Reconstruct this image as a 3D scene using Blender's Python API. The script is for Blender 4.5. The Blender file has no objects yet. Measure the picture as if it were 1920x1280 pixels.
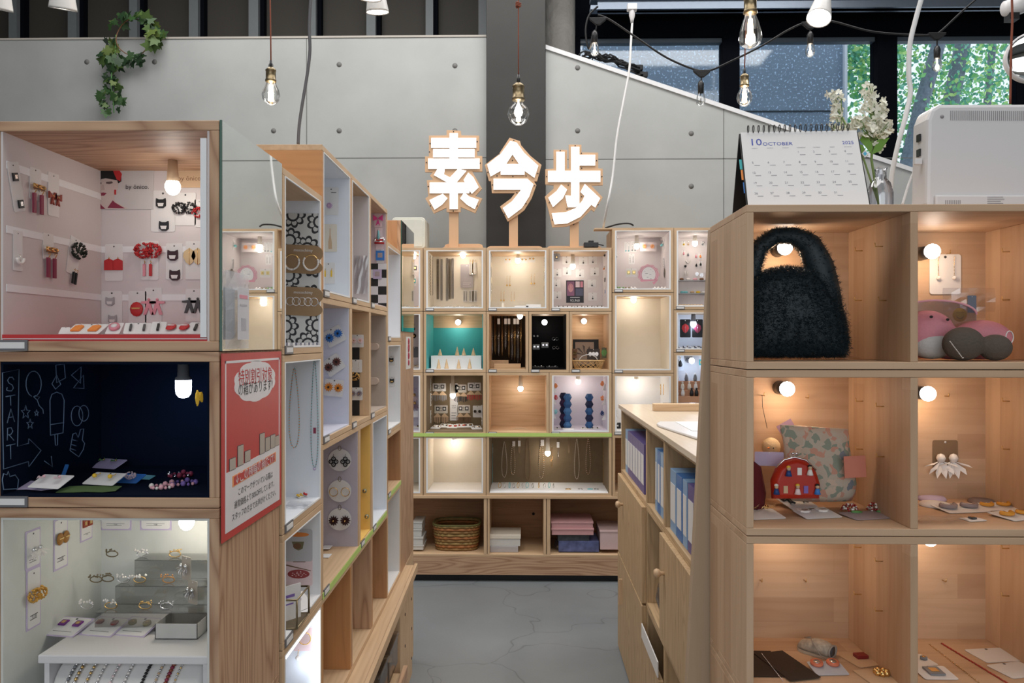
import bpy, math, random
from math import sin, cos, pi, radians as R
from mathutils import Vector, Matrix
random.seed(7)
SC = bpy.context.scene
COL = SC.collection
# ------------------------------------------------------------------ camera
F = 1450.0; CAMZ = 1.40; YAW = R(0.99)
cam = bpy.data.cameras.new('camera'); camo = bpy.data.objects.new('camera', cam); COL.objects.link(camo)
cam.sensor_width = 36; cam.lens = 36*F/1920
cam.clip_start = .05
camo.location = (0, 0, CAMZ); camo.rotation_euler = (R(90), 0, YAW)
SC.camera = camo
# ------------------------------------------------------------------ world, light, exposure
W = bpy.data.worlds.new('daylight'); SC.world = W; W.use_nodes = True
bg = W.node_tree.nodes['Background']; bg.inputs[0].default_value = (.93, .96, 1, 1); bg.inputs[1].default_value = 1.25
SC.view_settings.view_transform = 'Standard'; SC.view_settings.look = 'None'
SC.view_settings.exposure = 0.10; SC.view_settings.gamma = 1; SC.view_settings.use_curve_mapping = False
def lamp(name, kind, loc, energy, col=(1, 1, 1), rot=(0, 0, 0), parent=None, **k):
    l = bpy.data.lights.new(name, kind); l.energy = energy; l.color = col
    for a, v in k.items(): setattr(l, a, v)
    o = bpy.data.objects.new(name, l); COL.objects.link(o); o.location = loc; o.rotation_euler = rot
    if parent: o.parent = parent
    return o
lamp('overhead_fill_light', 'AREA', (0, 1.0, 4.35), 100, (1, .97, .94), shape='RECTANGLE', size=5, size_y=2.5)  # unseen area lights added overhead as general fill
lamp('overhead_fill_light', 'AREA', (0, 3.7, 4.35), 105, (1, .97, .94), shape='RECTANGLE', size=5, size_y=1.2)
lamp('front_fill_light', 'AREA', (0, -3.4, 2.2), 88, (.92, .96, 1), rot=(R(90), 0, 0), shape='RECTANGLE', size=6, size_y=3)  # unseen area light added behind the camera as front fill
# ------------------------------------------------------------------ pixel -> place
def ray(px, py):
    dx, dz = (px-960)/F, (640-py)/F
    return Vector((dx*cos(YAW)-sin(YAW), dx*sin(YAW)+cos(YAW), dz))
CAM = Vector((0, 0, CAMZ))
def at(px, py, Y):
    d = ray(px, py); return CAM + d*(Y/d.y)
def onx(px, py, X):
    d = ray(px, py); return CAM + d*(X/d.x)
def plane_hit(px, py, p, n):
    d = ray(px, py); return CAM + d*((Vector(p)-CAM).dot(n)/d.dot(n))
# ------------------------------------------------------------------ materials
MATS = {}
def _bs(name):
    m = bpy.data.materials.new(name); m.use_nodes = True
    return m, m.node_tree.nodes, m.node_tree.links, m.node_tree.nodes['Principled BSDF']
def flat(name, col, rough=.6, metal=0, var=.06, scale=30, emit=0, trans=0, alpha=1, sheen=0, bump=0, ior=1.45):
    if name in MATS: return MATS[name]
    m, N, L, b = _bs(name)
    tc = N.new('ShaderNodeTexCoord'); nz = N.new('ShaderNodeTexNoise'); nz.inputs['Scale'].default_value = scale
    L.new(tc.outputs['Object'], nz.inputs['Vector'])
    mx = N.new('ShaderNodeMix'); mx.data_type = 'RGBA'
    a = tuple(max(0, c*(1-var)) for c in col); c2 = tuple(min(1, c*(1+var)) for c in col)
    mx.inputs[6].default_value = (*a, 1); mx.inputs[7].default_value = (*c2, 1)
    L.new(nz.outputs[0], mx.inputs[0]); L.new(mx.outputs[2], b.inputs['Base Color'])
    b.inputs['Roughness'].default_value = rough; b.inputs['Metallic'].default_value = metal
    b.inputs['IOR'].default_value = ior
    if trans: b.inputs['Transmission Weight'].default_value = trans
    if alpha < 1: b.inputs['Alpha'].default_value = alpha
    if emit:
        b.inputs['Emission Color'].default_value = (*col, 1); b.inputs['Emission Strength'].default_value = emit
    if bump:
        bp = N.new('ShaderNodeBump'); bp.inputs['Strength'].default_value = bump; bp.inputs['Distance'].default_value = .002
        L.new(nz.outputs[0], bp.inputs['Height']); L.new(bp.outputs[0], b.inputs['Normal'])
    MATS[name] = m; return m
def wood(name, c1, c2, axis='X', lam=False, strip=.045, length=.45, ring=1.0, knot=False, rough=.55, streak=90):
    """grain runs along AXIS; LAM: glued-up laminated strips"""
    m, N, L, b = _bs(name)
    tc = N.new('ShaderNodeTexCoord'); mp = N.new('ShaderNodeMapping')
    rot = {'X': (0, 0, 0), 'Z': (0, R(90), 0), 'Y': (0, 0, R(90))}[axis]
    mp.inputs['Rotation'].default_value = rot; L.new(tc.outputs['Object'], mp.inputs[0])
    st = N.new('ShaderNodeMapping'); st.inputs['Scale'].default_value = (1.6, streak*.5, streak*.5); L.new(mp.outputs[0], st.inputs[0])
    n1 = N.new('ShaderNodeTexNoise'); n1.inputs['Scale'].default_value = 2.2; n1.inputs['Detail'].default_value = 4; L.new(st.outputs[0], n1.inputs[0])
    s2 = N.new('ShaderNodeMapping'); s2.inputs['Scale'].default_value = (1.0, 9, 9); L.new(mp.outputs[0], s2.inputs[0])
    n2 = N.new('ShaderNodeTexNoise'); n2.inputs['Scale'].default_value = 1.4; n2.inputs['Detail'].default_value = 1; L.new(s2.outputs[0], n2.inputs[0])
    mu = N.new('ShaderNodeMath'); mu.operation = 'MULTIPLY'; mu.inputs[1].default_value = 26 if knot else 16; L.new(n2.outputs[0], mu.inputs[0])
    fr = N.new('ShaderNodeMath'); fr.operation = 'PINGPONG'; fr.inputs[1].default_value = 1; L.new(mu.outputs[0], fr.inputs[0])
    pw = N.new('ShaderNodeMath'); pw.operation = 'POWER'; pw.inputs[1].default_value = 2.2; L.new(fr.outputs[0], pw.inputs[0])
    m1 = N.new('ShaderNodeMath'); m1.operation = 'MULTIPLY'; m1.inputs[1].default_value = .45*ring; L.new(pw.outputs[0], m1.inputs[0])
    ad = N.new('ShaderNodeMath'); ad.operation = 'MULTIPLY_ADD'; ad.inputs[1].default_value = .9; L.new(n1.outputs[0], ad.inputs[0]); L.new(m1.outputs[0], ad.inputs[2])
    sb = N.new('ShaderNodeMath'); sb.operation = 'SUBTRACT'; sb.inputs[1].default_value = .22; sb.use_clamp = True; L.new(ad.outputs[0], sb.inputs[0])
    mx = N.new('ShaderNodeMix'); mx.data_type = 'RGBA'; mx.inputs[6].default_value = (*c1, 1); mx.inputs[7].default_value = (*c2, 1)
    L.new(sb.outputs[0], mx.inputs[0]); out = mx.outputs[2]
    if lam:
        bk = N.new('ShaderNodeTexBrick'); bk.inputs['Scale'].default_value = 1; bk.inputs['Brick Width'].default_value = length
        bk.inputs['Row Height'].default_value = strip; bk.inputs['Mortar Size'].default_value = .0003; bk.inputs['Mortar Smooth'].default_value = .6
        bk.inputs['Color1'].default_value = (1, 1, 1, 1); bk.inputs['Color2'].default_value = (.58, .45, .35, 1); bk.inputs['Mortar'].default_value = (.72, .62, .52, 1)
        bk.inputs['Bias'].default_value = -.25
        cm = N.new('ShaderNodeSeparateXYZ'); L.new(mp.outputs[0], cm.inputs[0])
        s = N.new('ShaderNodeMath'); s.operation = 'ADD'; L.new(cm.outputs[1], s.inputs[0]); L.new(cm.outputs[2], s.inputs[1])
        cc = N.new('ShaderNodeCombineXYZ'); L.new(cm.outputs[0], cc.inputs[0]); L.new(s.outputs[0], cc.inputs[1]); L.new(cc.outputs[0], bk.inputs[0])
        mm = N.new('ShaderNodeMix'); mm.data_type = 'RGBA'; mm.blend_type = 'MULTIPLY'; mm.inputs[0].default_value = .55
        L.new(out, mm.inputs[6]); L.new(bk.outputs[0], mm.inputs[7]); out = mm.outputs[2]
    L.new(out, b.inputs['Base Color']); b.inputs['Roughness'].default_value = rough
    bp = N.new('ShaderNodeBump'); bp.inputs['Strength'].default_value = .12; bp.inputs['Distance'].default_value = .001
    L.new(n1.outputs[0], bp.inputs['Height']); L.new(bp.outputs[0], b.inputs['Normal'])
    MATS[name] = m; return m
P1, P2 = (.66, .47, .31), (.47, .29, .165)
WD = {a: wood('pine '+a, P1, P2, a) for a in 'XYZ'}                       # plain pine / ply
WL = {a: wood('laminated pine '+a, (.62, .43, .28), (.47, .30, .18), a, lam=True, ring=.5) for a in 'XYZ'}
WC = {a: wood('cedar '+a, (.60, .395, .25), (.32, .17, .095), a, knot=True, ring=1.5) for a in 'XYZ'}
WB = {a: wood('pale ply '+a, (.68, .485, .305), (.47, .30, .165), a, ring=.7) for a in 'XYZ'}
WK = {a: wood('knotty pine '+a, (.62, .44, .255), (.37, .235, .12), a, knot=True, ring=1.1) for a in 'XYZ'}
WO = {a: wood('orange lauan '+a, (.60, .30, .12), (.42, .19, .07), a, ring=.8) for a in 'XYZ'}
WR = {a: wood('red brown ply '+a, (.50, .27, .13), (.34, .165, .075), a, ring=.8) for a in 'XYZ'}
MDF = flat('sign mdf', (.66, .42, .25), .6, var=.04, scale=12)
WHITE = flat('white paper', (.77, .76, .755), .7, var=.02)
FOAM = flat('white foam board', (.85, .86, .88), .65, var=.02)
GREYW = flat('pinkish white lining', (.68, .63, .63), .7, var=.02)
CREAM = flat('cream lining', (.78, .72, .62), .7, var=.03)
LILAC = flat('pale lilac lining', (.68, .65, .74), .7, var=.02)
ICE = flat('cool white lining', (.78, .82, .88), .6, var=.02)
NAVY = flat('navy black lining', (.005, .009, .022), .5, var=.2)
BLACK = flat('black', (.012, .012, .014), .5, var=.1)
PLASTB = flat('black plastic', (.02, .02, .022), .35)
GREY = flat('grey plastic', (.22, .23, .25), .45)
STEEL = flat('steel', (.6, .6, .62), .25, 1)
SILVER = flat('silver', (.80, .80, .82), .22, 1)
GOLD = flat('gold', (.85, .58, .24), .25, 1)
BRASS = flat('antique brass', (.27, .215, .13), .38, 1, var=.2, scale=60)
PLASTW = flat('white plastic', (.70, .69, .70), .3, var=.01)
RED = flat('red', (.55, .03, .035), .5); WINE = flat('wine', (.26, .03, .07), .5); ROSE = flat('rose', (.75, .3, .36), .5)
PINK = flat('pink', (.85, .45, .52), .55); LPINK = flat('pale pink', (.86, .68, .70), .55); ORANGE = flat('orange', (.85, .28, .06), .5)
YEL = flat('yellow', (.85, .55, .05), .5); BLUE = flat('blue', (.05, .22, .62), .45); DBLUE = flat('dark blue', (.02, .06, .22), .4)
TEAL = flat('teal', (.06, .42, .44), .6, var=.04); AQUA = flat('aqua', (.25, .62, .66), .5); GREEN = flat('green', (.13, .33, .10), .5)
LIME = flat('lime tape', (.52, .72, .2), .45); VIOLET = flat('violet', (.22, .14, .45), .5); LAV = flat('lavender', (.55, .47, .66), .6)
BROWN = flat('brown', (.20, .10, .05), .6); KRAFT = flat('kraft card', (.34, .22, .12), .8); TAUPE = flat('taupe board', (.20, .145, .085), .85, var=.1)
TAN = flat('tan', (.62, .44, .28), .7); PEARL = flat('pearl', (.86, .82, .78), .18); DKGREY = flat('charcoal', (.07, .07, .075), .6)
def matte(name, col):
    m = flat(name, col, 1); m.node_tree.nodes['Principled BSDF'].inputs['Specular IOR Level'].default_value = .08; return m
MATT1 = matte('black cloth lining', (.006, .006, .007)); MATT2 = matte('dark brown cloth lining', (.018, .012, .008)); NAVY = matte('navy black board', (.004, .008, .020))
def clearmat(name, tint=(1, 1, 1), amt=.14, rough=.05):
    m, N, L, b = _bs(name); out = N['Material Output']
    tr = N.new('ShaderNodeBsdfTransparent'); tr.inputs[0].default_value = (*tint, 1)
    gl = N.new('ShaderNodeBsdfGlossy'); gl.inputs['Roughness'].default_value = rough
    lw = N.new('ShaderNodeLayerWeight'); lw.inputs[0].default_value = .35
    mu = N.new('ShaderNodeMath'); mu.operation = 'MULTIPLY_ADD'; mu.inputs[1].default_value = .6; mu.inputs[2].default_value = amt*.5; mu.use_clamp = True
    L.new(lw.outputs['Fresnel'], mu.inputs[0])
    mx = N.new('ShaderNodeMixShader'); L.new(mu.outputs[0], mx.inputs[0]); L.new(tr.outputs[0], mx.inputs[1]); L.new(gl.outputs[0], mx.inputs[2])
    L.new(mx.outputs[0], out.inputs[0]); MATS[name] = m; return m
GLASS = clearmat('clear bulb glass', (.97, .98, .98), .1)
ACRY = clearmat('clear acrylic', (.80, .80, .79), .2, .08)
FILM = clearmat('clear plastic film', (.93, .93, .95), .3, .2)
WGLASS = clearmat('window glass', (.90, .96, 1.0), .04)
MIRROR = flat('mirror', (.86, .89, .88), .015, 1, var=0)
def glow(name, col, s):
    m, N, L, b = _bs(name); b.inputs['Base Color'].default_value = (*col, 1)
    b.inputs['Emission Color'].default_value = (*col, 1); b.inputs['Emission Strength'].default_value = s; MATS[name] = m; return m
GWARM = glow('warm lamp', (1, .80, .56), 14); GFIL = glow('filament', (1, .72, .42), 30); GWHITE = glow('white lamp', (1, .95, .88), 14)
GCOLD = glow('cold lamp', (.72, .80, 1), 9); GSIGN = glow('lit sign acrylic', (1, .97, .93), 1.35); GSTRIP = glow('led strip', (.88, .93, 1), 5)
# ------------------------------------------------------------------ mesh builder
class MB:
    def __init__(s): s.v = []; s.f = []; s.mi = []; s.sm = []; s.m = 0
    def add(s, vs, fs, smooth=False):
        o = len(s.v); s.v += [tuple(v) for v in vs]
        for f in fs: s.f.append(tuple(i+o for i in f)); s.mi.append(s.m); s.sm.append(smooth)
        return s
    def box(s, x0, x1, y0, y1, z0, z1):
        return s.add([(x, y, z) for x in (x0, x1) for y in (y0, y1) for z in (z0, z1)],
                     [(0, 1, 3, 2), (4, 6, 7, 5), (0, 4, 5, 1), (2, 3, 7, 6), (0, 2, 6, 4), (1, 5, 7, 3)])
    def quad(s, a, b, c, d): return s.add([a, b, c, d], [(0, 1, 2, 3)])
    def prism(s, poly, y0, y1):           # poly in x,z
        n = len(poly)
        if sum(poly[i][0]*poly[(i+1) % n][1]-poly[(i+1) % n][0]*poly[i][1] for i in range(n)) < 0: poly = poly[::-1]
        return s.add([(x, y0, z) for x, z in poly]+[(x, y1, z) for x, z in poly],
                     [tuple(range(n)), tuple(range(2*n-1, n-1, -1))]+[(i+n, (i+1) % n+n, (i+1) % n, i) for i in range(n)])
    def slab(s, poly, z0, z1):            # poly in x,y
        n = len(poly)
        if sum(poly[i][0]*poly[(i+1) % n][1]-poly[(i+1) % n][0]*poly[i][1] for i in range(n)) < 0: poly = poly[::-1]
        return s.add([(x, y, z0) for x, y in poly]+[(x, y, z1) for x, y in poly],
                     [tuple(range(n-1, -1, -1)), tuple(range(n, 2*n))]+[(i, (i+1) % n, (i+1) % n+n, i+n) for i in range(n)])
    def tube(s, pts, r, seg=6, closed=False, r1=None):
        pts = [Vector(p) for p in pts]; n = len(pts)
        if n < 2: return s
        rings = []; up = Vector((0, 0, 1))
        for i, p in enumerate(pts):
            if closed: t = pts[(i+1) % n]-pts[i-1]
            else: t = pts[min(i+1, n-1)]-pts[max(i-1, 0)]
            if t.length < 1e-9: t = Vector((0, 0, 1))
            t.normalize()
            if abs(t.dot(up)) > .95: up = Vector((1, 0, 0)) if abs(t.x) < .9 else Vector((0, 1, 0))
            a = t.cross(up).normalized(); b = a.cross(t); up = b
            rr = r[i] if isinstance(r, (list, tuple)) else r
            rings.append([p+(a*cos(2*pi*k/seg)+b*sin(2*pi*k/seg))*rr for k in range(seg)])
        vs = [v for g in rings for v in g]; fs = []
        for i in range(n if closed else n-1):
            j = (i+1) % n
            for k in range(seg): fs.append((i*seg+k, i*seg+(k+1) % seg, j*seg+(k+1) % seg, j*seg+k))
        if not closed: fs += [tuple(range(seg-1, -1, -1)), tuple(range((n-1)*seg, n*seg))]
        return s.add(vs, fs, True)
    def cyl(s, p0, p1, r0, r1=None, seg=14): return s.tube([p0, p1], [r0, r0 if r1 is None else r1], seg)
    def lathe(s, prof, c=(0, 0, 0), seg=16, M=None, rib=0, ribn=0):
        vs = []; n = len(prof)
        for r, z in prof:
            for k in range(seg):
                a = 2*pi*k/seg; q = r*(1+rib*cos(ribn*a))
                p = Vector((q*cos(a), q*sin(a), z))
                if M: p = M @ p
                vs.append(p+Vector(c))
        fs = [(i*seg+k, i*seg+(k+1) % seg, (i+1)*seg+(k+1) % seg, (i+1)*seg+k) for i in range(n-1) for k in range(seg)]
        return s.add(vs, fs, True)
    def ball(s, c, r, seg=10, sc=(1, 1, 1), M=None):
        h = max(3, seg//2); vs = []
        for i in range(h+1):
            th = pi*i/h
            for k in range(seg):
                a = 2*pi*k/seg; p = Vector((r*sc[0]*sin(th)*cos(a), r*sc[1]*sin(th)*sin(a), r*sc[2]*cos(th)))
                if M: p = M @ p
                vs.append(p+Vector(c))
        return s.add(vs, [(i*seg+k, (i+1)*seg+k, (i+1)*seg+(k+1) % seg, i*seg+(k+1) % seg) for i in range(h) for k in range(seg)], True)
    def bead(s, c, r):
        c = Vector(c); d = [Vector(q)*r for q in ((1, 0, 0), (-1, 0, 0), (0, 1, 0), (0, -1, 0), (0, 0, 1), (0, 0, -1))]
        return s.add([c+q for q in d], [(0, 2, 4), (2, 1, 4), (1, 3, 4), (3, 0, 4), (2, 0, 5), (1, 2, 5), (3, 1, 5), (0, 3, 5)], True)
    def obj(s, name, mats, parent=None, bevel=0, loc=None, rot=None, sub=0):
        me = bpy.data.meshes.new(name); me.from_pydata(s.v, [], s.f)
        mats = mats if isinstance(mats, (list, tuple)) else [mats]
        for m in mats: me.materials.append(m)
        me.polygons.foreach_set('material_index', [min(i, len(mats)-1) for i in s.mi]); me.polygons.foreach_set('use_smooth', s.sm)
        me.validate(); me.update()
        o = bpy.data.objects.new(name, me); COL.objects.link(o)
        if parent: o.parent = parent
        if loc is not None: o.location = loc
        if rot is not None: o.rotation_euler = rot
        if bevel:
            b = o.modifiers.new('bevel', 'BEVEL'); b.width = bevel; b.segments = 2; b.limit_method = 'ANGLE'
        if sub:
            b = o.modifiers.new('subdivision', 'SUBSURF'); b.levels = b.render_levels = sub
        return o
def tag(o, label, cat, group=None, kind=None):
    o['label'] = label; o['category'] = cat
    if group: o['group'] = group
    if kind: o['kind'] = kind
    return o
def thing(name, label, cat, loc=(0, 0, 0), rot=(0, 0, 0), group=None):
    o = bpy.data.objects.new(name, None); COL.objects.link(o); o.empty_display_size = .05
    o.location = loc; o.rotation_euler = rot
    return tag(o, label, cat, group)
def struct(name, mb, mats, **k):
    o = mb.obj(name, mats, **k); o['kind'] = 'structure'; return o
def textmesh(name, s, size, mat, parent, loc, rot=(R(90), 0, 0), align='CENTER', ext=.0002, sx=1):
    c = bpy.data.curves.new(name, 'FONT'); c.body = s; c.size = size; c.align_x = align; c.align_y = 'CENTER'; c.extrude = ext; c.resolution_u = 3
    t = bpy.data.objects.new(name, c); COL.objects.link(t)
    bpy.context.view_layer.update()
    me = bpy.data.meshes.new_from_object(t.evaluated_get(bpy.context.evaluated_depsgraph_get()))
    bpy.data.objects.remove(t); me.materials.clear(); me.materials.append(mat)
    o = bpy.data.objects.new(name, me); COL.objects.link(o); o.location = loc; o.rotation_euler = rot; o.scale = (sx, 1, 1)
    if parent: o.parent = parent
    return o
def copy_tree(o, parent=None):
    c = o.copy(); COL.objects.link(c)
    if parent: c.parent = parent
    for ch in list(o.children): copy_tree(ch, c)
    return c
ORD = ['first', 'second', 'third', 'fourth', 'fifth', 'sixth', 'seventh', 'eighth', 'ninth', 'tenth', 'eleventh', 'twelfth', 'thirteenth', 'fourteenth', 'fifteenth', 'sixteenth']
# ------------------------------------------------------------------ the setting
def concrete(name, col, spots=False, bumpy=0, cracks=False, rough=.75, warm=.0):
    m, N, L, b = _bs(name)
    tc = N.new('ShaderNodeTexCoord')
    a = N.new('ShaderNodeTexNoise'); a.inputs['Scale'].default_value = 1.3; a.inputs['Detail'].default_value = 6; a.inputs['Roughness'].default_value = .6
    L.new(tc.outputs['Object'], a.inputs[0])
    r = N.new('ShaderNodeValToRGB'); r.color_ramp.elements[0].position = .3; r.color_ramp.elements[1].position = .72
    r.color_ramp.elements[0].color = (*[c*(.86 if not bumpy else .5) for c in col], 1); r.color_ramp.elements[1].color = (*[min(1, c*1.10) for c in col], 1)
    L.new(a.outputs[0], r.inputs[0]); out = r.outputs[0]
    if spots:
        n = N.new('ShaderNodeTexNoise'); n.inputs['Scale'].default_value = 45; n.inputs['Detail'].default_value = 2; L.new(tc.outputs['Object'], n.inputs[0])
        q = N.new('ShaderNodeValToRGB'); q.color_ramp.elements[0].position = .585; q.color_ramp.elements[1].position = .64
        q.color_ramp.elements[0].color = (0, 0, 0, 1); q.color_ramp.elements[1].color = (1, 1, 1, 1); L.new(n.outputs[0], q.inputs[0])
        mx = N.new('ShaderNodeMix'); mx.data_type = 'RGBA'; mx.inputs[7].default_value = (*[min(1, c*2.4) for c in col], 1); L.new(q.outputs[0], mx.inputs[0]); L.new(out, mx.inputs[6]); out = mx.outputs[2]
    if cracks:
        w = N.new('ShaderNodeTexNoise'); w.inputs['Scale'].default_value = 3; L.new(tc.outputs['Object'], w.inputs[0])
        ad = N.new('ShaderNodeMix'); ad.data_type = 'RGBA'; ad.inputs[0].default_value = .35; L.new(tc.outputs['Object'], ad.inputs[6]); L.new(w.outputs[1], ad.inputs[7])
        v = N.new('ShaderNodeTexVoronoi'); v.feature = 'DISTANCE_TO_EDGE'; v.inputs['Scale'].default_value = 2.0; L.new(ad.outputs[2], v.inputs[0])
        q = N.new('ShaderNodeValToRGB'); q.color_ramp.elements[0].position = 0; q.color_ramp.elements[1].position = .006
        q.color_ramp.elements[0].color = (.62, .62, .62, 1); q.color_ramp.elements[1].color = (1, 1, 1, 1); L.new(v.outputs[0], q.inputs[0])
        mx = N.new('ShaderNodeMix'); mx.data_type = 'RGBA'; mx.blend_type = 'MULTIPLY'; mx.inputs[0].default_value = 1; L.new(out, mx.inputs[6]); L.new(q.outputs[0], mx.inputs[7]); out = mx.outputs[2]
    L.new(out, b.inputs['Base Color']); b.inputs['Roughness'].default_value = rough
    if bumpy:
        bp = N.new('ShaderNodeBump'); bp.inputs['Strength'].default_value = .8; bp.inputs['Distance'].default_value = .02
        n2 = N.new('ShaderNodeTexNoise'); n2.inputs['Scale'].default_value = 14; n2.inputs['Detail'].default_value = 6; L.new(tc.outputs['Object'], n2.inputs[0])
        L.new(n2.outputs[0], bp.inputs['Height']); L.new(bp.outputs[0], b.inputs['Normal'])
    MATS[name] = m; return m
CON = concrete('smooth concrete board', (.395, .41, .405))
CONF = concrete('grey concrete floor', (.205, .228, .245), cracks=True, rough=.42)
CONR = concrete('rough cast concrete', (.33, .32, .30), bumpy=1)
CONO = concrete('outside concrete', (.22, .29, .38), spots=True)
DARKP = flat('dark painted column', (.030, .029, .027), .5, var=.2, scale=6)
DARKB = flat('dark board', (.055, .050, .042), .7, var=.12, scale=3)
STUDM = flat('grey steel stud', (.17, .19, .20), .5); BFRAME = matte('black window frame', (.004, .005, .008))
RAILM = flat('grey aluminium rail', (.20, .24, .30), .35, .6)
WY = 4.95
def px_x(px, Y): return at(px, 638, Y).x
def px_z(py, Y, px=960): return at(px, py, Y).z
struct('floor', MB().box(-5.4, 5.4, -3.6, 12, -.05, 0), CONF)
xa, xb = px_x(912, WY), px_x(1023, WY)
zt = px_z(69, WY)
m = MB().box(-5.2, xa, WY, WY+.12, 0, zt); struct('wall_back', m, CON)
struct('trim_1', MB().box(-5.2, xa, WY-.006, WY+.125, zt, zt+.012), flat('trim beige', (.45, .42, .38)))
# form lines and tie holes
FL = flat('form line', (.16, .165, .16), .9); HOLE = flat('tie hole plug', (.175, .175, .17), .8)
fl = MB()
for py in (295,): fl.box(-5.2, xa, WY-.0012, WY+.001, px_z(py, WY)-.0025, px_z(py, WY)+.0025)
for px in (575,): fl.box(px_x(px, WY)-.0025, px_x(px, WY)+.0025, WY-.0012, WY+.001, 0, zt)
struct('trim_2', fl, FL)
hl = MB()
for px, py in ((163, 116), (290, 116), (508, 123), (636, 121), (853, 123), (513, 245), (636, 245), (853, 245), (163, 240), (290, 240), (415, 330), (290, 370), (450, 370)):
    p = at(px, py, WY); hl.cyl((p.x, WY-.0015, p.z), (p.x, WY+.004, p.z), .0165, seg=20)
for px, py in ((1083, 127), (1083, 245), (1296, 250), (1296, 349), (1083, 349), (1385, 349)):
    p = at(px, py, WY); hl.cyl((p.x, WY-.0015, p.z), (p.x, WY+.004, p.z), .0165, seg=20)
struct('trim_3', hl, HOLE)
# sloping low wall on the right with its white coping
A_, B_ = at(1023, 93, WY), at(1480, 246, WY)
k_ = (B_.z-A_.z)/(B_.x-A_.x); xe = 4.2; ze = A_.z+k_*(xe-A_.x)
struct('wall_right_slope', MB().prism([(xb, 0), (xe, 0), (xe, ze), (xb, A_.z)], WY, WY+.12), CON)
struct('trim_4', MB().prism([(xb, A_.z), (xe, ze), (xe, ze+.028), (xb, A_.z+.028)], WY-.012, WY+.16), flat('white coping', (.72, .73, .75), .5))
fl = MB().box(xb, xe, WY-.0012, WY+.001, px_z(299, WY)-.0025, px_z(299, WY)+.0025)
v = px_x(1357, WY); fl.box(v-.0025, v+.0025, WY-.0012, WY+.001, 0, A_.z+k_*(v-A_.x)); struct('trim_5', fl, FL)
struct('wall_column', MB().box(xa+.004, xb-.004, WY-.05, WY+.45, 0, 4.5), DARKP)
xc = px_x(1050, 5.45); cr = px_x(1078, 5.45)-xc
struct('wall_round_column', MB().cyl((xc-.01, 5.45, 0), (xc-.01, 5.45, 4.6), cr+.01, seg=40), CONR)
# upper dark boarding with steel studs
YU = 5.6
struct('wall_upper_back', MB().box(-5.2, px_x(912, YU), YU, YU+.05, 0, 4.6), DARKB)
for i, (a, b) in enumerate(((16, 31), (127, 143), (242, 257), (354, 371), (466, 484), (582, 592), (687, 704), (798, 812), (897, 912))):
    q = MB().box(px_x(a, YU-.1), px_x(b, YU-.1), YU-.1, YU, 0, 4.6); q.m = 1; q.box(px_x(b, YU-.1), px_x(b, YU-.1)+.028, YU-.06, YU, 0, 4.6)
    struct('trim_%d' % (6+i), q, [STUDM, BFRAME])
# window band
YW = 5.7
def wx(px): return px_x(px, YW)
def wz(py, px=1400): return at(px, py, YW).z
zl = wz(480)
struct('wall_window_header', MB().box(wx(1078), 5.6, YW-.06, YW+.1, wz(73), 4.6), BFRAME)
struct('wall_window_below', MB().box(wx(1078), 5.6, YW+.0, YW+.1, 0, wz(520)), CON)
wf = MB()
for a, b in ((1062, 1087), (1352, 1382), (1638, 1674), (1906, 1920)): wf.box(wx(a), wx(b), YW-.07, YW+.06, wz(520), wz(73))
wf.m = 1
for a, b in ((1087, 1352), (1382, 1638), (1674, 1906)): wf.box(wx(a), wx(b), YW-.02, YW+.04, wz(81), wz(72))
struct('window_1_frame', wf, [BFRAME, flat('frame head', (.10, .13, .16), .4)])
for i, (a, b) in enumerate(((1087, 1352), (1382, 1638), (1674, 1906), (1920, 2120))):
    struct('window_%d' % (i+1), MB().box(wx(a), wx(b), YW+.0, YW+.006, wz(520), wz(81)), WGLASS)
rl = MB()
for z in (0, .065): rl.box(wx(1112)-.05, wx(1912), YW-.38, YW-.30, at(1500, 18, YW-.35).z+z, at(1500, 18, YW-.35).z+z+.028)
rl.box(wx(1112), wx(1912), YW-.36, YW-.32, at(1500, 18, YW-.35).z, at(1500, 18, YW-.35).z+.2)
tag(rl.obj('lighting_track', RAILM), 'long grey aluminium lighting track running in front of the window head', 'lighting track')
struct('ceiling', MB().box(-5.4, 5.4, -3.6, 6, 4.6, 4.7), flat('dark ceiling', (.05, .05, .05)))
# outside
struct('wall_outside', MB().box(wx(1000)-.5, at(1580, 200, 8.2).x, 8.2, 8.6, 0, 7), CONO)
struct('trim_20', MB().box(wx(1000)-.5, at(1580, 200, 8.2).x, 8.19, 8.2, at(1400, 209, 8.2).z-.006, at(1400, 209, 8.2).z+.006), flat('outside joint', (.03, .04, .05)))
struct('wall_outside_edge', MB().box(at(1580, 200, 8.2).x, at(1580, 200, 8.2).x+.03, 8.15, 8.25, 0, 7), flat('white flashing', (.7, .74, .8)))
BARK = flat('tree bark', (.17, .20, .24), .9, var=.5, scale=30, bump=.6)
LEAFS = [flat('leaf '+str(i), c, .45, var=.25, scale=6) for i, c in enumerate(((.10, .38, .24), (.22, .55, .18), (.20, .50, .36), (.50, .75, .25)))]
for m in LEAFS:
    m.node_tree.nodes['Principled BSDF'].inputs['Transmission Weight'].default_value = .0
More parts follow.
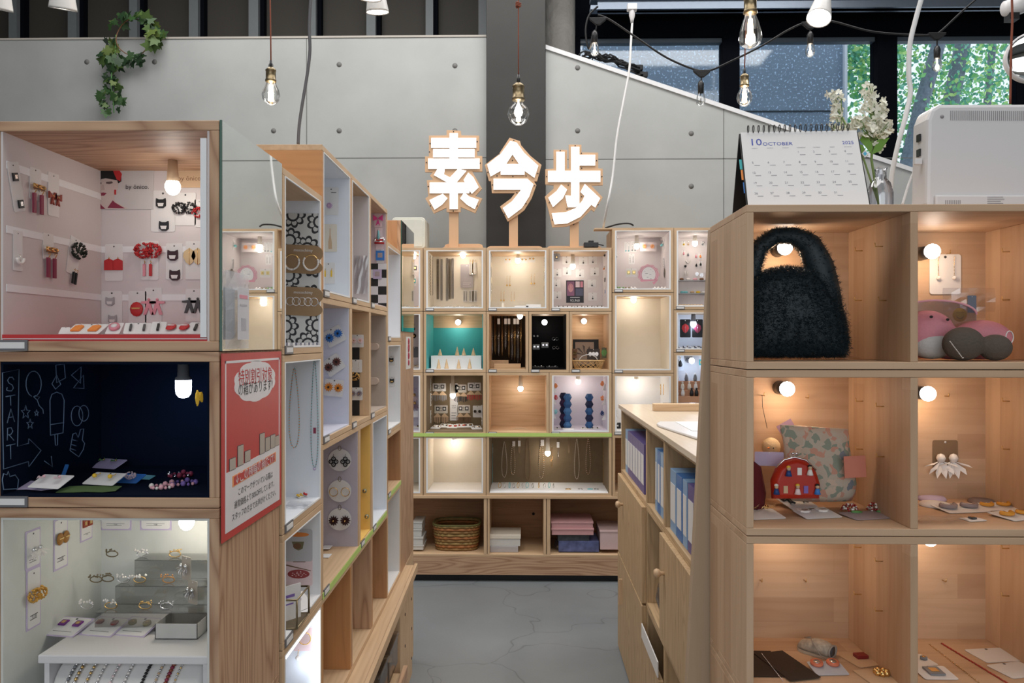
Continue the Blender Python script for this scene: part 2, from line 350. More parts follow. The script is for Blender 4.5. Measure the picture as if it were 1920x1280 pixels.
def leafcloud(c, rx, ry, rz, n, s, rnd, shadeless=0):
    m = MB()
    for i in range(n):
        while 1:
            p = Vector((rnd.uniform(-1, 1), rnd.uniform(-1, 1), rnd.uniform(-1, 1)))
            if p.length < 1: break
        p = Vector((p.x*rx, p.y*ry, p.z*rz))+Vector(c)
        a = rnd.uniform(0, 2*pi); t = rnd.uniform(-.8, .8); q = s*rnd.uniform(.6, 1.3)
        M = Matrix.Rotation(a, 3, 'Y') @ Matrix.Rotation(t, 3, 'X') @ Matrix.Rotation(rnd.uniform(-.8, .8), 3, 'Z')
        m.m = rnd.choice((0, 0, 1, 1, 2, 3))
        m.add([p+M @ Vector(v)*q for v in ((0, 0, -.6), (.35, .05, -.1), (.28, .05, .3), (0, 0, .6), (-.28, .05, .3), (-.35, .05, -.1))], [(0, 1, 2, 3, 4, 5)])
    return m
rnd = random.Random(3)
for i, (px, pxt, r, lab) in enumerate(((1700, 1795, .10, 'leaning grey-barked tree outside behind the white flowers'), (1770, 1830, .12, 'leaning speckled tree trunk outside under the round string bulb'), (1860, 1872, .06, 'slim dark tree outside above the white machine'))):
    Y = 10+i*.8; b0, b1 = at(px-25, 420, Y), at(pxt, -40, Y)
    t = thing('tree', lab, 'tree', (b0.x, Y, 0), group='trees outside the window')
    d = (b1-b0)
    MB().tube([(0-d.x*.8, 0, 0), (0, 0, b0.z), (d.x*.45, 0, b0.z+d.z*.5), (d.x, 0, b1.z), (d.x*1.3, 0, b1.z+1)], [r*1.2, r, r*.9, r*.75, r*.6], 12).obj('trunk', BARK, t)
    leafcloud((d.x*.6+[-.1, .2, .9][i], .2, at(1800, [150, 130, 170][i], Y).z), 1.7, .33, 1.5, 2400, .055, rnd).obj('crown', LEAFS, t)
t = thing('tree', 'bushy green tree outside just past the outdoor concrete wall', 'tree', (at(1610, 200, 9.3).x, 9.3, 0), group='trees outside the window')
MB().tube([(0, 0, 0), (.05, 0, 2), (0, 0, 4)], .05, 8).obj('trunk', BARK, t)
leafcloud((0.1, 0, at(1610, 125, 9.3).z), .5, .2, .42, 1000, .055, rnd).obj('crown', LEAFS, t)
# ------------------------------------------------------------------ boxes
class Cell:
    def __init__(s, loc, rot, x0, x1, z0, z1, d):
        s.loc = Vector(loc); s.rot = rot; s.x0, s.x1, s.z0, s.z1, s.d = x0, x1, z0, z1, d
        s.M = Matrix.Translation(s.loc) @ Matrix.Rotation(rot, 4, 'Z'); s.R = s.M.to_3x3()
    def w(s, p): return s.M @ Vector(p)
    def plane(s, wall, off):
        if wall == 'back': return (0, s.d-off, 0), (0, 1, 0), 0
        if wall == 'left': return (s.x0+off, 0, 0), (1, 0, 0), pi/2
        if wall == 'right': return (s.x1-off, 0, 0), (1, 0, 0), -pi/2
        if wall == 'floor': return (0, 0, s.z0+off), (0, 0, 1), 0
        if wall == 'top': return (0, 0, s.z1-off), (0, 0, 1), 0
        return (0, wall, 0), (0, 1, 0), 0          # number: a plane at that depth
    def hit(s, px, py, wall, off=.0006):
        p, n, a = s.plane(wall, off)
        q = plane_hit(px, py, s.w(p), s.R @ Vector(n))
        return q, s.rot+a
def mpp(q): return (q.y)/F     # metres per pixel at a place (roughly)
PLATE = flat('grey name plate', (.16, .16, .17), .4)
def dbox(name, label, loc, rot, w, h, d=.30, t=.016, wd=WB, lining=None, lt=.004, lsides='LRBF', plate=True, group=None, top=None, back=None, div=(), cat='display box', bev=.0012, side=None, backwd=None, bottomlin=None, frame=0):
    g = .0004; th = thing(name, label, cat, loc, (0, 0, rot), group)
    MB().box(g, w-g, 0, d, h-t, h-g).obj('top_panel', wd['X'], th, bevel=bev)
    MB().box(g, w-g, 0, d, g, t).obj('bottom_panel', wd['X'], th, bevel=bev)
    sd = side or wd['Z']
    MB().box(g, t, .0002, d, t, h-t).obj('side_panel', sd, th, bevel=bev)
    MB().box(w-t, w-g, .0002, d, t, h-t).obj('side_panel', sd, th, bevel=bev)
    MB().box(t, w-t, d-.006, d-.0005, t, h-t).obj('back_panel', backwd or wd['X'], th)
    for x in div: MB().box(x-t/2, x+t/2, .0002, d-.006, t, h-t).obj('divider', sd, th, bevel=bev)
    l = 0; zf = t
    if lining:
        l = lt; m = MB(); q = MB(); y1 = d-.0065
        if 'L' in lsides: m.box(t, t+l, .003, y1, t, h-t)
        if 'R' in lsides: m.box(w-t-l, w-t, .003, y1, t, h-t)
        if 'B' in lsides: m.box(t+l, w-t-l, y1-l, y1, t, h-t)
        if 'T' in lsides: m.box(t+l, w-t-l, .003, y1-l, h-t-l, h-t)
        if 'F' in lsides:
            if bottomlin: MB().box(t+l, w-t-l, .002, y1-l, t, t+l).obj('floor_sheet', bottomlin, th)
            else: m.box(t+l, w-t-l, .003, y1-l, t, t+l)
            zf = t+l
        m.obj('lining', lining, th)
    if lining and frame:
        e = MB()
        for b_ in ((t, t+frame, t, h-t), (w-t-frame, w-t, t, h-t), (t+frame, w-t-frame, t, t+frame*.8), (t+frame, w-t-frame, h-t-frame*.5, h-t)): e.box(b_[0], b_[1], -.0005, .0026, b_[2], b_[3])
        e.obj('foam_edge', FOAM, th)
    if plate:
        p = MB().box(.012, .012+.05, -.003, 0, .001, .018); p.m = 1; p.box(.016, .058, -.0036, -.003, .0045, .0145)
        p.obj('name_plate', [PLATE, WHITE], th)
    sx = (t+l) if 'L' in lsides else t
    c = Cell(loc, rot, sx, w-((t+l) if 'R' in lsides else t), zf, h-t, d-.0065-(l if lining and 'B' in lsides else 0))
    c.o = th; c.W, c.H, c.T, c.D0 = w, h, t, d
    return c
cells = {}
def bb(key, px0, px1, py0, py1, desc, group='stacked display boxes along the back wall', Y=4.5, **k):
    a, b = at(px0, py1, Y), at(px1, py0, Y)
    kw = dict(d=.33, wd=WB, bev=0); kw.update(k)
    if kw.get('lining') in (GREYW, CREAM, LILAC, FOAM, ICE): kw['frame'] = .0085
    cells[key] = dbox('display_box', desc, (a.x, Y, a.z), 0, b.x-a.x, b.z-a.z, group=group, **kw)
    return cells[key]
# back unit
BX = [677, 793, 911, 1030, 1147]
bb('b10', 677, 793, 464, 583, 'back-wall box of long chain earrings, leftmost in the row under the sign', lining=GREYW)
bb('b11', 794, 911, 464, 583, 'back-wall box hung with silver and brass chains, right under the first sign letter', lining=CREAM)
bb('b12', 911.6, 1029.6, 464, 583, 'back-wall box with cream lining and clear cards, under the middle sign letter', lining=CREAM)
bb('b13', 1030, 1147, 464, 583, 'back-wall box with pale lining and an ear picture, under the last sign letter', lining=GREYW)
bb('b20', 677, 793, 583.5, 698, 'back-wall box with sunglasses-shaped black earrings, beside the turquoise one', lining=GREYW)
bb('b21', 794, 911, 583.5, 698, 'back-wall box lined in turquoise with little wooden cones', lining=TEAL, lsides='LRF', bottomlin=WHITE, backwd=WB['X'])
bb('b22', 911.6, 991, 583.5, 698, 'narrow back-wall box with a dark lining and long hanging chains', lining=MATT2, lsides='BF', bottomlin=WB['X'])
bb('b23', 991.6, 1067, 583.5, 698, 'narrow back-wall box lined in black with four rings', lining=MATT1)
bb('b24', 1067.6, 1147, 583.5, 698, 'narrow bare wood back-wall box holding a picture and a basket', wd=WB, lining=None)
bb('b30', 677, 793, 698.5, 815, 'back-wall box with mauve lace earrings, beside the tassel earring box', lining=LILAC)
bb('b31', 794, 911, 698.5, 815, 'back-wall box lined in dark brown full of black and white tassel cards', lining=TAUPE, bottomlin=TAUPE)
bb('b32', 911.6, 1029.6, 698.5, 815, 'empty bare wood back-wall box with one lit bulb', lining=None, backwd=WB['X'])
bb('b33', 1030, 1147, 698.5, 815, 'back-wall box lined in lilac with blue zigzag towers', lining=LILAC)
bb('b40', 677, 793, 815.5, 929, 'empty cream back-wall box, leftmost of the lower row', lining=CREAM, plate=False)
bb('b41', 794, 911, 815.5, 929, 'empty white-lined back-wall box with one lit bulb above the basket', lining=CREAM, plate=False, bottomlin=WHITE)
bb('b42', 911.6, 1147, 815.5, 929, 'double-width back-wall box with a dark board hung with bead necklaces', lining=TAUPE, plate=False, bottomlin=FOAM)
bb('c4a', 1148, 1263, 426.5, 548, 'white-lined back-wall box with a pink oval sign and earrings', lining=GREYW, lsides='LRBFT')
bb('c4b', 1148, 1263, 548.6, 699, 'tall empty cream box between the two earring columns', lining=CREAM, plate=True)
bb('c4c', 1148, 1263, 699.6, 815, 'white-lined back-wall box behind the counter end', lining=FOAM)
bb('c4d', 1148, 1263, 815.6, 929, 'bare wooden back-wall box mostly behind the counter end', plate=False, lining=None, backwd=WR['X'])
bb('c5a', 1263.6, 1380, 426.5, 580, 'white-lined back-wall box with small pendants, beside the tall pine unit', lining=GREYW, lsides='LRBFT')
bb('c5b', 1263.6, 1380, 580.6, 660, 'short back-wall box with two black bags and a cold lamp', lining=ICE)
bb('c5c', 1263.6, 1380, 660.6, 800, 'back-wall box with a tray of small white dolls', lining=ICE)
bb('c5d', 1263.6, 1380, 800.6, 929, 'bare back-wall box hidden behind the counter', lining=None, plate=False)
for (x0, x1) in ((560, 677),):
    bb('b1x', x0, x1-.5, 464, 583, 'back-wall box hidden behind the aisle shelves', lining=None, plate=False)
# lime tape strips along the back row
for a, b, lab in ((911, 1147, 'lime green tape strip above the bead necklace box'), (775, 911, 'lime green tape strip above the empty white box')):
    p, q = at(a, 818, 4.5), at(b, 812, 4.5)
    tag(MB().box(p.x, q.x, 4.4955, 4.4995, p.z, q.z).obj('tape_strip', LIME), lab, 'tape', 'lime tape strips')
# low base cabinet of the back unit
def bx(px): return at(px, 900, 4.5).x
def bz(py): return at(960, py, 4.5).z
cab = thing('base_cabinet', 'long low pine base cabinet with open compartments under the back-wall boxes', 'cabinet', (bx(560), 4.5, 0))
ox = bx(560)
def lb(n, x0, x1, y0, y1, z0, z1, mt, par=None): return MB().box(x0-ox, x1-ox, y0, y1, z0, z1).obj(n, mt, par or cab, bevel=.0015)
lb('top_board', bx(560), bx(1400), -.004, .4, bz(934.5), bz(929), WB['X'])
lb('bottom_board', bx(560), bx(1400), 0, .4, bz(1043), bz(1039), WB['X'])
lb('back_panel', bx(560), bx(1400), .39, .4, bz(1039), bz(934.5), WR['X'])
for a, b in ((680, 686), (907, 913), (914, 918), (1019, 1024), (1025, 1032), (1200, 1210)):
    lb('divider', bx(a), bx(b), 0, .39, bz(1039), bz(934.5), WB['Z'])
lb('base_board', bx(560), bx(1400), 0, .02, bz(1078), bz(1043), WC['X'])
lb('toe_shade', bx(560), bx(1400), .03, .1, 0, bz(1078), BLACK)  # black strip standing in for the shadow under the raised base
lb('inner_base', bx(560), bx(1400), .1, .4, .0, bz(1043), BLACK)
cells['base'] = Cell((ox, 4.5, 0), 0, 0, bx(1400)-ox, bz(1039), bz(934.5), .39)
# front left stack (Y = 1.2) ------------------------------------------------
LX0 = at(-20, 600, 1.2).x; LX1 = at(411, 600, 1.2).x; LW = LX1-LX0
SW = [-1.0]
def lz(h): return CAMZ+h
GL = 'tall stack of wooden boxes at the front left'
cells['L1'] = dbox('display_box', 'top box of the front stack, white inside with red cloth floor', (LX0, 1.2, lz(-.0155)), 0, LW, .3615, d=.295, wd=WC, lining=GREYW, lsides='LRBF', group=GL, bottomlin=RED)
cells['L2'] = dbox('display_box', 'middle box of the front stack, black inside with chalk drawings', (LX0, 1.2, lz(-.2605)), 0, LW, .2447, d=.295, wd=WC, lining=NAVY, lsides='LRBFT', group=GL)
cells['L3'] = dbox('display_box', 'lowest visible box of the front stack, with tiered stand and bracelets', (LX0, 1.2, lz(-.66)), 0, LW, .3992, d=.295, wd=WC, lining=flat('pale grey green lining', (.66, .68, .65), .7), lsides='LRBFT', group=GL, plate=False)
dbox('storage_box', 'plain box at the foot of the front left stack', (LX0, 1.2, 0), 0, LW, lz(-.6604), d=.295, wd=WC, group=GL, plate=False, cat='storage box')
# left aisle row --------------------------------------------------------------
KX = -.0103; RX0 = -.4585; RANG = math.atan2(1, KX)
def rowx(Y): return RX0+KX*Y
def rb(key, Y0, Y1, h0, h1, desc, group='boxes along the aisle on the left', **k):
    kw = dict(d=.30, wd=WB, t=.014, bev=.001); kw.update(k)
    if kw.get('lining') in (GREYW, CREAM, LILAC, FOAM, ICE): kw['frame'] = .005
    cells[key] = dbox('display_box', desc, (rowx(Y0), Y0, lz(h0)), RANG, (Y1-Y0)*1.00005, h1-h0, group=group, **kw)
ya, yb, yc, yd, ye = 1.503, 1.807, 2.125, 2.40, 2.72
FLW = None
def flowermat():
    m, N, L, b = _bs('black and white flower print')
    tc = N.new('ShaderNodeTexCoord'); v = N.new('ShaderNodeTexVoronoi'); v.voronoi_dimensions = '2D'; v.inputs['Scale'].default_value = 17; v.inputs['Randomness'].default_value = .55
    s0 = N.new('ShaderNodeSeparateXYZ'); L.new(tc.outputs['Object'], s0.inputs[0]); c0 = N.new('ShaderNodeCombineXYZ'); L.new(s0.outputs[1], c0.inputs[0]); L.new(s0.outputs[2], c0.inputs[1]); L.new(c0.outputs[0], v.inputs[0])
    # petals: angle around each cell centre
    sub = N.new('ShaderNodeVectorMath'); sub.operation = 'SUBTRACT'; L.new(c0.outputs[0], sub.inputs[0])
    L.new(v.outputs['Position'], sub.inputs[1])
    sp = N.new('ShaderNodeSeparateXYZ'); L.new(sub.outputs[0], sp.inputs[0])
    an = N.new('ShaderNodeMath'); an.operation = 'ARCTAN2'; L.new(sp.outputs[1], an.inputs[0]); L.new(sp.outputs[0], an.inputs[1])
    m9 = N.new('ShaderNodeMath'); m9.operation = 'MULTIPLY'; m9.inputs[1].default_value = 4.5; L.new(an.outputs[0], m9.inputs[0])
    sn = N.new('ShaderNodeMath'); sn.operation = 'SINE'; L.new(m9.outputs[0], sn.inputs[0])
    ab = N.new('ShaderNodeMath'); ab.operation = 'ABSOLUTE'; L.new(sn.outputs[0], ab.inputs[0])
    # petal boundary radius r = .28+.1*|sin|, inner ring .15
    def band(c, w, src):
        s = N.new('ShaderNodeMath'); s.operation = 'SUBTRACT'; L.new(v.outputs['Distance'], s.inputs[0])
        if src is None: s.inputs[1].default_value = c
        else: L.new(src, s.inputs[1])
        a2 = N.new('ShaderNodeMath'); a2.operation = 'ABSOLUTE'; L.new(s.outputs[0], a2.inputs[0])
        lt = N.new('ShaderNodeMath'); lt.operation = 'LESS_THAN'; lt.inputs[1].default_value = w; L.new(a2.outputs[0], lt.inputs[0]); return lt
    rr = N.new('ShaderNodeMath'); rr.operation = 'MULTIPLY_ADD'; rr.inputs[1].default_value = .11; rr.inputs[2].default_value = .36; L.new(ab.outputs[0], rr.inputs[0])
    b1 = band(0, .05, rr.outputs[0]); b2 = band(.22, .04, None)
    sp1 = N.new('ShaderNodeMath'); sp1.operation = 'LESS_THAN'; sp1.inputs[1].default_value = .22; L.new(ab.outputs[0], sp1.inputs[0])
    in1 = N.new('ShaderNodeMath'); in1.operation = 'LESS_THAN'; in1.inputs[1].default_value = .38; L.new(v.outputs['Distance'], in1.inputs[0])
    in2 = N.new('ShaderNodeMath'); in2.operation = 'GREATER_THAN'; in2.inputs[1].default_value = .2; L.new(v.outputs['Distance'], in2.inputs[0])
    q = N.new('ShaderNodeMath'); q.operation = 'MULTIPLY'; L.new(sp1.outputs[0], q.inputs[0]); L.new(in1.outputs[0], q.inputs[1])
    q2 = N.new('ShaderNodeMath'); q2.operation = 'MULTIPLY'; L.new(q.outputs[0], q2.inputs[0]); L.new(in2.outputs[0], q2.inputs[1])
    mx = N.new('ShaderNodeMath'); mx.operation = 'MAXIMUM'; L.new(b1.outputs[0], mx.inputs[0]); L.new(b2.outputs[0], mx.inputs[1])
    mx2 = N.new('ShaderNodeMath'); mx2.operation = 'MAXIMUM'; L.new(mx.outputs[0], mx2.inputs[0]); L.new(q2.outputs[0], mx2.inputs[1])
    c = N.new('ShaderNodeMix'); c.data_type = 'RGBA'; c.inputs[6].default_value = (.62, .62, .60, 1); c.inputs[7].default_value = (.035, .035, .04, 1)
    L.new(mx2.outputs[0], c.inputs[0]); L.new(c.outputs[2], b.inputs['Base Color']); b.inputs['Roughness'].default_value = .8
    return m
def checkmat(name, c1, c2, s):
    m, N, L, b = _bs(name); tc = N.new('ShaderNodeTexCoord'); k = N.new('ShaderNodeTexChecker'); k.inputs['Scale'].default_value = s
    k.inputs[1].default_value = (*c1, 1); k.inputs[2].default_value = (*c2, 1); L.new(tc.outputs['Object'], k.inputs[0]); L.new(k.outputs[0], b.inputs['Base Color']); b.inputs['Roughness'].default_value = .7
    MATS[name] = m; return m
FLOWER = flowermat(); CHECK = checkmat('checkered paper', (.80, .80, .82), (.02, .02, .02), 34); CHK2 = checkmat('checkered tape', (.8, .8, .82), (.12, .13, .2), 60)
rb('A1', ya, yb, -.0263, .341, 'aisle box lined with black and white flower fabric, highest of its column', lining=ICE, lsides='LRBF')
rb('A2', ya, yb, -.379, -.0267, 'aisle box with two long bead necklaces on white, under the flower fabric box', lining=ICE)
rb('A3', ya, yb, -.605, -.3794, 'aisle box with an egg postcard and a red bean postcard', lining=FOAM)
rb('A4', ya, yb, -.915, -.6054, 'glowing white aisle box with LED strips and a pink card', lining=ICE, plate=True)
rb('B1a', yb, yc, .105, .463, 'high aisle box with a pressed flower card and a bottle card, bright white inside', lining=ICE, lsides='LRBFT', side=WO['Y'])
rb('B1b', yc, yd, .105, .463, 'high aisle box holding only a clear plastic bag', lining=GREYW, side=WB['Z'])
rb('B1c', yd, ye, .105, .463, 'high aisle box with pink patterned paper and a checkered corner', lining=flat('dusty pink paper', (.62, .50, .52), .8))
rb('B2a', yb, yc, -.243, .1046, 'aisle box with three flower brooch cards on lavender paper', lining=flat('lavender white', (.66, .68, .80), .7))
rb('B2b', yc, yd, -.243, .1046, 'aisle box with a black board of small white cards', lining=None, backwd=WR['X'])
rb('B2c', yd, ye, -.243, .1046, 'aisle box of bare taupe board with two small round ledges', lining=flat('taupe paper', (.50, .42, .36), .8))
yb2, yb3 = 2.24, 2.43
rb('B3a', yb, yb2, -.605, -.2434, 'aisle box with three round black earring cards on a mauve panel', lining=flat('mauve panel', (.50, .46, .53), .7), lsides='LRB')
rb('B3b', yb2, yb3, -.605, -.2434, 'narrow aisle box lined in bright yellow', lining=flat('bright yellow lining', (.85, .56, .16), .6))
rb('B3c', yb3, ye, -.605, -.2434, 'aisle box with a scrunched plastic bag on white', lining=ICE)
rb('B4a', yb, 2.13, -.915, -.6054, 'empty orange-brown aisle box at knee height', wd=WB, side=WO['Z'], plate=False)
rb('B4b', 2.13, 2.43, -.915, -.6054, 'empty cedar aisle box beside the orange one', wd=WB, side=WC['Z'], plate=False)
rb('B4c', 2.43, ye, -.915, -.6054, 'empty cedar aisle box at knee height, farthest before the white one', wd=WB, side=WR['Z'], plate=False)
rb('C1', ye, 3.034, .0, .353, 'tall white empty aisle box beside the far mirrored stack', lining=FOAM)
rb('C2', ye, 3.034, -.331, -.0004, 'white aisle box with two small black earrings beside the far mirrored stack', lining=FOAM)
rb('C3', ye, 3.034, -.557, -.3314, 'empty brown aisle box beside the far mirrored stack', wd=WB, side=WR['Z'], plate=True)
rb('C4', ye, 3.034, -.915, -.5574, 'aisle box closed by a white board at knee height', lining=WHITE, plate=False)
# far end stack with mirror, back panel towards the camera
dt = thing('end_shelf_stack', 'tall far stack at the aisle end with red-brown back and mirrored side', 'shelf', (rowx(3.036)-.0005, 3.036, lz(-.915)), (0, 0, RANG-pi/2))
MB().box(-.014, 0, 0, .37, 0, 1.392).obj('side_panel', WC['Z'], dt, bevel=.001)
MB().box(-.30, -.286, 0, .37, 0, 1.392).obj('side_panel', WC['Z'], dt, bevel=.001)
MB().box(-.286, -.014, 0, .01, 0, 1.392).obj('back_panel', WR['Z'], dt, bevel=.001)
for z in (0, .34, .70, 1.05, 1.378): MB().box(-.286, -.014, .01, .37, z, z+.014).obj('shelf_board', WB['X'], dt)
MB().box(0, .003, .002, .366, .955, 1.392).obj('mirror', [MIRROR], dt)
MB().box(0, .0035, .0, .002, .955, 1.392).obj('mirror_edge', flat('green glass edge', (.02, .09, .06), .2), dt)
MB().box(0.0, .0012, .14, .27, .80, .935).obj('notice_card', WHITE, dt)
nq = MB()
for z_, r_ in ((.915, .012), (.888, .016), (.855, .013), (.826, .010)): nq.tube([(.0018, .205+r_*cos(u), z_+r_*sin(u)) for u in [k*pi/5 for k in range(10)]], .0028, 4, closed=True)
nq.obj('notice_print', flat('notice red', (.45, .05, .08), .5), dt)
# mirror and poster on the front left stack
mir = thing('mirror', 'tall frameless mirror with green glass edge on the side of the front left stack', 'mirror', (LX1+.0006, 1.2, lz(-.015)), (0, 0, 0))
MB().box(0, .0035, .002, .298, 0, .361).obj('glass', MIRROR, mir)
MB().box(0, .0036, .0, .002, 0, .361).obj('glass_edge', MATS['green glass edge'], mir)
MB().box(-.0004, .0036, .298, .2985, 0, .361).obj('backing', WHITE, mir)
# base under the aisle row with its ledge
base = thing('low_cabinet', 'low pine cabinet with a long front ledge under the left aisle boxes', 'cabinet', (rowx(1.5), 1.5, 0), (0, 0, RANG))
H = lz(-.9154)
for x0_, x1_ in ((0, .85), (1.31, 1.9)): MB().box(x0_, x1_, .0, .30, .02, H-.018).obj('body', WB['X'], base)
MB().box(.85, 1.31, .25, .30, .02, H-.018).obj('back_panel', WR['X'], base); MB().box(.85, 1.31, 0, .25, .02, .05).obj('floor_board', WB['X'], base); MB().box(.85, 1.31, 0, .25, .235, .25).obj('shelf_board', WB['X'], base)
ZD = H-.018
def bs(n, x0, x1, z0, z1, y0, y1, mt, par=None): return MB().box(x0, x1, y0, y1, z0, z1).obj(n, mt, par or base, bevel=.001)
MB().box(0, 1.9, .0, .30, ZD, H).obj('top_board', WB['X'], base, bevel=.001)
lp = MB().slab([(.1, -.0005), (1.66, -.0005), (1.66, -.038), (.1, -.056)], H-.02, H); lp.obj('ledge_board', WB['X'], base, bevel=.001)
MB().slab([(.1, -.056), (1.66, -.038), (1.66, -.050), (.1, -.068)], H-.026, H+.008).obj('ledge_lip', WB['X'], base, bevel=.001)
for i, (x0, x1) in enumerate(((1.32, 1.46), (1.465, 1.64))):
    dd = bs('door', x0, x1, .05, H-.05, -.03, -.001, WB['Z'])
    hm = MB()
    for z in (.12, .24, .36): hm.cyl((x1-.02, -.0302, z), (x1-.02, -.0315, z), .006)
    hm.obj('finger_hole', BLACK, dd)
bs('drawer_front', .87, 1.30, .06, .225, -.06, -.045, WC['X']); bs('drawer_body', .88, 1.29, .08, .20, -.045, -.001, WB['X'])
# right front unit -----------------------------------------------------------
RX = at(1399, 600, 1.2).x
def rw(px): return at(px, 640, 1.2).x-RX
RW = rw(2029); DV = rw(1714.5)
GR = 'stacked pine units at the front right'
for key, h0, h1, desc in (('R1', -.0433, .2115, 'top pine unit of the front right stack, holding the fluffy bag'), ('R2', -.300, -.0437, 'middle pine unit of the front right stack, holding coin purses'), ('R3', -.556, -.3004, 'lower pine unit of the front right stack, holding necklaces and a tiny shoe')):
    c = dbox('pine_shelf_unit', desc, (RX, 1.2, lz(h0)), 0, RW, h1-h0, d=.235, t=.0118, wd=WL, group=GR, plate=False, div=(DV,), cat='shelf unit', bev=.001)
    cells[key+'a'] = Cell(c.loc, 0, c.x0, DV-.0059, c.z0, c.z1, c.d); cells[key+'b'] = Cell(c.loc, 0, DV+.0059, c.x1, c.z0, c.z1, c.d)
    cells[key] = c
dbox('pine_shelf_unit', 'bottom pine unit standing on the floor, at the front right', (RX, 1.2, 0), 0, RW, lz(-.5564), d=.235, t=.0118, wd=WL, group=GR, plate=False, div=(DV,), cat='shelf unit')
# tapered board standing behind the right unit
p0, p1 = at(1330, 430, 1.45), at(1286, 1280, 1.45)
bx1 = p0.x+.25; sl = (p1.x-p0.x)/(p1.z-p0.z); xf = p0.x+sl*(0-p0.z)
tag(MB().prism([(xf, 0), (bx1, 0), (bx1, p0.z), (p0.x, p0.z)], 1.442, 1.462).obj('side_board', wood('muted brown board', (.50, .37, .25), (.42, .30, .20), 'Z', ring=.4), bevel=.001), 'tall plain tapered board standing behind the front right pine stack', 'board')  # muted brown wood with faint upright grain
# counter -------------------------------------------------------------------
CX = .44; YF = 3.56
def cl(Y): return YF-Y
def cbox(name, desc, Ya, Yb, z0, z1, cat='cabinet', wd=WK, **k):
    return dbox(name, desc, (CX, Ya, z0), -pi/2, Ya-Yb, z1-z0, d=.40, t=.014, wd=wd, group='units of the counter', plate=False, cat=cat, bev=.001, **k)
tag(MB().box(CX-.012, CX+.46, 1.5, YF+.005, 1.094, 1.112).obj('worktop', wood('worktop ply', (.66, .56, .44), (.52, .41, .30), 'Y', ring=.4, rough=.3), bevel=.001), 'long plywood worktop with striped edge on the counter', 'worktop')
cells['K1'] = cbox('open_cabinet', 'open top counter cabinet with purple binders, farthest from the pine stack', YF, 2.82, .802, 1.094)
cells['K2'] = cbox('open_cabinet', 'narrow open counter cabinet with thin blue binders', 2.8195, 2.46, .802, 1.094)
cells['K3'] = cbox('open_cabinet', 'open counter cabinet with wide blue binders, next to the tapered board', 2.4595, 1.5, .802, 1.094)
k1 = cbox('door_cabinet', 'double-door counter cabinet under the purple binders', YF, 2.82, .442, .8015)
k2 = cells['K4'] = cbox('open_cabinet', 'open counter cabinet stuffed with plastic bags', 2.8195, 2.46, .442, .8015)
k3 = cbox('door_cabinet', 'counter cabinet with one knobbed door, nearest the pine stack', 2.4595, 1.5, .442, .8015)
k4 = cbox('door_cabinet', 'floor-standing counter cabinet with a split lower door at the aisle end', YF, 2.82, 0, .4415)
k5 = cbox('door_cabinet', 'floor-standing counter cabinet under the plastic bags', 2.8195, 2.46, 0, .4415)
k6 = cbox('open_cabinet', 'floor-standing counter cabinet at the near end', 2.4595, 1.5, 0, .4415)
def door(c, x0, x1, z0, z1, kx=None, kz=None, mt=None, out=.016):
    d = MB().box(x0, x1, -out, -.0005, z0, z1).obj('door', mt or WK['Z'], c.o, bevel=.0015)
    if kx is not None:
        k = MB(); k.lathe([(0, 0), (.006, 0), (.006, .010), (.013, .016), (.015, .024), (.011, .031), (0, .033)], seg=14, M=Matrix.Rotation(R(90), 3, 'X'), c=(kx, -out, kz))
        k.obj('knob', WB['Z'], d)
    return d
door(k1, .003, .368, .004, .355, .19, .25); door(k1, .371, .735, .004, .355)
door(k3, .004, .46, .03, .355, .09, .25); door(k3, .464, .955, .03, .355)
d4 = door(k4, .003, .30, .01, .437); door(k4, .303, .735, .01, .437)
MB().box(.16, .168, -.03, -.016, .25, .36).obj('handle', WB['Z'], d4)
door(k5, .004, .355, .0, .32)
tag(MB().box(CX-.020, CX-.0165, 2.47, 2.81, .33, .38).obj('paper_label', WHITE), 'white paper slip hanging from the front of the counter under the plastic bags', 'paper')

PAINT = flat('pale grey painted wall', (.42, .41, .39), .8)
struct('wall_left', MB().box(-5.4, -5.2, -3.6, 6, 0, 4.6), PAINT)
struct('wall_right', MB().box(5.2, 5.4, -3.6, 5.6, 0, 4.6), PAINT)
struct('wall_front', MB().box(-5.4, 5.4, -3.8, -3.6, 0, 4.6), PAINT)

hp_ = thing('hanging_package', 'translucent white plastic package hanging on the mirror of the front left stack', 'package', (LX1+.0045, 1.205, lz(-.012)), (0, 0, R(90)))
pm_ = MB(); rr0 = random.Random(4)
for j in range(9):
    for i in range(6): pm_.v.append((.004+.10*i/5+rr0.uniform(-.003, .003)*(0 < i < 5), -.0012-.006*sin(pi*i/5)*sin(pi*j/8)-rr0.random()*.002, .125*j/8+rr0.uniform(-.002, .002)*(0 < j < 8)))
for j in range(8):
    for i in range(5): k = j*6+i; pm_.f.append((k, k+1, k+7, k+6)); pm_.mi.append(0); pm_.sm.append(False)
pm_.obj('film', flat('milky film', (.72, .74, .80), .25, alpha=.42), hp_)
q = MB(); q.box(.03, .08, -.0118, -.0114, .015, .10); q.m = 1; q.box(.037, .073, -.0122, -.0118, .082, .088); q.m = 2; q.box(.04, .07, -.0122, -.0118, .07, .073); q.box(.045, .066, -.0122, -.0118, .03, .05)
q.obj('label', [flat('milky label', (.72, .72, .78), .4, alpha=.8), flat('pink print', (.72, .30, .38), .5), flat('grey print', (.45, .45, .5), .5)], hp_)
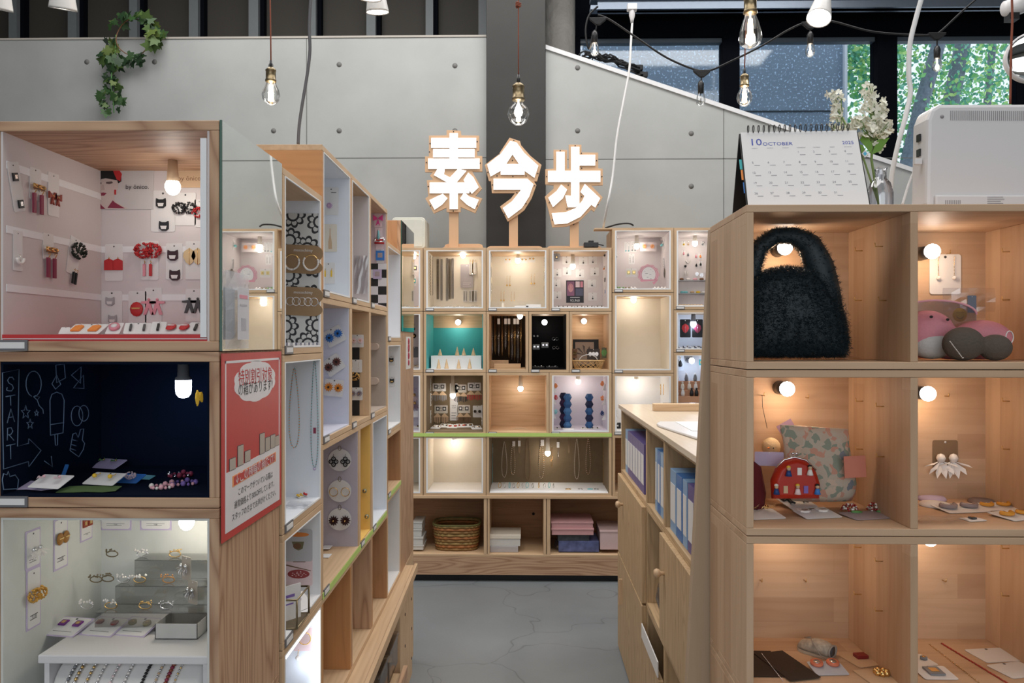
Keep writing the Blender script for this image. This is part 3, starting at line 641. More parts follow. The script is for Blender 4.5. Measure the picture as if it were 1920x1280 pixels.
# ------------------------------------------------------------------ text inside a mesh, in the x,z plane facing -y
_gc = {}
def glyphs(s, size, align='CENTER'):
    k = (s, align)
    if k not in _gc:
        c = bpy.data.curves.new('t', 'FONT'); c.body = s; c.size = 1; c.align_x = align; c.align_y = 'CENTER'; c.resolution_u = 2
        t = bpy.data.objects.new('t', c); COL.objects.link(t); bpy.context.view_layer.update()
        me = bpy.data.meshes.new_from_object(t.evaluated_get(bpy.context.evaluated_depsgraph_get()))
        _gc[k] = ([tuple(v.co) for v in me.vertices], [tuple(p.vertices) for p in me.polygons])
        bpy.data.objects.remove(t); bpy.data.meshes.remove(me)
    return _gc[k]
def mtext(mb, s, size, x, z, y, align='CENTER', sx=1, ang=0, sh=0):
    v, f = glyphs(s, size, align); ca, sa = cos(ang), sin(ang)
    return mb.add([(x+size*(a*sx*ca-b*sa), y, z+size*(a*sx*sa+b*ca)+sh*a*size) for a, b, c in v], f)
# ------------------------------------------------------------------ the lit shop sign
ZX, ZY, ZS = 740, 230, 1920/440
SY = 4.60
def sgn(pts, y=SY): return [(q.x, q.z) for q in (at(ZX+a/ZS, ZY+b/ZS, y) for a, b in pts)]
def rectp(a, b, c, d): return [(a, b), (c, b), (c, d), (a, d)]
def roundp(a, b, c, d, r=30): return [(a, d), (a, b+r), (a+r*.3, b+r*.3), (a+r, b), (c-r, b), (c-r*.3, b+r*.3), (c, b+r), (c, d)]
SIGN = [
 ('the first character of the sign, 素, with the most strokes', 'lit shop sign letter on a wooden post, left of the dark column',
  [(425, 60), (540, 65), (545, 103), (692, 105), (692, 230), (675, 232), (675, 272), (717, 272), (717, 400), (635, 400), (715, 540), (660, 600), (717, 620), (660, 740), (540, 690), (540, 730), (425, 730), (425, 695), (320, 742), (250, 620), (275, 600), (262, 470), (315, 465), (288, 435), (310, 405), (248, 403), (248, 275), (280, 275), (280, 105), (425, 103)],
  [rectp(450, 88, 517, 380), rectp(300, 128, 668, 208), rectp(315, 218, 655, 285), rectp(275, 295, 695, 380), [(350, 382), (410, 382), (405, 425), (455, 450), (440, 495), (322, 430)], [(520, 378), (588, 395), (505, 492), (425, 492), (425, 480)], [(565, 470), (603, 410), (645, 450), (688, 530), (632, 582), (600, 540)], rectp(288, 490, 612, 578), rectp(450, 570, 517, 708), [(395, 583), (433, 620), (390, 670), (328, 712), (285, 635), (345, 605)], [(570, 570), (610, 605), (688, 632), (655, 708), (590, 670), (537, 620)]],
  (443, 720, 520, 985), (400, 965, 722, 1018), [(482, 72), (290, 170), (675, 155), (285, 238), (260, 325), (700, 330), (275, 520), (615, 575), (293, 680), (675, 680), (480, 722)]),
 ('middle', 'lit shop sign letter with a peaked roof shape, in front of the dark column',
  [(940, 122), (1025, 150), (1035, 185), (1110, 270), (1202, 345), (1165, 478), (1140, 480), (1160, 510), (1120, 620), (1060, 715), (1008, 755), (925, 808), (862, 685), (950, 620), (985, 575), (795, 575), (788, 478), (770, 475), (737, 345), (850, 260)],
  [[(945, 152), (970, 158), (965, 260), (912, 340), (868, 395), (785, 442), (758, 345), (870, 255)], [(968, 156), (998, 165), (1060, 250), (1175, 355), (1143, 452), (1062, 395), (1018, 340), (963, 260)], rectp(868, 340, 1062, 428), [(810, 460), (1085, 460), (1135, 505), (1100, 605), (1040, 700), (930, 783), (885, 700), (960, 645), (1005, 590), (1035, 550), (810, 550)]],
  (935, 750, 1008, 1000), (750, 985, 1215, 1018), [(975, 145), (858, 258), (963, 308), (1080, 270), (762, 405), (838, 435), (967, 440), (1075, 435), (1172, 415), (800, 508), (1145, 515), (1000, 572), (1075, 662), (898, 748)]),
 ('right', 'lit shop sign letter with a curved hook at its foot, right of the dark column',
  [(1425, 178), (1528, 180), (1530, 242), (1665, 245), (1665, 372), (1703, 375), (1703, 510), (1610, 515), (1703, 610), (1632, 728), (1608, 710), (1508, 808), (1410, 848), (1290, 855), (1258, 715), (1228, 605), (1300, 540), (1300, 510), (1232, 505), (1232, 380), (1300, 375), (1300, 220), (1412, 222), (1412, 375), (1425, 375)],
  [rectp(1322, 240, 1390, 400), rectp(1443, 200, 1510, 400), rectp(1505, 265, 1640, 352), rectp(1255, 395, 1682, 487), rectp(1443, 480, 1510, 640), [(1395, 597), (1443, 600), (1510, 600), (1510, 665), (1480, 692), (1415, 692)], [(1362, 508), (1410, 548), (1375, 620), (1295, 692), (1257, 615), (1325, 560)], [(1555, 503), (1680, 620), (1640, 695), (1608, 672), (1520, 770), (1410, 825), (1308, 832), (1285, 742), (1400, 733), (1480, 700), (1535, 640), (1553, 600), (1520, 568)]],
  (1435, 810, 1508, 1000), (1245, 985, 1700, 1018), [(1477, 188), (1355, 228), (1528, 250), (1652, 310), (1243, 440), (1695, 440), (1530, 372), (1420, 510), (1530, 605), (1265, 655), (1665, 670), (1290, 795), (1410, 705), (1465, 832)])]
btop = at(960, 464, 4.5).z
for nm, lab, back, strokes, post, bs_, screws in SIGN:
    t = thing('sign_letter', lab, 'sign', (0, 0, 0), group='lit shop sign letters')
    MB().prism(sgn(back), SY, SY+.014).obj('backing_board', MDF, t, bevel=.001)
    q = MB()
    for i, s in enumerate(strokes):
        k0 = len(q.f); q.prism(sgn(s), SY-.008+i*.0003, SY-.0003)
        for k in range(k0, len(q.f)): q.mi[k] = 0 if k == k0 else 1
    q.obj('lit_face', [GSIGN, FOAM], t)
    pp = sgn(rectp(*post)); MB().box(pp[0][0], pp[1][0], SY+.014, SY+.032, btop+.0009, pp[0][1]+.05).obj('post', MDF, t)
    b = sgn(roundp(*bs_)); zb = btop+.0008; zt0 = min(z for x, z in b)
    hb = MB().prism([(x, z-zt0+zb) for x, z in b], SY+.0325, SY+.05); hb.obj('base_board', MDF, t, bevel=.001)
    MB().box(pp[0][0]-.03, pp[1][0]+.03, SY-.05, SY+.0325, zb, zb+.008).obj('foot_plate', MDF, t)
    sm = MB()
    for a, b2 in screws:
        p = at(ZX+a/ZS, ZY+b2/ZS, SY); sm.cyl((p.x, SY-.003, p.z), (p.x, SY, p.z), .0036, seg=8)
    sm.obj('screw', PLASTB, t)
# ------------------------------------------------------------------ hanging bulbs
CORDR = flat('red brown cord', (.24, .07, .04), .8); CORDB = flat('black cord', (.008, .008, .010), .6)
CORDW = flat('white cord', (.78, .78, .78), .5); CORDG = flat('grey cable', (.13, .13, .14), .4)
def pendant(px, py, Y, wpx, kind, label, lit=1, group='brass socket pendant bulbs', cold=0, topy=-30, cordpx=None, en=4):
    """px,py: middle of the glass bulb"""
    p = at(px, py, Y); r = wpx/2/F*Y
    t = thing('pendant_bulb', label, 'pendant lamp', p, group=group)
    if kind == 'globe': prof = [(0, -r), (.4*r, -.92*r), (.75*r, -.66*r), (r, 0), (.85*r, .53*r), (.55*r, .85*r), (.36*r, 1.15*r), (.36*r, 1.5*r)]; top = 1.5*r
    elif kind == 'st': prof = [(0, -1.25*r), (.45*r, -1.18*r), (.85*r, -.9*r), (r, -.45*r), (.9*r, .2*r), (.68*r, 1.0*r), (.5*r, 1.5*r), (.45*r, 2.0*r)]; top = 2.0*r
    elif kind == 's14': prof = [(0, -1.5*r), (.5*r, -1.38*r), (.9*r, -.9*r), (r, -.2*r), (.85*r, .7*r), (.6*r, 1.3*r), (.55*r, 1.6*r)]; top = 1.6*r
    else: prof = [(0, -r*1.15), (.5*r, -1.0*r), (.9*r, -.5*r), (r, 0), (.9*r, .5*r), (.6*r, 1.1*r), (.45*r, 1.7*r)]; top = 1.7*r
    MB().lathe(prof, seg=20).obj('glass_bulb', GLASS, t)
    fm = MB(); fr = {'globe': .20, 'st': .34, 'a': .4, 's14': .16}[kind]*r
    for k in range(6):
        a = k*pi/3; fm.cyl((fr*.7*cos(a), fr*.7*sin(a), -.65*r), (fr*.4*cos(a), fr*.4*sin(a), .62*top), r*.06, seg=5)
    fm.cyl((0, 0, -.2*r), (0, 0, top*.9), r*.07, seg=5)
    fm.obj('filament', (GWHITE if cold else GFIL) if lit else STEEL, t)
    sr = .52*r if kind != 's14' else .62*r
    if kind == 's14':
        MB().lathe([(0, top-.3*r), (sr, top-.3*r), (sr*1.1, top+1.6*r), (sr*.7, top+2.2*r), (0, top+2.6*r)], seg=14).obj('socket', PLASTB, t)
        ct = top+2.5*r
    else:
        s = MB().lathe([(0, top-.25*r), (sr*1.12, top-.25*r), (sr*1.12, top), (sr, top+.05*r), (sr, top+.9*r), (sr*1.1, top+.95*r), (sr*1.05, top+1.1*r), (sr*.5, top+1.35*r), (0, top+1.35*r)], seg=18, rib=.05, ribn=9)
        s.m = 1; s.lathe([(0, top+1.3*r), (sr*.34, top+1.3*r), (sr*.25, top+2.1*r), (0, top+2.1*r)], seg=10); s.obj('socket', [BRASS, PLASTB], t)
        ct = top+2.0*r
    if topy is not None:
        q = at(cordpx or px, topy, Y)-p
        MB().tube([(0, 0, ct), (q.x*.3, 0, ct+(q.z-ct)*.4), (q.x, 0, q.z), (q.x, 0, 4.6-p.z)], .0023, 6).obj('cord', CORDR, t)
    if lit: lamp('bulb_light', 'POINT', (0, 0, -.1*r), en*.25, (1, .85, .65) if not cold else (1, .95, .88), parent=t, shadow_soft_size=r*.5)
    return t
pendant(508, 178, 2.5, 34, 'a', 'clear pear-shaped pendant bulb in a brass socket, left of the grey cable', cordpx=506)
pendant(972, 214, 2.9, 41, 'globe', 'round globe pendant bulb hanging before the dark column', cold=1)
pendant(1407, 63, 2.1, 43, 'st', 'large teardrop pendant bulb with long filament, nearest of the window lamps', en=3)
pendant(1396, 183, 3.1, 29, 'a', 'small frosted-looking pendant bulb under the large teardrop bulb', topy=-30, cordpx=1402)
rk = at(972, 12, 2.9); kn = MB()
for i in range(3): kn.tube([(rk.x+.009*cos(a), rk.y+.009*sin(a)+.001*i, rk.z+.006*i+.003*sin(2*a)) for a in [k*pi/4 for k in range(8)]], .0026, 6, closed=True)
tag(kn.obj('cord_knot', CORDR), 'red-brown knot in the cord above the globe bulb', 'knot')
SYs = 3.9
for px, py, lit, lab in ((1115, 92, 1, 'small string bulb beside the round concrete column'), (1314, 186, 0, 'unlit clear string bulb in front of the sloping wall coping'), (1519, 94, 1, 'small string bulb in front of the outdoor concrete wall'), (1757, 121, 1, 'small string bulb in front of the trees')):
    t = pendant(px, py, SYs, 17.5, 's14', lab, lit=lit, group='bulbs of the black string light', topy=None, en=1.2)
    p = at(px, py, SYs); tops = {1115: (1121, 34), 1314: (1316, 132), 1519: (1519, 42), 1757: (1757, 62)}[px]; q = at(*tops, SYs)-p
    MB().tube([(0, 0, .06), (q.x*.5, 0, q.z*.7), (q.x, 0, q.z)], .004, 6).obj('lead', CORDB, t)
    MB().prism([(q.x-.045, q.z+.002), (q.x+.045, q.z+.002), (q.x+.04, q.z-.010), (q.x+.010, q.z-.035), (q.x-.010, q.z-.035), (q.x-.04, q.z-.010)], -.008, .008).obj('junction', CORDB, t, bevel=.003)
def cable(name, pts, Y, r, mat, label, cat='cable', smooth=6):
    P = [at(a, b, y if y is not None else Y) for a, b, y in [(q if len(q) == 3 else (*q, None)) for q in pts]]
    out = []
    for i in range(len(P)-1):
        p0, p1, p2, p3 = P[max(i-1, 0)], P[i], P[i+1], P[min(i+2, len(P)-1)]
        for k in range(smooth):
            u = k/smooth; out.append(.5*((2*p1)+(p2-p0)*u+(2*p0-5*p1+4*p2-p3)*u*u+(3*p1-p0-3*p2+p3)*u**3))
    out.append(P[-1])
    if pts[0][1] < 0: out.insert(0, Vector((out[0].x, out[0].y, 4.6)))
    return tag(MB().tube(out, r, 7).obj(name, mat), label, cat)
cable('string_light_cord', [(1121, 12), (1104, 30), (1098, 60), (1104, 92), (1112, 60)], SYs, .005, CORDB, 'looped start of the black string light cord by the round column')
cable('string_light_cord', [(1121, 28), (1145, 38), (1200, 75), (1250, 108), (1302, 130), (1330, 132), (1368, 116), (1430, 85), (1480, 55), (1519, 40), (1560, 40), (1640, 60), (1745, 66), (1762, 60), (1800, 25), (1840, -10)], SYs, .005, CORDB, 'black string light cord swagging across the windows')
cable('plug_cable', [(1186, 35), (1183, 80), (1180, 130), (1170, 185), (1157, 255), (1149, 330), (1139, 385), (1131, 427, 4.6)], 4.4, .0066, CORDW, 'white cable hanging from the track plug down beside the last sign letter')
p = at(1185, 20, 4.4)
t = thing('plug', 'white plug adapter at the track end above the white cable', 'plug', p)
MB().box(-.027, .027, -.02, .02, 0, .035).obj('adapter', PLASTW, t, bevel=.003)
MB().lathe([(.017, 0), (.017, -.03), (.011, -.05), (.008, -.07), (0, -.07)], seg=12).obj('connector', PLASTW, t)
cable('thick_cable', [(1730, -10), (1716, 40), (1706, 85), (1704, 140), (1707, 175), (1697, 222), (1683, 275), (1672, 330), (1669, 390)], 1.5, .0046, CORDW, 'thick white cable running down between the flowers and the white machine')
cable('thin_cable', [(1722, 290), (1716, 315), (1704, 345), (1692, 384)], 1.34, .0022, CORDW, 'thin pale cable at the side of the white machine')
cable('grey_cable', [(583, -10), (580, 50), (581, 95), (576, 140), (566, 200), (561, 236), (559, 270)], 2.0, .0042, CORDG, 'dark grey cable hanging behind the high orange-sided box')
cable('black_cable', [(1112, 462, 4.5), (1118, 458), (1132, 460)], 4.56, .003, CORDB, 'short black cable curling by the power adapter under the last sign letter')
cable('black_cable', [(1135, 427, 4.6), (1160, 420), (1180, 419), (1188, 423, 4.6)], 4.6, .005, CORDB, 'thin black cable on top of the pink oval sign box')
p = at(1108, 464, 4.53)
MBx = MB().box(-.042, .042, -.03, .03, .0012, .03); MBx.box(-.015, .015, -.02, .02, .03, .042)
tag(MBx.obj('power_adapter', PLASTB, loc=(p.x, 4.535, btop+.0008), bevel=.003), 'black power adapter lying under the last sign letter', 'adapter')
p = at(1130, 430, 4.55)
tag(MB().box(-.05, .055, -.04, .04, 0, .008).obj('wood_offcut', WB['X'], loc=(p.x+.0, 4.56, p.z-.004)), 'thin dark wooden offcut jutting beside the pink oval sign box', 'board')
# tangled cable bundle on the coping
cb = thing('cable_bundle', 'tangled black cable bundle lying on the sloping white coping', 'cable', at(1155, 130, 5.0))
bm = MB(); o = at(1155, 130, 5.0); rr = random.Random(5)
for j in range(9):
    a = at(1092+rr.uniform(0, 12), 108+rr.uniform(0, 8), 5); b = at(1205+rr.uniform(-12, 6), 150+rr.uniform(-12, 3), 5)
    pts = [a.lerp(b, u)+Vector((0, rr.uniform(-.04, .04), .03+rr.uniform(-.005, .02)+.022*sin(u*pi))) for u in [k/9 for k in range(10)]]
    bm.tube([q-o for q in pts], .0055, 6)
bm.tube([at(1090+14*cos(a)+8, 108+12*sin(a), 5)-o for a in [k*pi/6 for k in range(12)]], .005, 6, closed=True)
bm.obj('coils', CORDB, cb)
q = MB()
for px, py in ((1198, 133), (1207, 146), (1200, 150)): c = at(px, py, 5)-o+Vector((0, 0, .02)); q.box(c.x-.03, c.x+.025, c.y-.015, c.y+.015, c.z-.018, c.z+.018)
q.obj('plug', CORDB, cb, bevel=.006)
# ------------------------------------------------------------------ white cone spotlights
CONEW = flat('white lamp enamel', (.74, .73, .71), .35)
def spot(px, py, Y, wpx, tilt, turn, label, en=14, aim=0):
    p = at(px, py, Y); r = wpx/2/F*Y
    t = thing('spotlight', label, 'spotlight', p, (R(tilt), 0, R(turn)), 'white cone spotlights')
    MB().lathe([(r*.94, .004), (r, 0), (r*.97, .01), (r*.55, 2.6*r), (r*.42, 2.9*r), (0, 2.9*r)], seg=28).obj('cone_shade', CONEW, t)
    MB().lathe([(0, .010), (r*.93, .010)], seg=28).obj('diffuser', GWHITE, t)
    MB().cyl((0, 0, 2.9*r), (0, 0, 2.9*r+.05), .009).obj('stem', CONEW, t)
    if not aim: Mr = t.rotation_euler.to_matrix(); u_ = Mr.transposed() @ Vector((0, 0, 4.6-p.z-.2)); MB().tube([(0, 0, 2.9*r+.045), u_+Vector((0, 0, 2.9*r+.045))], .006, 6).obj('rod', CONEW, t)
    lamp('spot_light', 'SPOT', (0, 0, -.004), en, (1, .93, .84), parent=t, spot_size=R(105), spot_blend=.7, shadow_soft_size=.03)
    return t
spot(118, 18, 3.2, 49, 18, 30, 'white cone spotlight above the ivy wreath, whole in view')
spot(-3, 18, 3.2, 49, 18, 40, 'white cone spotlight cut by the picture edge, left of the ivy')
spot(708, 24, 3.3, 43, 10, -10, 'white cone spotlight near the middle, lower of the two')
spot(694, -1, 2.9, 42, 10, 15, 'white cone spotlight near the middle, mostly above the picture')
so = spot(1535, 35, 3.0, 45, 16, 20, 'white cone spotlight in front of the windows', en=26, aim=1)
so.rotation_euler = (Vector((.62, 2.42, 1.11))-so.location).to_track_quat('-Z', 'Y').to_euler()
Mr = so.rotation_euler.to_matrix(); r_ = 45/2/F*3.0; MB().tube([(0, 0, 2.9*r_+.045), Vector((0, 0, 2.9*r_+.045))+Mr.transposed() @ Vector((0, 0, 4.4-so.location.z))], .006, 6).obj('rod', CONEW, so)
# round mirror at the right edge
p = at(1936, 107, 1.9); r = 46/F*1.9
t = thing('round_mirror', 'round white-rimmed mirror hanging at the picture edge before the trees', 'mirror', p, (0, 0, R(-12)))
M9 = Matrix.Rotation(R(90), 3, 'X')
MB().lathe([(0, .012), (r*.4, .010), (r*.8, .004), (r*.93, 0)], seg=32, M=M9).obj('convex_glass', MIRROR, t)
MB().lathe([(r*.93, .004), (r, .004), (r, -.014), (0, -.014)], seg=32, M=M9).obj('rim', PLASTW, t)
cable('red_cable', [(1897, -10), (1898, 40), (1896, 90), (1894, 195)], 1.7, .0024, CORDR, 'thin rust-red cord hanging before the round mirror', 'cord')
# ------------------------------------------------------------------ ivy wreath on the wall
IVY = [flat('ivy '+str(i), c, .5, var=.25, scale=15) for i, c in enumerate(((.022, .055, .022), (.035, .09, .025), (.07, .13, .03), (.11, .16, .035)))]
o = at(251, 70, 4.88); iv = thing('ivy_wreath', 'artificial ivy wreath with a trailing end hung on the concrete wall top', 'plant', o)
s1 = 4.88/F
MB().tube([(34*s1*cos(a), .01*sin(3*a), 34*s1*sin(a)) for a in [k*pi/12 for k in range(24)]], .0035, 6, closed=True).obj('ring', BROWN, iv)
trail = [(-34, -10), (-44, 5), (-38, -45), (-46, -75), (-42, -100), (-40, -120), (-42, -142)]
MB().tube([(a*s1, 0, b*s1) for a, b in [(-34, 5), (-36, -30), (-42, -60), (-44, -90), (-40, -115), (-38, -143)]], .003, 6).obj('stem', GREEN, iv)
lf = MB(); ri = random.Random(11)
LOBE = [(0, 0), (.3, -.16), (.52, .02), (.36, .2), (.5, .5), (.22, .48), (0, .95), (-.22, .48), (-.5, .5), (-.36, .2), (-.52, .02), (-.3, -.16)]
def leafat(x, z, s, m):
    a = ri.uniform(0, 2*pi); M = Matrix.Rotation(ri.uniform(-.7, .7), 3, 'X') @ Matrix.Rotation(ri.uniform(-.7, .7), 3, 'Z') @ Matrix.Rotation(a, 3, 'Y')
    c = Vector((x*s1, ri.uniform(-.05, .03), z*s1)); lf.m = m
    lf.add([c+M @ Vector((u*s*s1, .04*s*s1*(abs(u)), w*s*s1)) for u, w in LOBE], [tuple(range(12))])
for k in range(26): a = R(ri.uniform(20, 150)); leafat(40*cos(a)+ri.uniform(-6, 6), 38*sin(a)+ri.uniform(-6, 6), ri.uniform(13, 21), ri.choice((0, 1, 1, 2)))
for k in range(26): a = R(ri.uniform(-35, 40)); leafat(44*cos(a)+ri.uniform(-8, 8), 38*sin(a)+ri.uniform(-6, 8), ri.uniform(14, 24), ri.choice((1, 2, 2, 3)))
for k in range(20): leafat(ri.uniform(-62, -30), ri.uniform(-52, -10), ri.uniform(15, 24), ri.choice((0, 1, 2, 3)))
for k in range(12): leafat(ri.uniform(-20, 22), ri.uniform(-55, -35), ri.uniform(13, 22), ri.choice((0, 0, 1)))
for k in range(18): leafat(ri.uniform(-58, -28), ri.uniform(-110, -55), ri.uniform(13, 20), ri.choice((0, 1, 2, 3)))
for k in range(18): leafat(ri.uniform(-62, -18), ri.uniform(-146, -105), ri.uniform(12, 20), ri.choice((0, 1, 1, 2)))
lf.obj('foliage', IVY, iv)
# cream appliance on the back unit
p = at(797, 401, 4.55); q = at(735, 460, 4.55)
t = thing('appliance', 'cream rounded appliance standing on the back boxes left of the first sign letter', 'appliance', (q.x, 4.55, btop+.0008))
w_, h_ = p.x-q.x, p.z-q.z
def rrect(x0, x1, z0, z1, r, n=5):
    out = []
    for cx, cz, a0 in ((x1-r, z1-r, 0), (x0+r, z1-r, 90), (x0+r, z0+r, 180), (x1-r, z0+r, 270)):
        for k in range(n+1): a = R(a0+90*k/n); out.append((cx+r*cos(a), cz+r*sin(a)))
    return out
CRM = flat('cream plastic', (.72, .71, .62), .4)
MB().prism(rrect(0, w_, 0, h_, .02), 0, .2).obj('housing', CRM, t, bevel=.004)
MB().prism(rrect(.012, w_-.012, .012, h_-.012, .014), -.003, -.0002).obj('front_panel', CRM, t, bevel=.001)
# ------------------------------------------------------------------ things on the front right unit
topz = lz(.2115)
cx0 = at(1403, 380, 1.235).x
ca = thing('desk_calendar', 'white spiral-bound desk calendar showing October 2025', 'calendar', (cx0, 1.235, topz), (0, 0, R(-3)))
cw, chh = .187, .1345; tl = math.atan2(.055, chh)
pg = MB().box(0, cw, -.0006, 0, 0, .145); pgo = pg.obj('page', WHITE, ca, rot=(-tl, 0, 0), loc=(0, 0, .0008))
pb = MB().box(-.002, cw+.002, .0004, .002, 0, .143); pb.obj('front_board', BLACK, ca, rot=(-tl, 0, 0), loc=(0, 0, .0008))
MB().box(-.002, cw+.002, -.002, 0, 0, .143).obj('stand_board', BLACK, ca, rot=(tl, 0, 0), loc=(0, .112, .0008))
rg = MB()
for k in range(20):
    x = .012+k*(cw-.026)/19
    rg.tube([(x, .053+.0048*cos(a), .1405+.006*sin(a)) for a in [j*pi/4 for j in range(8)]], .0008, 5, closed=True)
rg.obj('spiral_binding', PLASTB, ca)
INK = flat('calendar blue ink', (.06, .09, .42), .6); INKG = flat('grey ink', (.22, .22, .26), .6)
tx = MB(); mtext(tx, '10', .0185, .0225, .124, -.0009, sx=1.15); mtext(tx, 'OCTOBER', .0095, .0575, .1205, -.0009, sx=1.1); mtext(tx, '2025', .0085, .170, .1205, -.0009, sx=1.1)
tx.m = 1
for i, d in enumerate(('SUNDAY', 'MONDAY', 'TUESDAY', 'WEDNESDAY', 'THURSDAY', 'FRIDAY', 'SATURDAY')): mtext(tx, d, .0024, .02+i*.0248, .1125, -.0009)
for d in range(1, 32):
    r_, c_ = divmod(d+2, 7); mtext(tx, str(d), .0055, .0145+c_*.0248, .104-r_*.0195, -.0009)
    tx.box(.0165+c_*.0248, .0255+c_*.0248, -.0009, -.0007, .0985-r_*.0195, .0991-r_*.0195)
for v in range(len(tx.v)): x, y, z = tx.v[v]; tx.v[v] = (x, y, z)
lo = tx.obj('print', [INK, INKG], pgo)
q = MB(); q.box(-.006, 0, .002, .003, .075, .094); q.m = 1; q.box(-.005, 0, .002, .003, .055, .074); q.m = 2; q.box(-.0035, 0, .002, .003, .03, .05)
q.obj('index_tabs', [TEAL, ORANGE, BLUE], ca, rot=(-tl, 0, 0), loc=(0, 0, 0))
# vase of white flowers
vp = at(1636, 380, 1.43)
va = thing('flower_vase', 'ribbed clear glass bottle vase with white hydrangea-like flowers', 'vase', (vp.x, 1.40, topz))
MB().lathe([(0, .001), (.0195, .001), (.0215, .01), (.0215, .055), (.017, .072), (.0105, .080), (.0105, .096), (.0125, .100)], seg=40, rib=.035, ribn=20).obj('glass_bottle', clearmat('vase glass', (.93, .94, 1), .42, .10), va)
STEMM = flat('flower stem', (.20, .30, .10), .6); BLOS = flat('ivory petals', (.86, .85, .74), .7, var=.05); LEAFG = flat('bright leaf', (.16, .34, .05), .5)
def vv(px, py, y=1.40): q = at(px, py, y); return Vector((q.x-vp.x, y-1.40, q.z-topz))
sm = MB(); heads = []
sm.tube([(0, 0, .02), vv(1634, 300), vv(1637, 240), vv(1632, 190)], .0022, 6); sm.tube([(.004, .003, .02), vv(1620, 300), vv(1600, 262), vv(1576, 215)], .0017, 6)
rf = random.Random(4)
fm = MB()
def floret(c, s):
    n = Vector((rf.uniform(-1, 1), rf.uniform(-1.2, .2), rf.uniform(-.6, 1))).normalized(); M = n.to_track_quat('Z', 'Y').to_matrix()
    for k in range(4):
        a = k*pi/2+rf.uniform(-.2, .2); d = Vector((cos(a), sin(a), 0)); e = Vector((-sin(a), cos(a), 0))
        fm.add([c+M @ (q*s) for q in (Vector((0, 0, 0)), d*.5+e*.42+Vector((0, 0, .1)), d*1.0+e*.25+Vector((0, 0, .2)), d*1.0-e*.25+Vector((0, 0, .2)), d*.5-e*.42+Vector((0, 0, .1)))], [(0, 1, 2, 3, 4)])
for cx_, cy_, rx_, ry_, n in ((1640, 205, 26, 26, 60), (1648, 235, 24, 24, 55), (1618, 238, 24, 22, 50), (1628, 172, 14, 14, 24), (1652, 272, 12, 10, 9), (1572, 195, 10, 22, 20), (1566, 232, 14, 24, 26), (1585, 245, 14, 16, 22), (1557, 175, 6, 10, 6), (1604, 228, 10, 12, 14)):
    for k in range(n):
        while 1:
            u, w2 = rf.uniform(-1, 1), rf.uniform(-1, 1)
            if u*u+w2*w2 < 1: break
        c = vv(cx_+u*rx_, cy_+w2*ry_, 1.40+rf.uniform(-.02, .02)); floret(c, rf.uniform(.0055, .0085))
        if k % 3 == 0: sm.tube([vv(1637 if cx_ > 1600 else 1580, cy_+ry_*1.2), c], .0007, 4)
fm.obj('blossom', BLOS, va); sm.obj('stem', STEMM, va)
for pts in (((1634, 288), (1612, 262), (1622, 248), (1636, 270)), ((1634, 290), (1645, 262), (1668, 258), (1652, 282)), ((1628, 292), (1606, 285), (1600, 268), (1618, 272))):
    q = MB(); P = [vv(a, b, 1.395) for a, b in pts]; q.add(P+[p_+Vector((0, .001, 0)) for p_ in P], [(0, 1, 2, 3), (7, 6, 5, 4), (0, 4, 5, 1), (1, 5, 6, 2), (2, 6, 7, 3), (3, 7, 4, 0)]); q.obj('leaf', LEAFG, va)
q = MB(); c = vv(1622, 288, 1.385); q.prism([(c.x, c.z+.007), (c.x+.006, c.z), (c.x, c.z-.007), (c.x-.006, c.z)], c.y, c.y+.0005); q.m = 1; q.prism([(c.x, c.z+.004), (c.x+.0035, c.z), (c.x, c.z-.004), (c.x-.0035, c.z)], c.y-.0003, c.y); q.obj('tag', [WHITE, flat('cyan print', (.1, .5, .75), .5)], va)
# white machine
m0 = at(1737, 380, 1.29).x
mc = thing('white_machine', 'large white plastic machine with rounded corner and vent slots on the pine unit', 'machine', (m0, 1.29, topz), (0, 0, R(2)))
zt_ = at(1800, 191, 1.29).z-topz
MB().prism([(0, .018), (.004, .0), (.34, 0), (.34, zt_), (.022, zt_-.003), (.010, zt_-.010), (.003, zt_-.028)], 0, .05).obj('housing', PLASTW, mc, bevel=.006)
MB().box(.012, .34, -.006, 0, .002, .030).obj('lower_ledge', PLASTW, mc, bevel=.003)
vs = MB()
for k in range(44): vs.box(.040+k*.0034, .0412+k*.0034, -.0006, .0004, zt_-.030, zt_-.014)
vs.cyl((.026, -.0006, zt_-.024), (.026, .0, zt_-.024), .0032, seg=12)
for k in range(9): vs.box(.028+k*.003, .029+k*.003, -.0066, -.0056, .010, .021)
vs.obj('vent', flat('vent grey', (.30, .29, .30), .6), mc)
tq = MB()
for k in range(5): tq.box(.098, .098+[.026, .028, .022, .026, .036][k], -.0066, -.0058, .026-k*.0035, .0268-k*.0035)
tq.obj('print', INKG, mc)
MB().box(-.012, .0, .012, .02, .084, .094).obj('cable_plug', PLASTW, mc, bevel=.001)
q = MB()
for z in (.10, .125): q.box(-.0006, .002, .02, .03, z, z+.012)
q.obj('port', PLASTB, mc)

t = thing('track_adapter', 'white track adapter joint at the top edge of the picture by the round mirror', 'adapter', at(1897, 14, 3.2))
MB().lathe([(0, -.03), (.03, -.03), (.036, .02), (.03, .05), (0, .05)], seg=18, M=Matrix.Rotation(R(80), 3, 'Y')).obj('housing', PLASTW, t); MB().box(-.02, .02, -.02, .02, -.055, -.028).obj('clip', PLASTB, t); MB().cyl((0, 0, .02), (0, 0, 4.6-t.location.z), .008).obj('rod', PLASTW, t)
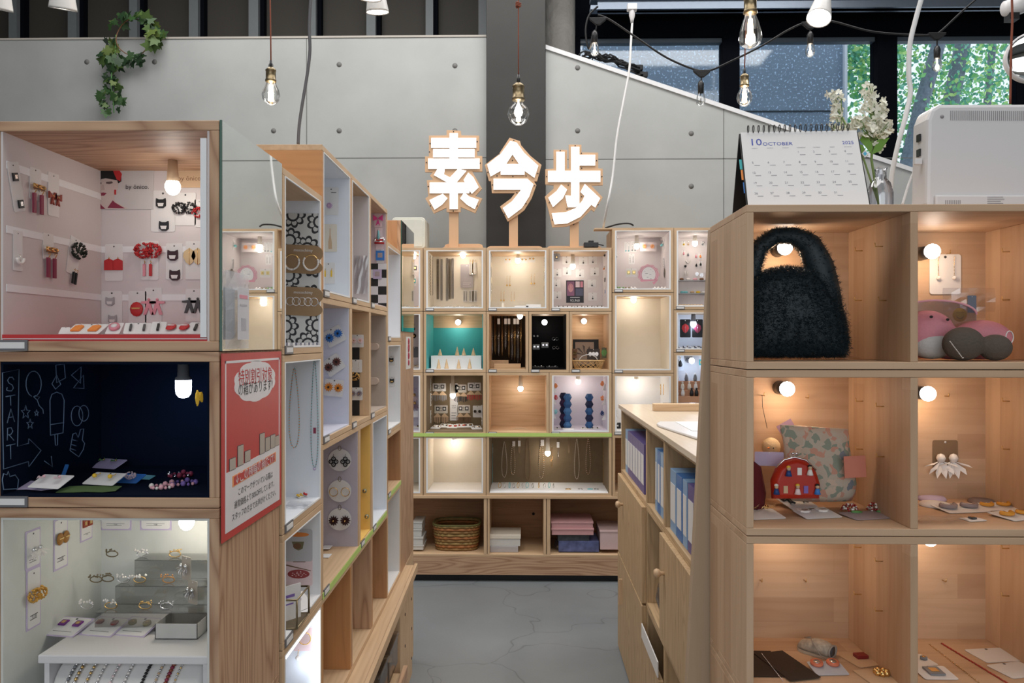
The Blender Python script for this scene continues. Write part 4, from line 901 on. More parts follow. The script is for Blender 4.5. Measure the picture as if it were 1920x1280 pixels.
# ------------------------------------------------------------------ small goods
def earm(kind, s, rd=None):
    m = MB(); rd = rd or random
    def hook(): m.m = 0; m.tube([(0, -.002, 0), (.04*s, -.004, .10*s), (.09*s, -.004, .02*s), (.0, -.003, -.15*s)], .018*s+.0002, 4)
    if kind == 'drop': hook(); m.m = 1; m.ball((0, -.003-.2*s, -.62*s), .22*s, 8); m.m = 0; m.cyl((0, -.003, -.1*s), (0, -.003-.1*s, -.45*s), .02*s+.0002, seg=4)
    elif kind == 'tear': hook(); m.m = 1; m.lathe([(0, -.95*s), (.16*s, -.88*s), (.22*s, -.7*s), (.1*s, -.35*s), (0, -.2*s)], (0, -.003-.15*s, 0), 8)
    elif kind == 'hoop': m.tube([(.38*s*cos(a), -.003, -.42*s+.38*s*sin(a)) for a in [k*pi/8 for k in range(16)]], .035*s, 5, closed=True)
    elif kind == 'beadhoop':
        m.tube([(.40*s*cos(a), -.004, -.42*s+.42*s*sin(a)) for a in [k*pi/10 for k in range(20)]], .04*s, 6, closed=True); m.m = 1
        for k in range(22): a = R(150+240*k/22); m.bead((.42*s*cos(a), -.005-.03*s, -.42*s+.44*s*sin(a)), .075*s)
    elif kind == 'bar': hook(); m.m = 1; m.box(-.09*s, .09*s, -.004, -.001, -s, -.15*s)
    elif kind == 'tassel':
        m.ball((0, -.004, -.08*s), .07*s, 6); m.m = 1
        m.lathe([(0, -.12*s), (.08*s, -.16*s), (.12*s, -.98*s), (0, -1.0*s)], (0, -.004-.05*s, 0), 8, rib=.15, ribn=4)
    elif kind == 'knot':
        for k in range(4): m.m = k % 2; m.cyl((-.45*s, -.006, -.12*s-.14*s*k), (.45*s, -.006-.0, -.14*s-.14*s*k), .08*s, seg=7)
        m.m = 0; m.ball((-.42*s, -.007, -.3*s), .16*s, 6); m.ball((.42*s, -.007, -.3*s), .14*s, 6)
    elif kind == 'disc': m.m = 1; m.cyl((0, -.0045, -.45*s), (0, -.0005, -.45*s), .45*s, seg=18); m.m = 0; m.cyl((0, -.0052, -.45*s), (0, -.0045, -.45*s), .25*s, seg=14)
    elif kind == 'oval': m.m = 1; m.ball((0, -.0035, -.45*s), .45*s, 12, (1, .0025/(.45*s), 1.1)); m.m = 0; m.prism([(-.3*s, -.35*s), (.3*s, -.35*s), (.25*s, -.45*s), (-.25*s, -.45*s)], -.0068, -.006)
    elif kind == 'square': m.m = 1; m.prism([(-.4*s, 0), (.4*s, 0), (.4*s, -.9*s), (-.4*s, -.9*s)], -.003, -.0005); m.m = 0; m.prism([(-.22*s, -.2*s), (.22*s, -.2*s), (.22*s, -.65*s), (-.22*s, -.65*s)], -.0036, -.003)
    elif kind == 'house': hook(); m.m = 1; m.prism([(-.4*s, -.2*s), (0, 0), (.4*s, -.2*s), (.4*s, -s), (-.4*s, -s)], -.003, -.0005)
    elif kind == 'flower':
        m.m = 1
        for j, (n, r_, y) in enumerate(((12, .5, -.002), (12, .38, -.005), (8, .22, -.008))):
            for k in range(n):
                a = 2*pi*(k+.5*j)/n; c, d = cos(a), sin(a); e = (-d*.075*s, c*.075*s)
                m.add([(0, y-.001, -.45*s), (c*r_*.6*s+e[0], y-.002, -.45*s+d*r_*.6*s+e[1]), (c*r_*s, y-.004*j, -.45*s+d*r_*s), (c*r_*.6*s-e[0], y-.002, -.45*s+d*r_*.6*s-e[1])], [(0, 1, 2, 3)])
        m.m = 0; m.ball((0, -.009, -.45*s), .12*s, 8)
    elif kind == 'pom':
        m.m = 1
        for k in range(70): v = Vector((rd.gauss(0, 1), rd.gauss(0, .7), rd.gauss(0, .8))).normalized(); m.bead((v.x*.5*s, -.25*s+v.y*.3*s, -.45*s+v.z*.42*s), .09*s)
    elif kind == 'leaf': m.m = 1; m.prism([(0, 0), (.3*s, -.2*s), (.38*s, -.5*s), (.2*s, -.85*s), (0, -s), (-.2*s, -.85*s), (-.38*s, -.5*s), (-.3*s, -.2*s)], -.002, -.0007); m.m = 0; m.tube([(0, -.0025, 0), (0, -.0025, -s)], .012*s+.0001, 4)
    elif kind == 'person': m.m = 1; m.ball((0, -.002, -.1*s), .09*s, 6); m.prism([(-.08*s, -.18*s), (-.45*s, -.22*s), (-.45*s, -.34*s), (-.12*s, -.36*s), (-.32*s, -1*s), (-.14*s, -1*s), (0, -.6*s), (.14*s, -1*s), (.32*s, -1*s), (.12*s, -.36*s), (.45*s, -.34*s), (.45*s, -.22*s), (.08*s, -.18*s)], -.003, -.0008)
    elif kind == 'cat': m.m = 1; m.prism([(-.45*s, -.1*s), (-.42*s, .12*s), (-.2*s, 0), (.2*s, 0), (.42*s, .12*s), (.45*s, -.1*s), (.45*s, -.6*s), (.2*s, -.8*s), (-.2*s, -.8*s), (-.45*s, -.6*s)], -.0035, -.0006); m.m = 0; m.prism([(-.3*s, -.35*s), (.3*s, -.35*s), (.22*s, -.65*s), (-.22*s, -.65*s)], -.0042, -.0035)
    elif kind == 'bow': m.m = 1; m.prism([(0, -.3*s), (-.45*s, 0), (-.45*s, -.55*s), (0, -.38*s), (-.2*s, -1*s), (0, -.8*s), (.2*s, -1*s), (0, -.38*s), (.45*s, -.55*s), (.45*s, 0)], -.004, -.0008); m.m = 0; m.ball((0, -.004, -.32*s), .08*s, 6)
    elif kind == 'stud': m.m = 1; m.ball((0, -.003, -.2*s), .28*s, 8); m.m = 0; m.tube([(-.3*s, -.003, -.2*s), (0, -.003, -.55*s), (.3*s, -.003, -.2*s)], .03*s+.0001, 4)
    elif kind == 'clover':
        m.m = 1; m.cyl((0, -.002, .22*s), (0, -.002, .0), .012*s, seg=4)
        for dx, dz in ((0, -.22), (.24, -.48), (0, -.74), (-.24, -.48)):
            m.tube([(dx*s+.17*s*cos(a), -.003, dz*s+.17*s*sin(a)) for a in [k*pi/4 for k in range(8)]], .05*s, 4, closed=True); m.ball((dx*s, -.003, dz*s), .05*s, 5)
    elif kind == 'chain':
        for k in range(9): m.tube([(.05*s*cos(a), -.003-(.0012*sin(a) if k % 2 else 0), -.055*s-.11*s*k+.06*s*sin(a)) for a in [j*pi/3 for j in range(6)]], .016*s, 4, closed=True)
    elif kind == 'tri':
        m.m = 0; m.prism([(0, 0), (.4*s, -.4*s), (-.4*s, -.4*s)], -.003, -.001); m.m = 1
        for k in range(5): m.box(-.34*s+.155*s*k, -.27*s+.155*s*k, -.003, -.001, -.95*s+.06*s*(abs(k-2)), -.42*s)
    elif kind == 'longdrop':
        m.tube([(0, -.002, 0), (.02*s, -.003, .05*s), (.04*s, -.003, 0), (0, -.003, -.08*s), (0, -.003, -.8*s)], .006*s+.0002, 4); m.m = 1; m.ball((0, -.004, -.86*s), .09*s, 8)
        for k in range(4): m.bead((0, -.003, -.2*s-.14*s*k), .03*s)
    elif kind == 'petal':
        m.m = 0; m.ball((0, -.006, -.25*s), .16*s, 8); m.m = 1
        for k in range(6): a = R(200+28*k); m.add([(0, -.004, -.35*s), (cos(a)*.4*s-.1*s, -.008, -.35*s+sin(a)*.4*s), (cos(a)*.6*s, -.004-.002*k, -.35*s+sin(a)*.62*s), (cos(a)*.4*s+.1*s, -.010, -.35*s+sin(a)*.35*s)], [(0, 1, 2, 3)])
    elif kind == 'fan': m.m = 1; m.tube([(.42*s*cos(a), -.004, -.2*s+.5*s*sin(a)) for a in [R(190+16*k) for k in range(11)]], .13*s, 6); m.m = 0; m.cyl((0, -.003, 0), (0, -.003, -.55*s), .03*s, seg=4)
    else: m.m = 1; m.ball((0, -.003, -.3*s), .3*s, 8)
    return m
CARDM = {}
def rcard(w, h, y0=-.0008, y1=0, hole=True, r=.08):
    m = MB(); m.prism(rrect(-w/2, w/2, -h/2, h/2, min(w, h)*r, 3), y0, y1)
    if hole: m.m = 1; m.cyl((0, y0-.0002, h*.43), (0, y0, h*.43), min(w, h)*.045, seg=8)
    return m
def frame_at(C, wall, px, py, off, tilt=0, lean=None, yaw=0):
    q, a = C.hit(px, py, wall, off)
    if wall in ('left', 'right', 'floor'):
        l = C.M.inverted() @ q; lo = .02 if wall == 'floor' else .004
        if l.y < lo or l.y > C.d-.012:
            y = (.045 if wall == 'floor' else .03) if l.y < lo else C.d*(.75 if wall == 'floor' else .5)
            q2, _ = C.hit(px, py, y, 0); l2 = C.M.inverted() @ q2
            q = C.w((l2.x, y, l.z)) if wall == 'floor' else C.w((l.x, y, l2.z))
    return q, a, q.y/F
def E(ck, wall, px, py, w, h, kind, mat, label, n=2, sz=None, metal=GOLD, cm=WHITE, tilt=0, lean=None, yaw=0, group=None, cat='earrings', ear_y=.5, off=.0006, vert=False, extra=None, name='earring_card', card=True, shape=None, lines=0, yd=None):
    C = cells[ck]; q, a, m = frame_at(C, wall if yd is None else yd, px, py, off)
    if yd is not None: q = Vector((q.x, q.y, C.loc.z+C.z0+off))
    W_, H_ = w*m, h*m; flat_ = wall in ('floor',)
    if flat_:
        le = R(lean or 0); rot = (-(pi/2-le), 0, a+R(yaw)); loc = q+Vector((0, 0, H_/2*sin(le)+.0002))
    else:
        rot = (0, R(tilt), a); loc = q
        if isinstance(wall, (int, float)) and C is not None: rot = (0, R(tilt), a+R(yaw))
    t = thing(name, label, cat, loc, rot, group)
    if card:
        cmesh = MB().prism([(x*W_, z*H_) for x, z in shape], -.0008, 0) if shape else rcard(W_, H_)
        if lines:
            cmesh.m = 1
            for k in range(lines): cmesh.box(-W_*.32, W_*(.32-.1*(k % 2)), -.0011, -.0008, -H_*(.30+.07*k), -H_*(.30+.07*k)+H_*.012)
        cmesh.obj('card', [cm, DKGREY if cm in (WHITE, KRAFT) else WHITE], t)
    if kind:
        s = (sz or h*.35)*m
        for i in range(n):
            if vert: x, z = (-.06*W_+.12*W_*(i % 2)), H_*(.28-.55*i/max(1, n-1)*1.0)
            else: x, z = (0 if n == 1 else (-.25+.5*i/(n-1))*W_), H_*(ear_y-.5)+s*.5
            e = earm(kind, s).obj('earring' if cat == 'earrings' else 'ornament', [metal, mat] if isinstance(metal, bpy.types.Material) else metal, t, loc=(x, -.001, z))
    if extra: extra(t, W_, H_, m)
    return t
def art(t, cx, cy, m, shapes, name='print', y=-.001, mats=None):
    """flat printed shapes on a card: list of (material, polygon in photograph pixels around cx,cy)"""
    ms = []; b = MB()
    for i, (mt, poly) in enumerate(shapes):
        if mt not in ms: ms.append(mt)
        b.m = ms.index(mt); b.prism([((x-cx)*m, -(z-cy)*m) for x, z in poly], y-.00012*(i+1), y)
    return b.obj(name, ms, t)
def necklace(ck, wall, px, py, w, h, label, mat, bead=2.2, mat2=None, tagc=None, tilt=0, group=None, off=.004, metal=SILVER, cat='necklace', n=None, pend=None):
    C = cells[ck]; q, a, m = frame_at(C, wall, px, py, off)
    t = thing('necklace', label, cat, q, (0, R(tilt), a), group)
    pts = []; N = 40; hw, hh = w*m/2, h*m
    for i in range(N+1):
        u = i/N; an = pi*u; pts.append(Vector((-hw*sin(an*.5)**.6*1.0 if u < 0 else 0, 0, 0)))
    pts = []
    for i in range(N):
        an = 2*pi*i/N; x = hw*sin(an)*(.35+.65*(1-cos(an))/2); z = -hh*(1-cos(an))/2; pts.append(Vector((x, -.001, z)))
    b = MB(); b.tube(pts, .0004, 4, closed=True); 
    L_ = 0; r = bead*m/2; acc = r*2.0; k = 0
    for i in range(N):
        p0, p1 = pts[i], pts[(i+1) % N]; d = (p1-p0).length
        while acc < d: b.m = 1+(k % 2 if mat2 else 0); b.bead(p0.lerp(p1, acc/d)+Vector((0, -.0005, 0)), r); acc += r*2.05; k += 1
        acc -= d
    b.obj('strand', [metal, mat, mat2 or mat], t)
    if pend: p = MB(); p.m = 0; p.ball((0, -.002, -hh-r*2), r*2.2, 8); p.obj('pendant', [pend], t)
    if tagc: rcard(w*m*.5, w*m*.9).obj('price_tag', [tagc, BLACK], t, loc=(hw*.3, -.002, -w*m*.25))
    return t
def boxlamp(ck, px, py, y, rpx, power, label, kind='globe', warm=GWARM, col=(1, .78, .52), sock=PLASTB, mount='back', group='little lamps inside the display boxes'):
    C = cells[ck]; q, a = C.hit(px, py, y, 0); m = q.y/F; r = rpx*m
    t = thing('box_lamp', label, 'lamp', q, (0, 0, C.rot), group)
    lx = C.M.inverted() @ q
    if kind == 'tubeled':
        MB().lathe([(0, -1.5*r), (.6*r, -1.35*r), (.92*r, -.9*r), (r, -.2*r), (r, .9*r), (.9*r, 1.1*r)], seg=18).obj('led_bulb', warm, t)
        MB().lathe([(r*1.02, .9*r), (r*1.02, 1.2*r), (r*.75, 1.4*r), (r*.7, C.z1-lx.z), (0, C.z1-lx.z)], seg=16).obj('socket', sock, t)
    elif mount == 'back':
        d = C.d-lx.y; MB().ball((0, 0, 0), r, 14).obj('bulb', warm, t)
        MB().cyl((0, r*.3, 0), (0, d, 0), r*.85, r*.95).obj('socket', sock, t)
    elif mount == 'side':
        MB().ball((0, 0, 0), r, 14, (1.5, 1, 1)).obj('bulb', warm, t); MB().tube([(-r*.8, 0, 0), (-r*1.6, 0, 0), (-r*1.6, C.d-lx.y, 0)], r*.85, 12).obj('socket', sock, t)
    else:
        MB().ball((0, 0, 0), r, 14, (1, 1, 1.15)).obj('bulb', warm, t)
        MB().cyl((0, 0, r*.6), (0, 0, C.z1-lx.z), r*.8, r*.6).obj('socket', sock, t)
    lamp('lamp_light', 'POINT', (0, -r*.2, -r*1.15), power, col, parent=t, shadow_soft_size=r*.9)
    return t
def flatbag(ck, px, py, w, h, label, wall='floor', yaw=0, name='plastic_bag', mat=FILM):
    C = cells[ck]; q, a, m = frame_at(C, wall, px, py, .0008); rr_ = random.Random(int(px*7+py)); b = MB(); nx, nz = 7, 6
    for j in range(nz):
        for i in range(nx): b.v.append(((i/(nx-1)-.5)*w*m, -.001-rr_.random()*.004, (j/(nz-1)-.5)*h*m))
    for j in range(nz-1):
        for i in range(nx-1): k = j*nx+i; b.f.append((k, k+1, k+nx+1, k+nx)); b.mi.append(0); b.sm.append(False)
    t = thing(name, label, 'bag', q+Vector((0, 0, .0008 if wall == 'floor' else 0)), ((-pi/2 if wall == 'floor' else 0), 0, a+R(yaw)))
    b.obj('film', mat, t); return t
# ================================================================== front left stack, top box
GA = 'earring cards hanging in the top front box'
c = cells['L1']
m = MB()
for z in (.280, .178, .085):
    zz = z+.0155+.0; m.box(c.x0, c.x0+.0012, .01, c.d, zz-.006, zz+.006)
    if z < .2: m.box(c.x0+.0012, c.x1, c.d-.0012, c.d-.0002, zz-.006, zz+.006)
m.obj('card_rail', FOAM, c.o)
MB().box(c.x1-.010, c.x1-.0005, .0005, .004, c.z0+.002, c.z1-.012).obj('foam_edge', FOAM, c.o); MB().box(c.x0, c.x1, .0005, .28, c.z0-.001, c.z0+.0005).obj('foam_base', FOAM, c.o); MB().box(c.x0, c.x1-.01, .0002, .284, c.z0+.0005, c.z0+.0065).obj('red_cloth', RED, c.o); c.z0 += .0065
boxlamp('L1', 324, 350, .20, 14, .17, 'white bulb in a tan socket in the top front box', warm=GWHITE, col=(1, .88, .74), sock=TAN, mount='top')
E('L1', 'left', 30, 350, 34, 92, 'square', BLACK, 'tilted white card with two black square earrings on the wall of the top front box', vert=True, sz=17, metal=SILVER, tilt=-14, group=GA)
E('L1', 'left', 66, 345, 34, 60, 'knot', BROWN, 'card with a brown and gold knotted earring pair above two wine tassels, upper row', n=2, sz=18, metal=GOLD, ear_y=.35, group=GA, extra=lambda t, W_, H_, m: [earm('bar', 44*m).obj('tassel', [GOLD, WINE], t, loc=(x, -.002, -.2*H_)) for x in (-.3*W_, .35*W_)])
E('L1', 'left', 100, 365, 34, 82, 'bow', flat('rust', (.30, .05, .03), .5), 'card with a rust-red bow earring pair beside the upper wine tassels', sz=24, ear_y=.4, group=GA)
E('L1', 'left', 33, 470, 27, 76, 'fan', PEARL, 'narrow card with a silver beaded crescent on the wall of the top front box', n=1, sz=24, metal=SILVER, ear_y=.25, group=GA)
E('L1', 'left', 90, 462, 32, 50, 'knot', BROWN, 'card with a brown and gold knotted earring pair above two wine tassels, lower row', sz=19, ear_y=.3, group=GA, extra=lambda t, W_, H_, m: [earm('bar', 44*m).obj('tassel', [GOLD, WINE], t, loc=(x, -.002, -.3*H_)) for x in (-.2*W_, .4*W_)])
E('L1', 'left', 138, 480, 36, 72, 'pom', flat('dark green beads', (.012, .02, .012), .3), 'tilted card with a dark green bead pompom and two black bars', n=1, sz=34, tilt=12, ear_y=.62, group=GA, extra=lambda t, W_, H_, m: [earm('bar', 26*m).obj('tassel', [GOLD, BLACK], t, loc=(x, -.002, -.38*H_)) for x in (0, .22*W_)])
# strip card leaning on a little easel
q, a = c.hit(62, 632, .12, 0); q.z = c.loc.z+c.z0; mm = q.y/F
t = thing('earring_stand', 'leaning white strip with red flower earrings on a small black foot', 'earring stand', q, (0, 0, 0))
MB().box(-.012, .012, -.002, 0, 0, .093).obj('strip', WHITE, t, rot=(-.10, R(-26), 0), loc=(-.0, 0, .006)); MB().lathe([(0, 0), (.017, 0), (.017, .003), (.004, .008), (0, .014)], seg=14).obj('foot', PLASTB, t)
for x, z, mt, k in ((-.030, .018, RED, 'flower'), (-.014, .022, ROSE, 'flower'), (.010, .028, ROSE, 'flower'), (-.034, .055, GOLD, 'stud'), (-.016, .062, GOLD, 'stud')): earm(k, .017).obj('earring', [GOLD, mt], t, loc=(x, -.006, z+.008))
# photo card
BGP = flat('photo grey', (.62, .60, .60), .5); SKIN = flat('printed skin', (.66, .56, .53), .5)
q, a, mm = frame_at(c, 'back', 236, 354, .001)
t = thing('photo_card', 'photo card of a woman in a black and red beret, lettered by ônico.', 'photo card', q)
MB().box(-53*mm, 53*mm, -.001, 0, -39*mm, 39*mm).obj('card', BGP, t)
art(t, 236, 354, mm, [(SKIN, [(190, 330), (222, 332), (222, 352), (214, 368), (216, 378), (242, 392), (184, 392), (184, 340)]), (BLACK, [(183, 316), (215, 316), (228, 324), (228, 340), (222, 344), (220, 338), (198, 334), (188, 336), (183, 341)]), (RED, [(211, 316), (222, 316), (229, 326), (226, 340), (219, 336), (214, 325)]), (flat('hair dark', (.03, .02, .03), .5), [(183, 336), (189, 335), (187, 350), (184, 356)]), (flat('brow', (.12, .08, .08), .5), [(199, 341), (210, 340), (212, 343), (205, 345), (199, 344)]), (flat('brow', (.12, .08, .08), .5), [(184, 342), (190, 342), (190, 345), (184, 345)]), (flat('nose shade', (.58, .46, .44), .5), [(191, 346), (194, 346), (196, 356), (190, 357)]), (WINE, [(188, 362), (194, 361), (200, 362), (195, 367), (190, 367)]), (WINE, [(185, 376), (190, 385), (198, 392), (185, 392)]), (WINE, [(202, 390), (212, 376), (216, 380), (235, 391)]), (RED, [(215, 356), (218, 356), (218, 365), (215, 365)])])
tq = MB(); mtext(tq, 'by ônico.', .0125, 23*mm, 3*mm, -.0026); tq.obj('lettering', DKGREY, t)
q, a, mm = frame_at(c, 'back', 356, 335, .001)
t = thing('wooden_name_board', 'small tan name board lettered by ônico behind the white bulb', 'sign', q)
MB().prism(rrect(-26*mm, 26*mm, -17*mm, 17*mm, .008), -.002, 0).obj('board', TAN, t); tq = MB(); mtext(tq, 'by ônico', .013, 0, 0, -.0023); tq.obj('lettering', BROWN, t)
E('L1', 'back', 306, 396, 46, 78, 'cat', BLACK, 'wide card with two little white cat earrings beside the photo card', vert=True, sz=20, metal=WHITE, ear_y=.5, group=GA)
E('L1', 'back', 348, 392, 40, 62, 'pom', BLACK, 'card with black bead cluster earrings below the tan name board', sz=24, group=GA)
E('L1', 'back', 374, 400, 18, 52, 'pom', RED, 'card with a red bead earring at the edge of the top front box', n=1, sz=22, group=GA)
E('L1', 'back', 214, 492, 34, 70, 'house', RED, 'card with two small red house-shaped earrings', sz=22, ear_y=.45, group=GA)
E('L1', 'back', 281, 488, 34, 74, 'pom', RED, 'card with a red bead pompom above two red tassels', n=2, sz=32, ear_y=.72, group=GA, extra=lambda t, W_, H_, m: [earm('bar', 26*m).obj('tassel', [GOLD, ROSE if x < 0 else RED], t, loc=(x, -.002, -.05*H_)) for x in (-.25*W_, .1*W_)])
E('L1', 'back', 327, 490, 32, 68, 'cat', flat('aubergine', (.035, .008, .015), .5), 'card with two black bird-face earrings one above the other', vert=True, sz=22, metal=WHITE, group=GA)
E('L1', 'back', 364, 488, 32, 72, 'leaf', flat('gold leaf', (.70, .52, .28), .35), 'card with pale gold leaf earrings at the edge of the top front box', sz=32, ear_y=.6, group=GA)
E('L1', 'back', 210, 576, 40, 62, 'cat', flat('grey felt', (.42, .40, .42), .8), 'card with two small grey brooches in the lowest hanging row', vert=True, sz=18, group=GA, metal=WHITE)
E('L1', 'back', 258, 576, 34, 62, 'oval', RED, 'card with one red round doll-like brooch', n=1, sz=28, ear_y=.42, group=GA, metal=GOLD)
E('L1', 'back', 288, 574, 32, 70, 'person', ROSE, 'card with two rose-red dancing figure earrings', sz=32, ear_y=.5, group=GA)
E('L1', 'back', 364, 572, 32, 62, 'person', DKGREY, 'card with two charcoal dancing figure earrings', sz=30, ear_y=.5, group=GA)
GB = 'cards lying on the red cloth'
for px, w, h, k, mt, lab, lean, yaw in ((121, 16, 18, None, None, 'tiny blank white card on the red cloth', 40, 10), (163, 70, 34, 'house', ORANGE, 'white card with an orange-red earring pair on the red cloth', 30, -6), (215, 26, 30, 'disc', ROSE, 'white card with a round rose-pink earring on the red cloth', 40, 8), (258, 46, 34, 'bar', DKGREY, 'white card with grey striped bar earrings on the red cloth', 34, 20), (297, 26, 34, 'bar', BLACK, 'small card with black and white stick earrings on the red cloth', 38, 16), (334, 52, 32, 'oval', RED, 'white card with an oval red and white earring on the red cloth', 30, -4), (368, 30, 34, 'bar', BLACK, 'white card with black and red earrings at the corner of the red cloth', 36, 6)):
    E('L1', 'floor', px, 634, w, h*1.1, k, mt, lab, n=2 if w > 40 else 1, sz=22, lean=lean, yaw=yaw, group=GB, metal=WHITE, yd=.05)
# ================================================================== black box with chalk drawings
c = cells['L2']
CHALK = flat('blue chalk', (.16, .24, .36), .9, var=.2)
ch = MB(); Mi = c.M.inverted()
def chalk(pts, closed=False, sc=4.571, oy=680):
    P = [Mi @ c.hit(x/sc, oy+y/sc, 'left', .0008)[0] for x, y in pts]
    ch.tube(P, .00085, 4, closed=closed)
def circ(cx, cy, rx, ry, a0=0, a1=360, n=16): return [(cx+rx*cos(R(a0+(a1-a0)*k/n)), cy+ry*sin(R(a0+(a1-a0)*k/n))) for k in range(n+1)]
chalk([(22, 85), (165, 55), (150, 715), (245, 690), (247, 650), (352, 750), (247, 890), (245, 845), (30, 910), (22, 500)], True)
chalk([(120, 145), (105, 122), (80, 125), (65, 150), (75, 172), (105, 190), (115, 215), (100, 240), (75, 240), (55, 232), (62, 210)])
chalk([(50, 290), (130, 275)]); chalk([(90, 283), (92, 365)])
chalk([(62, 515), (92, 395), (125, 505)]); chalk([(70, 470), (115, 462)])
chalk([(62, 665), (65, 560), (95, 555), (110, 585), (95, 612), (66, 618)]); chalk([(80, 618), (120, 665)])
chalk([(52, 712), (130, 695)]); chalk([(90, 705), (92, 825)])
chalk(circ(288, 180, 66, 110, -255, 90)); chalk([(288, 290), (320, 320), (340, 292), (300, 280)]); chalk([(320, 320), (335, 365), (368, 400), (372, 435)])
def star(cx, cy, r): return [(cx+(r if k % 2 == 0 else r*.42)*sin(k*pi/5), cy-(r if k % 2 == 0 else r*.42)*cos(k*pi/5)*1.5) for k in range(10)]
chalk(star(220, 425, 40), True); chalk(star(313, 430, 19), True); chalk(star(258, 525, 30), True)
chalk([(478, 20), (550, 10), (560, 130), (485, 170)], True); chalk([(445, 180), (485, 105), (520, 185), (475, 225)], True); chalk([(612, 105), (695, 35), (690, 175)], True); chalk([(630, 215), (715, 105), (720, 220)], True)
chalk([(430, 530), (428, 320), (445, 270), (485, 250), (530, 268), (550, 320), (545, 515), (540, 600), (432, 620)], True); chalk([(430, 530), (548, 512)]); chalk([(470, 615), (475, 705), (493, 705), (495, 608)])
chalk(circ(660, 455, 50, 85), True); chalk(circ(718, 432, 42, 68), True)
chalk([(600, 745), (625, 610), (650, 600), (670, 640), (690, 570), (718, 565), (705, 660), (725, 690), (715, 740), (675, 805), (600, 750)]); chalk([(625, 660), (665, 670)]); chalk([(615, 700), (655, 712)]); chalk([(605, 735), (650, 750)])
chalk([(380, 840), (450, 890), (440, 800)]); chalk([(20, 1000), (30, 950), (60, 960), (70, 930), (85, 975), (130, 960), (158, 1000), (150, 1080), (30, 1085)], True)
ch.obj('chalk_drawing', CHALK, c.o)
boxlamp('L2', 344, 725, .19, 14.5, .26, 'cold white LED lamp in a grey socket in the black chalk box', kind='tubeled', warm=GCOLD, col=(.45, .6, 1), sock=GREY)
GC = 'cards and trinkets on the floor of the black box'
WAVE = [(-.5, -.5), (-.5, .0), (-.42, .42), (-.2, .5), (.1, .42), (.3, .5), (.5, .4), (.5, -.3), (.3, -.5), (0, -.42), (-.2, -.5)]
E('L2', 'floor', 62, 915, 108, 44, None, None, 'lavender wavy card at the front of the black chalk box', cm=LAV, lean=12, yaw=-4, group=GC, shape=WAVE)
E('L2', 'floor', 96, 912, 70, 44, 'petal', LPINK, 'white card with pale pink petal earrings in the black chalk box', lean=24, yaw=-12, sz=20, group=GC, metal=PINK, off=.007)
E('L2', 'floor', 108, 893, 36, 26, 'cat', BLUE, 'blue cat-eared card in the black chalk box', cm=BLUE, lean=55, n=1, sz=22, group=GC, metal=AQUA)
E('L2', 'floor', 168, 920, 108, 34, None, None, 'dark green wavy card at the front of the black chalk box', cm=flat('moss green', (.09, .15, .05), .7), lean=10, yaw=2, group=GC, shape=WAVE)
E('L2', 'floor', 196, 906, 70, 40, 'drop', YEL, 'white card with pale yellow earrings in the black chalk box', lean=24, yaw=-14, sz=20, group=GC, metal=YEL, off=.007)
E('L2', 'floor', 205, 876, 58, 34, 'petal', GREEN, 'lilac card with small green earrings, rearmost in the black chalk box', cm=LAV, lean=22, yaw=-18, sz=16, group=GC)
E('L2', 'floor', 245, 903, 46, 34, 'pom', LPINK, 'bright blue card with a cream and pink pompom in the black chalk box', cm=BLUE, n=1, lean=20, yaw=-8, sz=20, group=GC)
E('L2', 'floor', 270, 897, 38, 18, None, None, 'thin aqua card behind the bead bracelets', cm=AQUA, lean=14, yaw=-14, group=GC)
for i, (px, py, r_, mts, lab) in enumerate(((304, 915, 19, (PINK, PEARL), 'bracelet of pink and pearl beads in the black chalk box'), (345, 908, 22, (VIOLET, PINK), 'bracelet of violet and pink beads in the black chalk box'), (338, 893, 20, (WINE, SILVER), 'bracelet of wine and silver beads, rearmost in the black chalk box'))):
    q, a = c.hit(px, py, 'floor', 0); mm = q.y/F; b = MB()
    for k in range(15):
        an = 2*pi*k/15; b.m = (0, 0, 1)[k % 3]; rb_ = mm*(5.2 if k % 4 == 0 else 3.2); b.ball((r_*mm*cos(an), r_*mm*sin(an)*.9, rb_), rb_, 8)
    tag(b.obj('bead_bracelet', list(mts), loc=q), lab, 'bracelet', GC)
q, a = c.hit(372, 768, 'right', .002); mm = q.y/F; a -= R(55)
t = thing('earring', 'yellow wing-shaped earring hanging at the edge of the black chalk box', 'earring', q, (0, 0, a+R(60)))
earm('leaf', 30*mm).obj('wing', [YEL, YEL], t, loc=(0, 0, .03)); earm('leaf', 24*mm).obj('wing', [YEL, YEL], t, loc=(-.012, 0, .026), rot=(0, R(35), 0))
# ================================================================== tiered stand box
c = cells['L3']
boxlamp('L3', 350, 978, .2, 14, .3, 'round white bulb high in the tiered stand box', warm=GWHITE, col=(1, .88, .72), sock=WHITE, mount='top')
GD = 'purple-backed earring cards in the tiered stand box'
def pback(t, W_, H_, m): MB().box(-W_*.5-.003, W_*.5+.003, .0, .0006, -H_*.5-.003, H_*.5+.003).obj('purple_backing', LAV, t)
def Y2(*a, **k): return E(*a, extra=lambda t, W_, H_, m: (pback(t, W_, H_, m), (lambda q: (mtext(q, 'TUBI', H_*.07, 0, -H_*.33, -.0011), q.obj('lettering', DKGREY, t)))(MB())), off=.001, **k)
Y2('L3', 'left', 62, 1028, 38, 66, 'petal', PEARL, 'card with white mesh petal earrings hanging at the upper side wall', sz=28, group=GD, metal=SILVER, ear_y=.4, lines=2)
Y2('L3', 'left', 114, 1018, 38, 90, 'oval', flat('amber', (.32, .14, .02), .3), 'tall card with two amber drop earrings', sz=24, group=GD, ear_y=.6, lines=2)
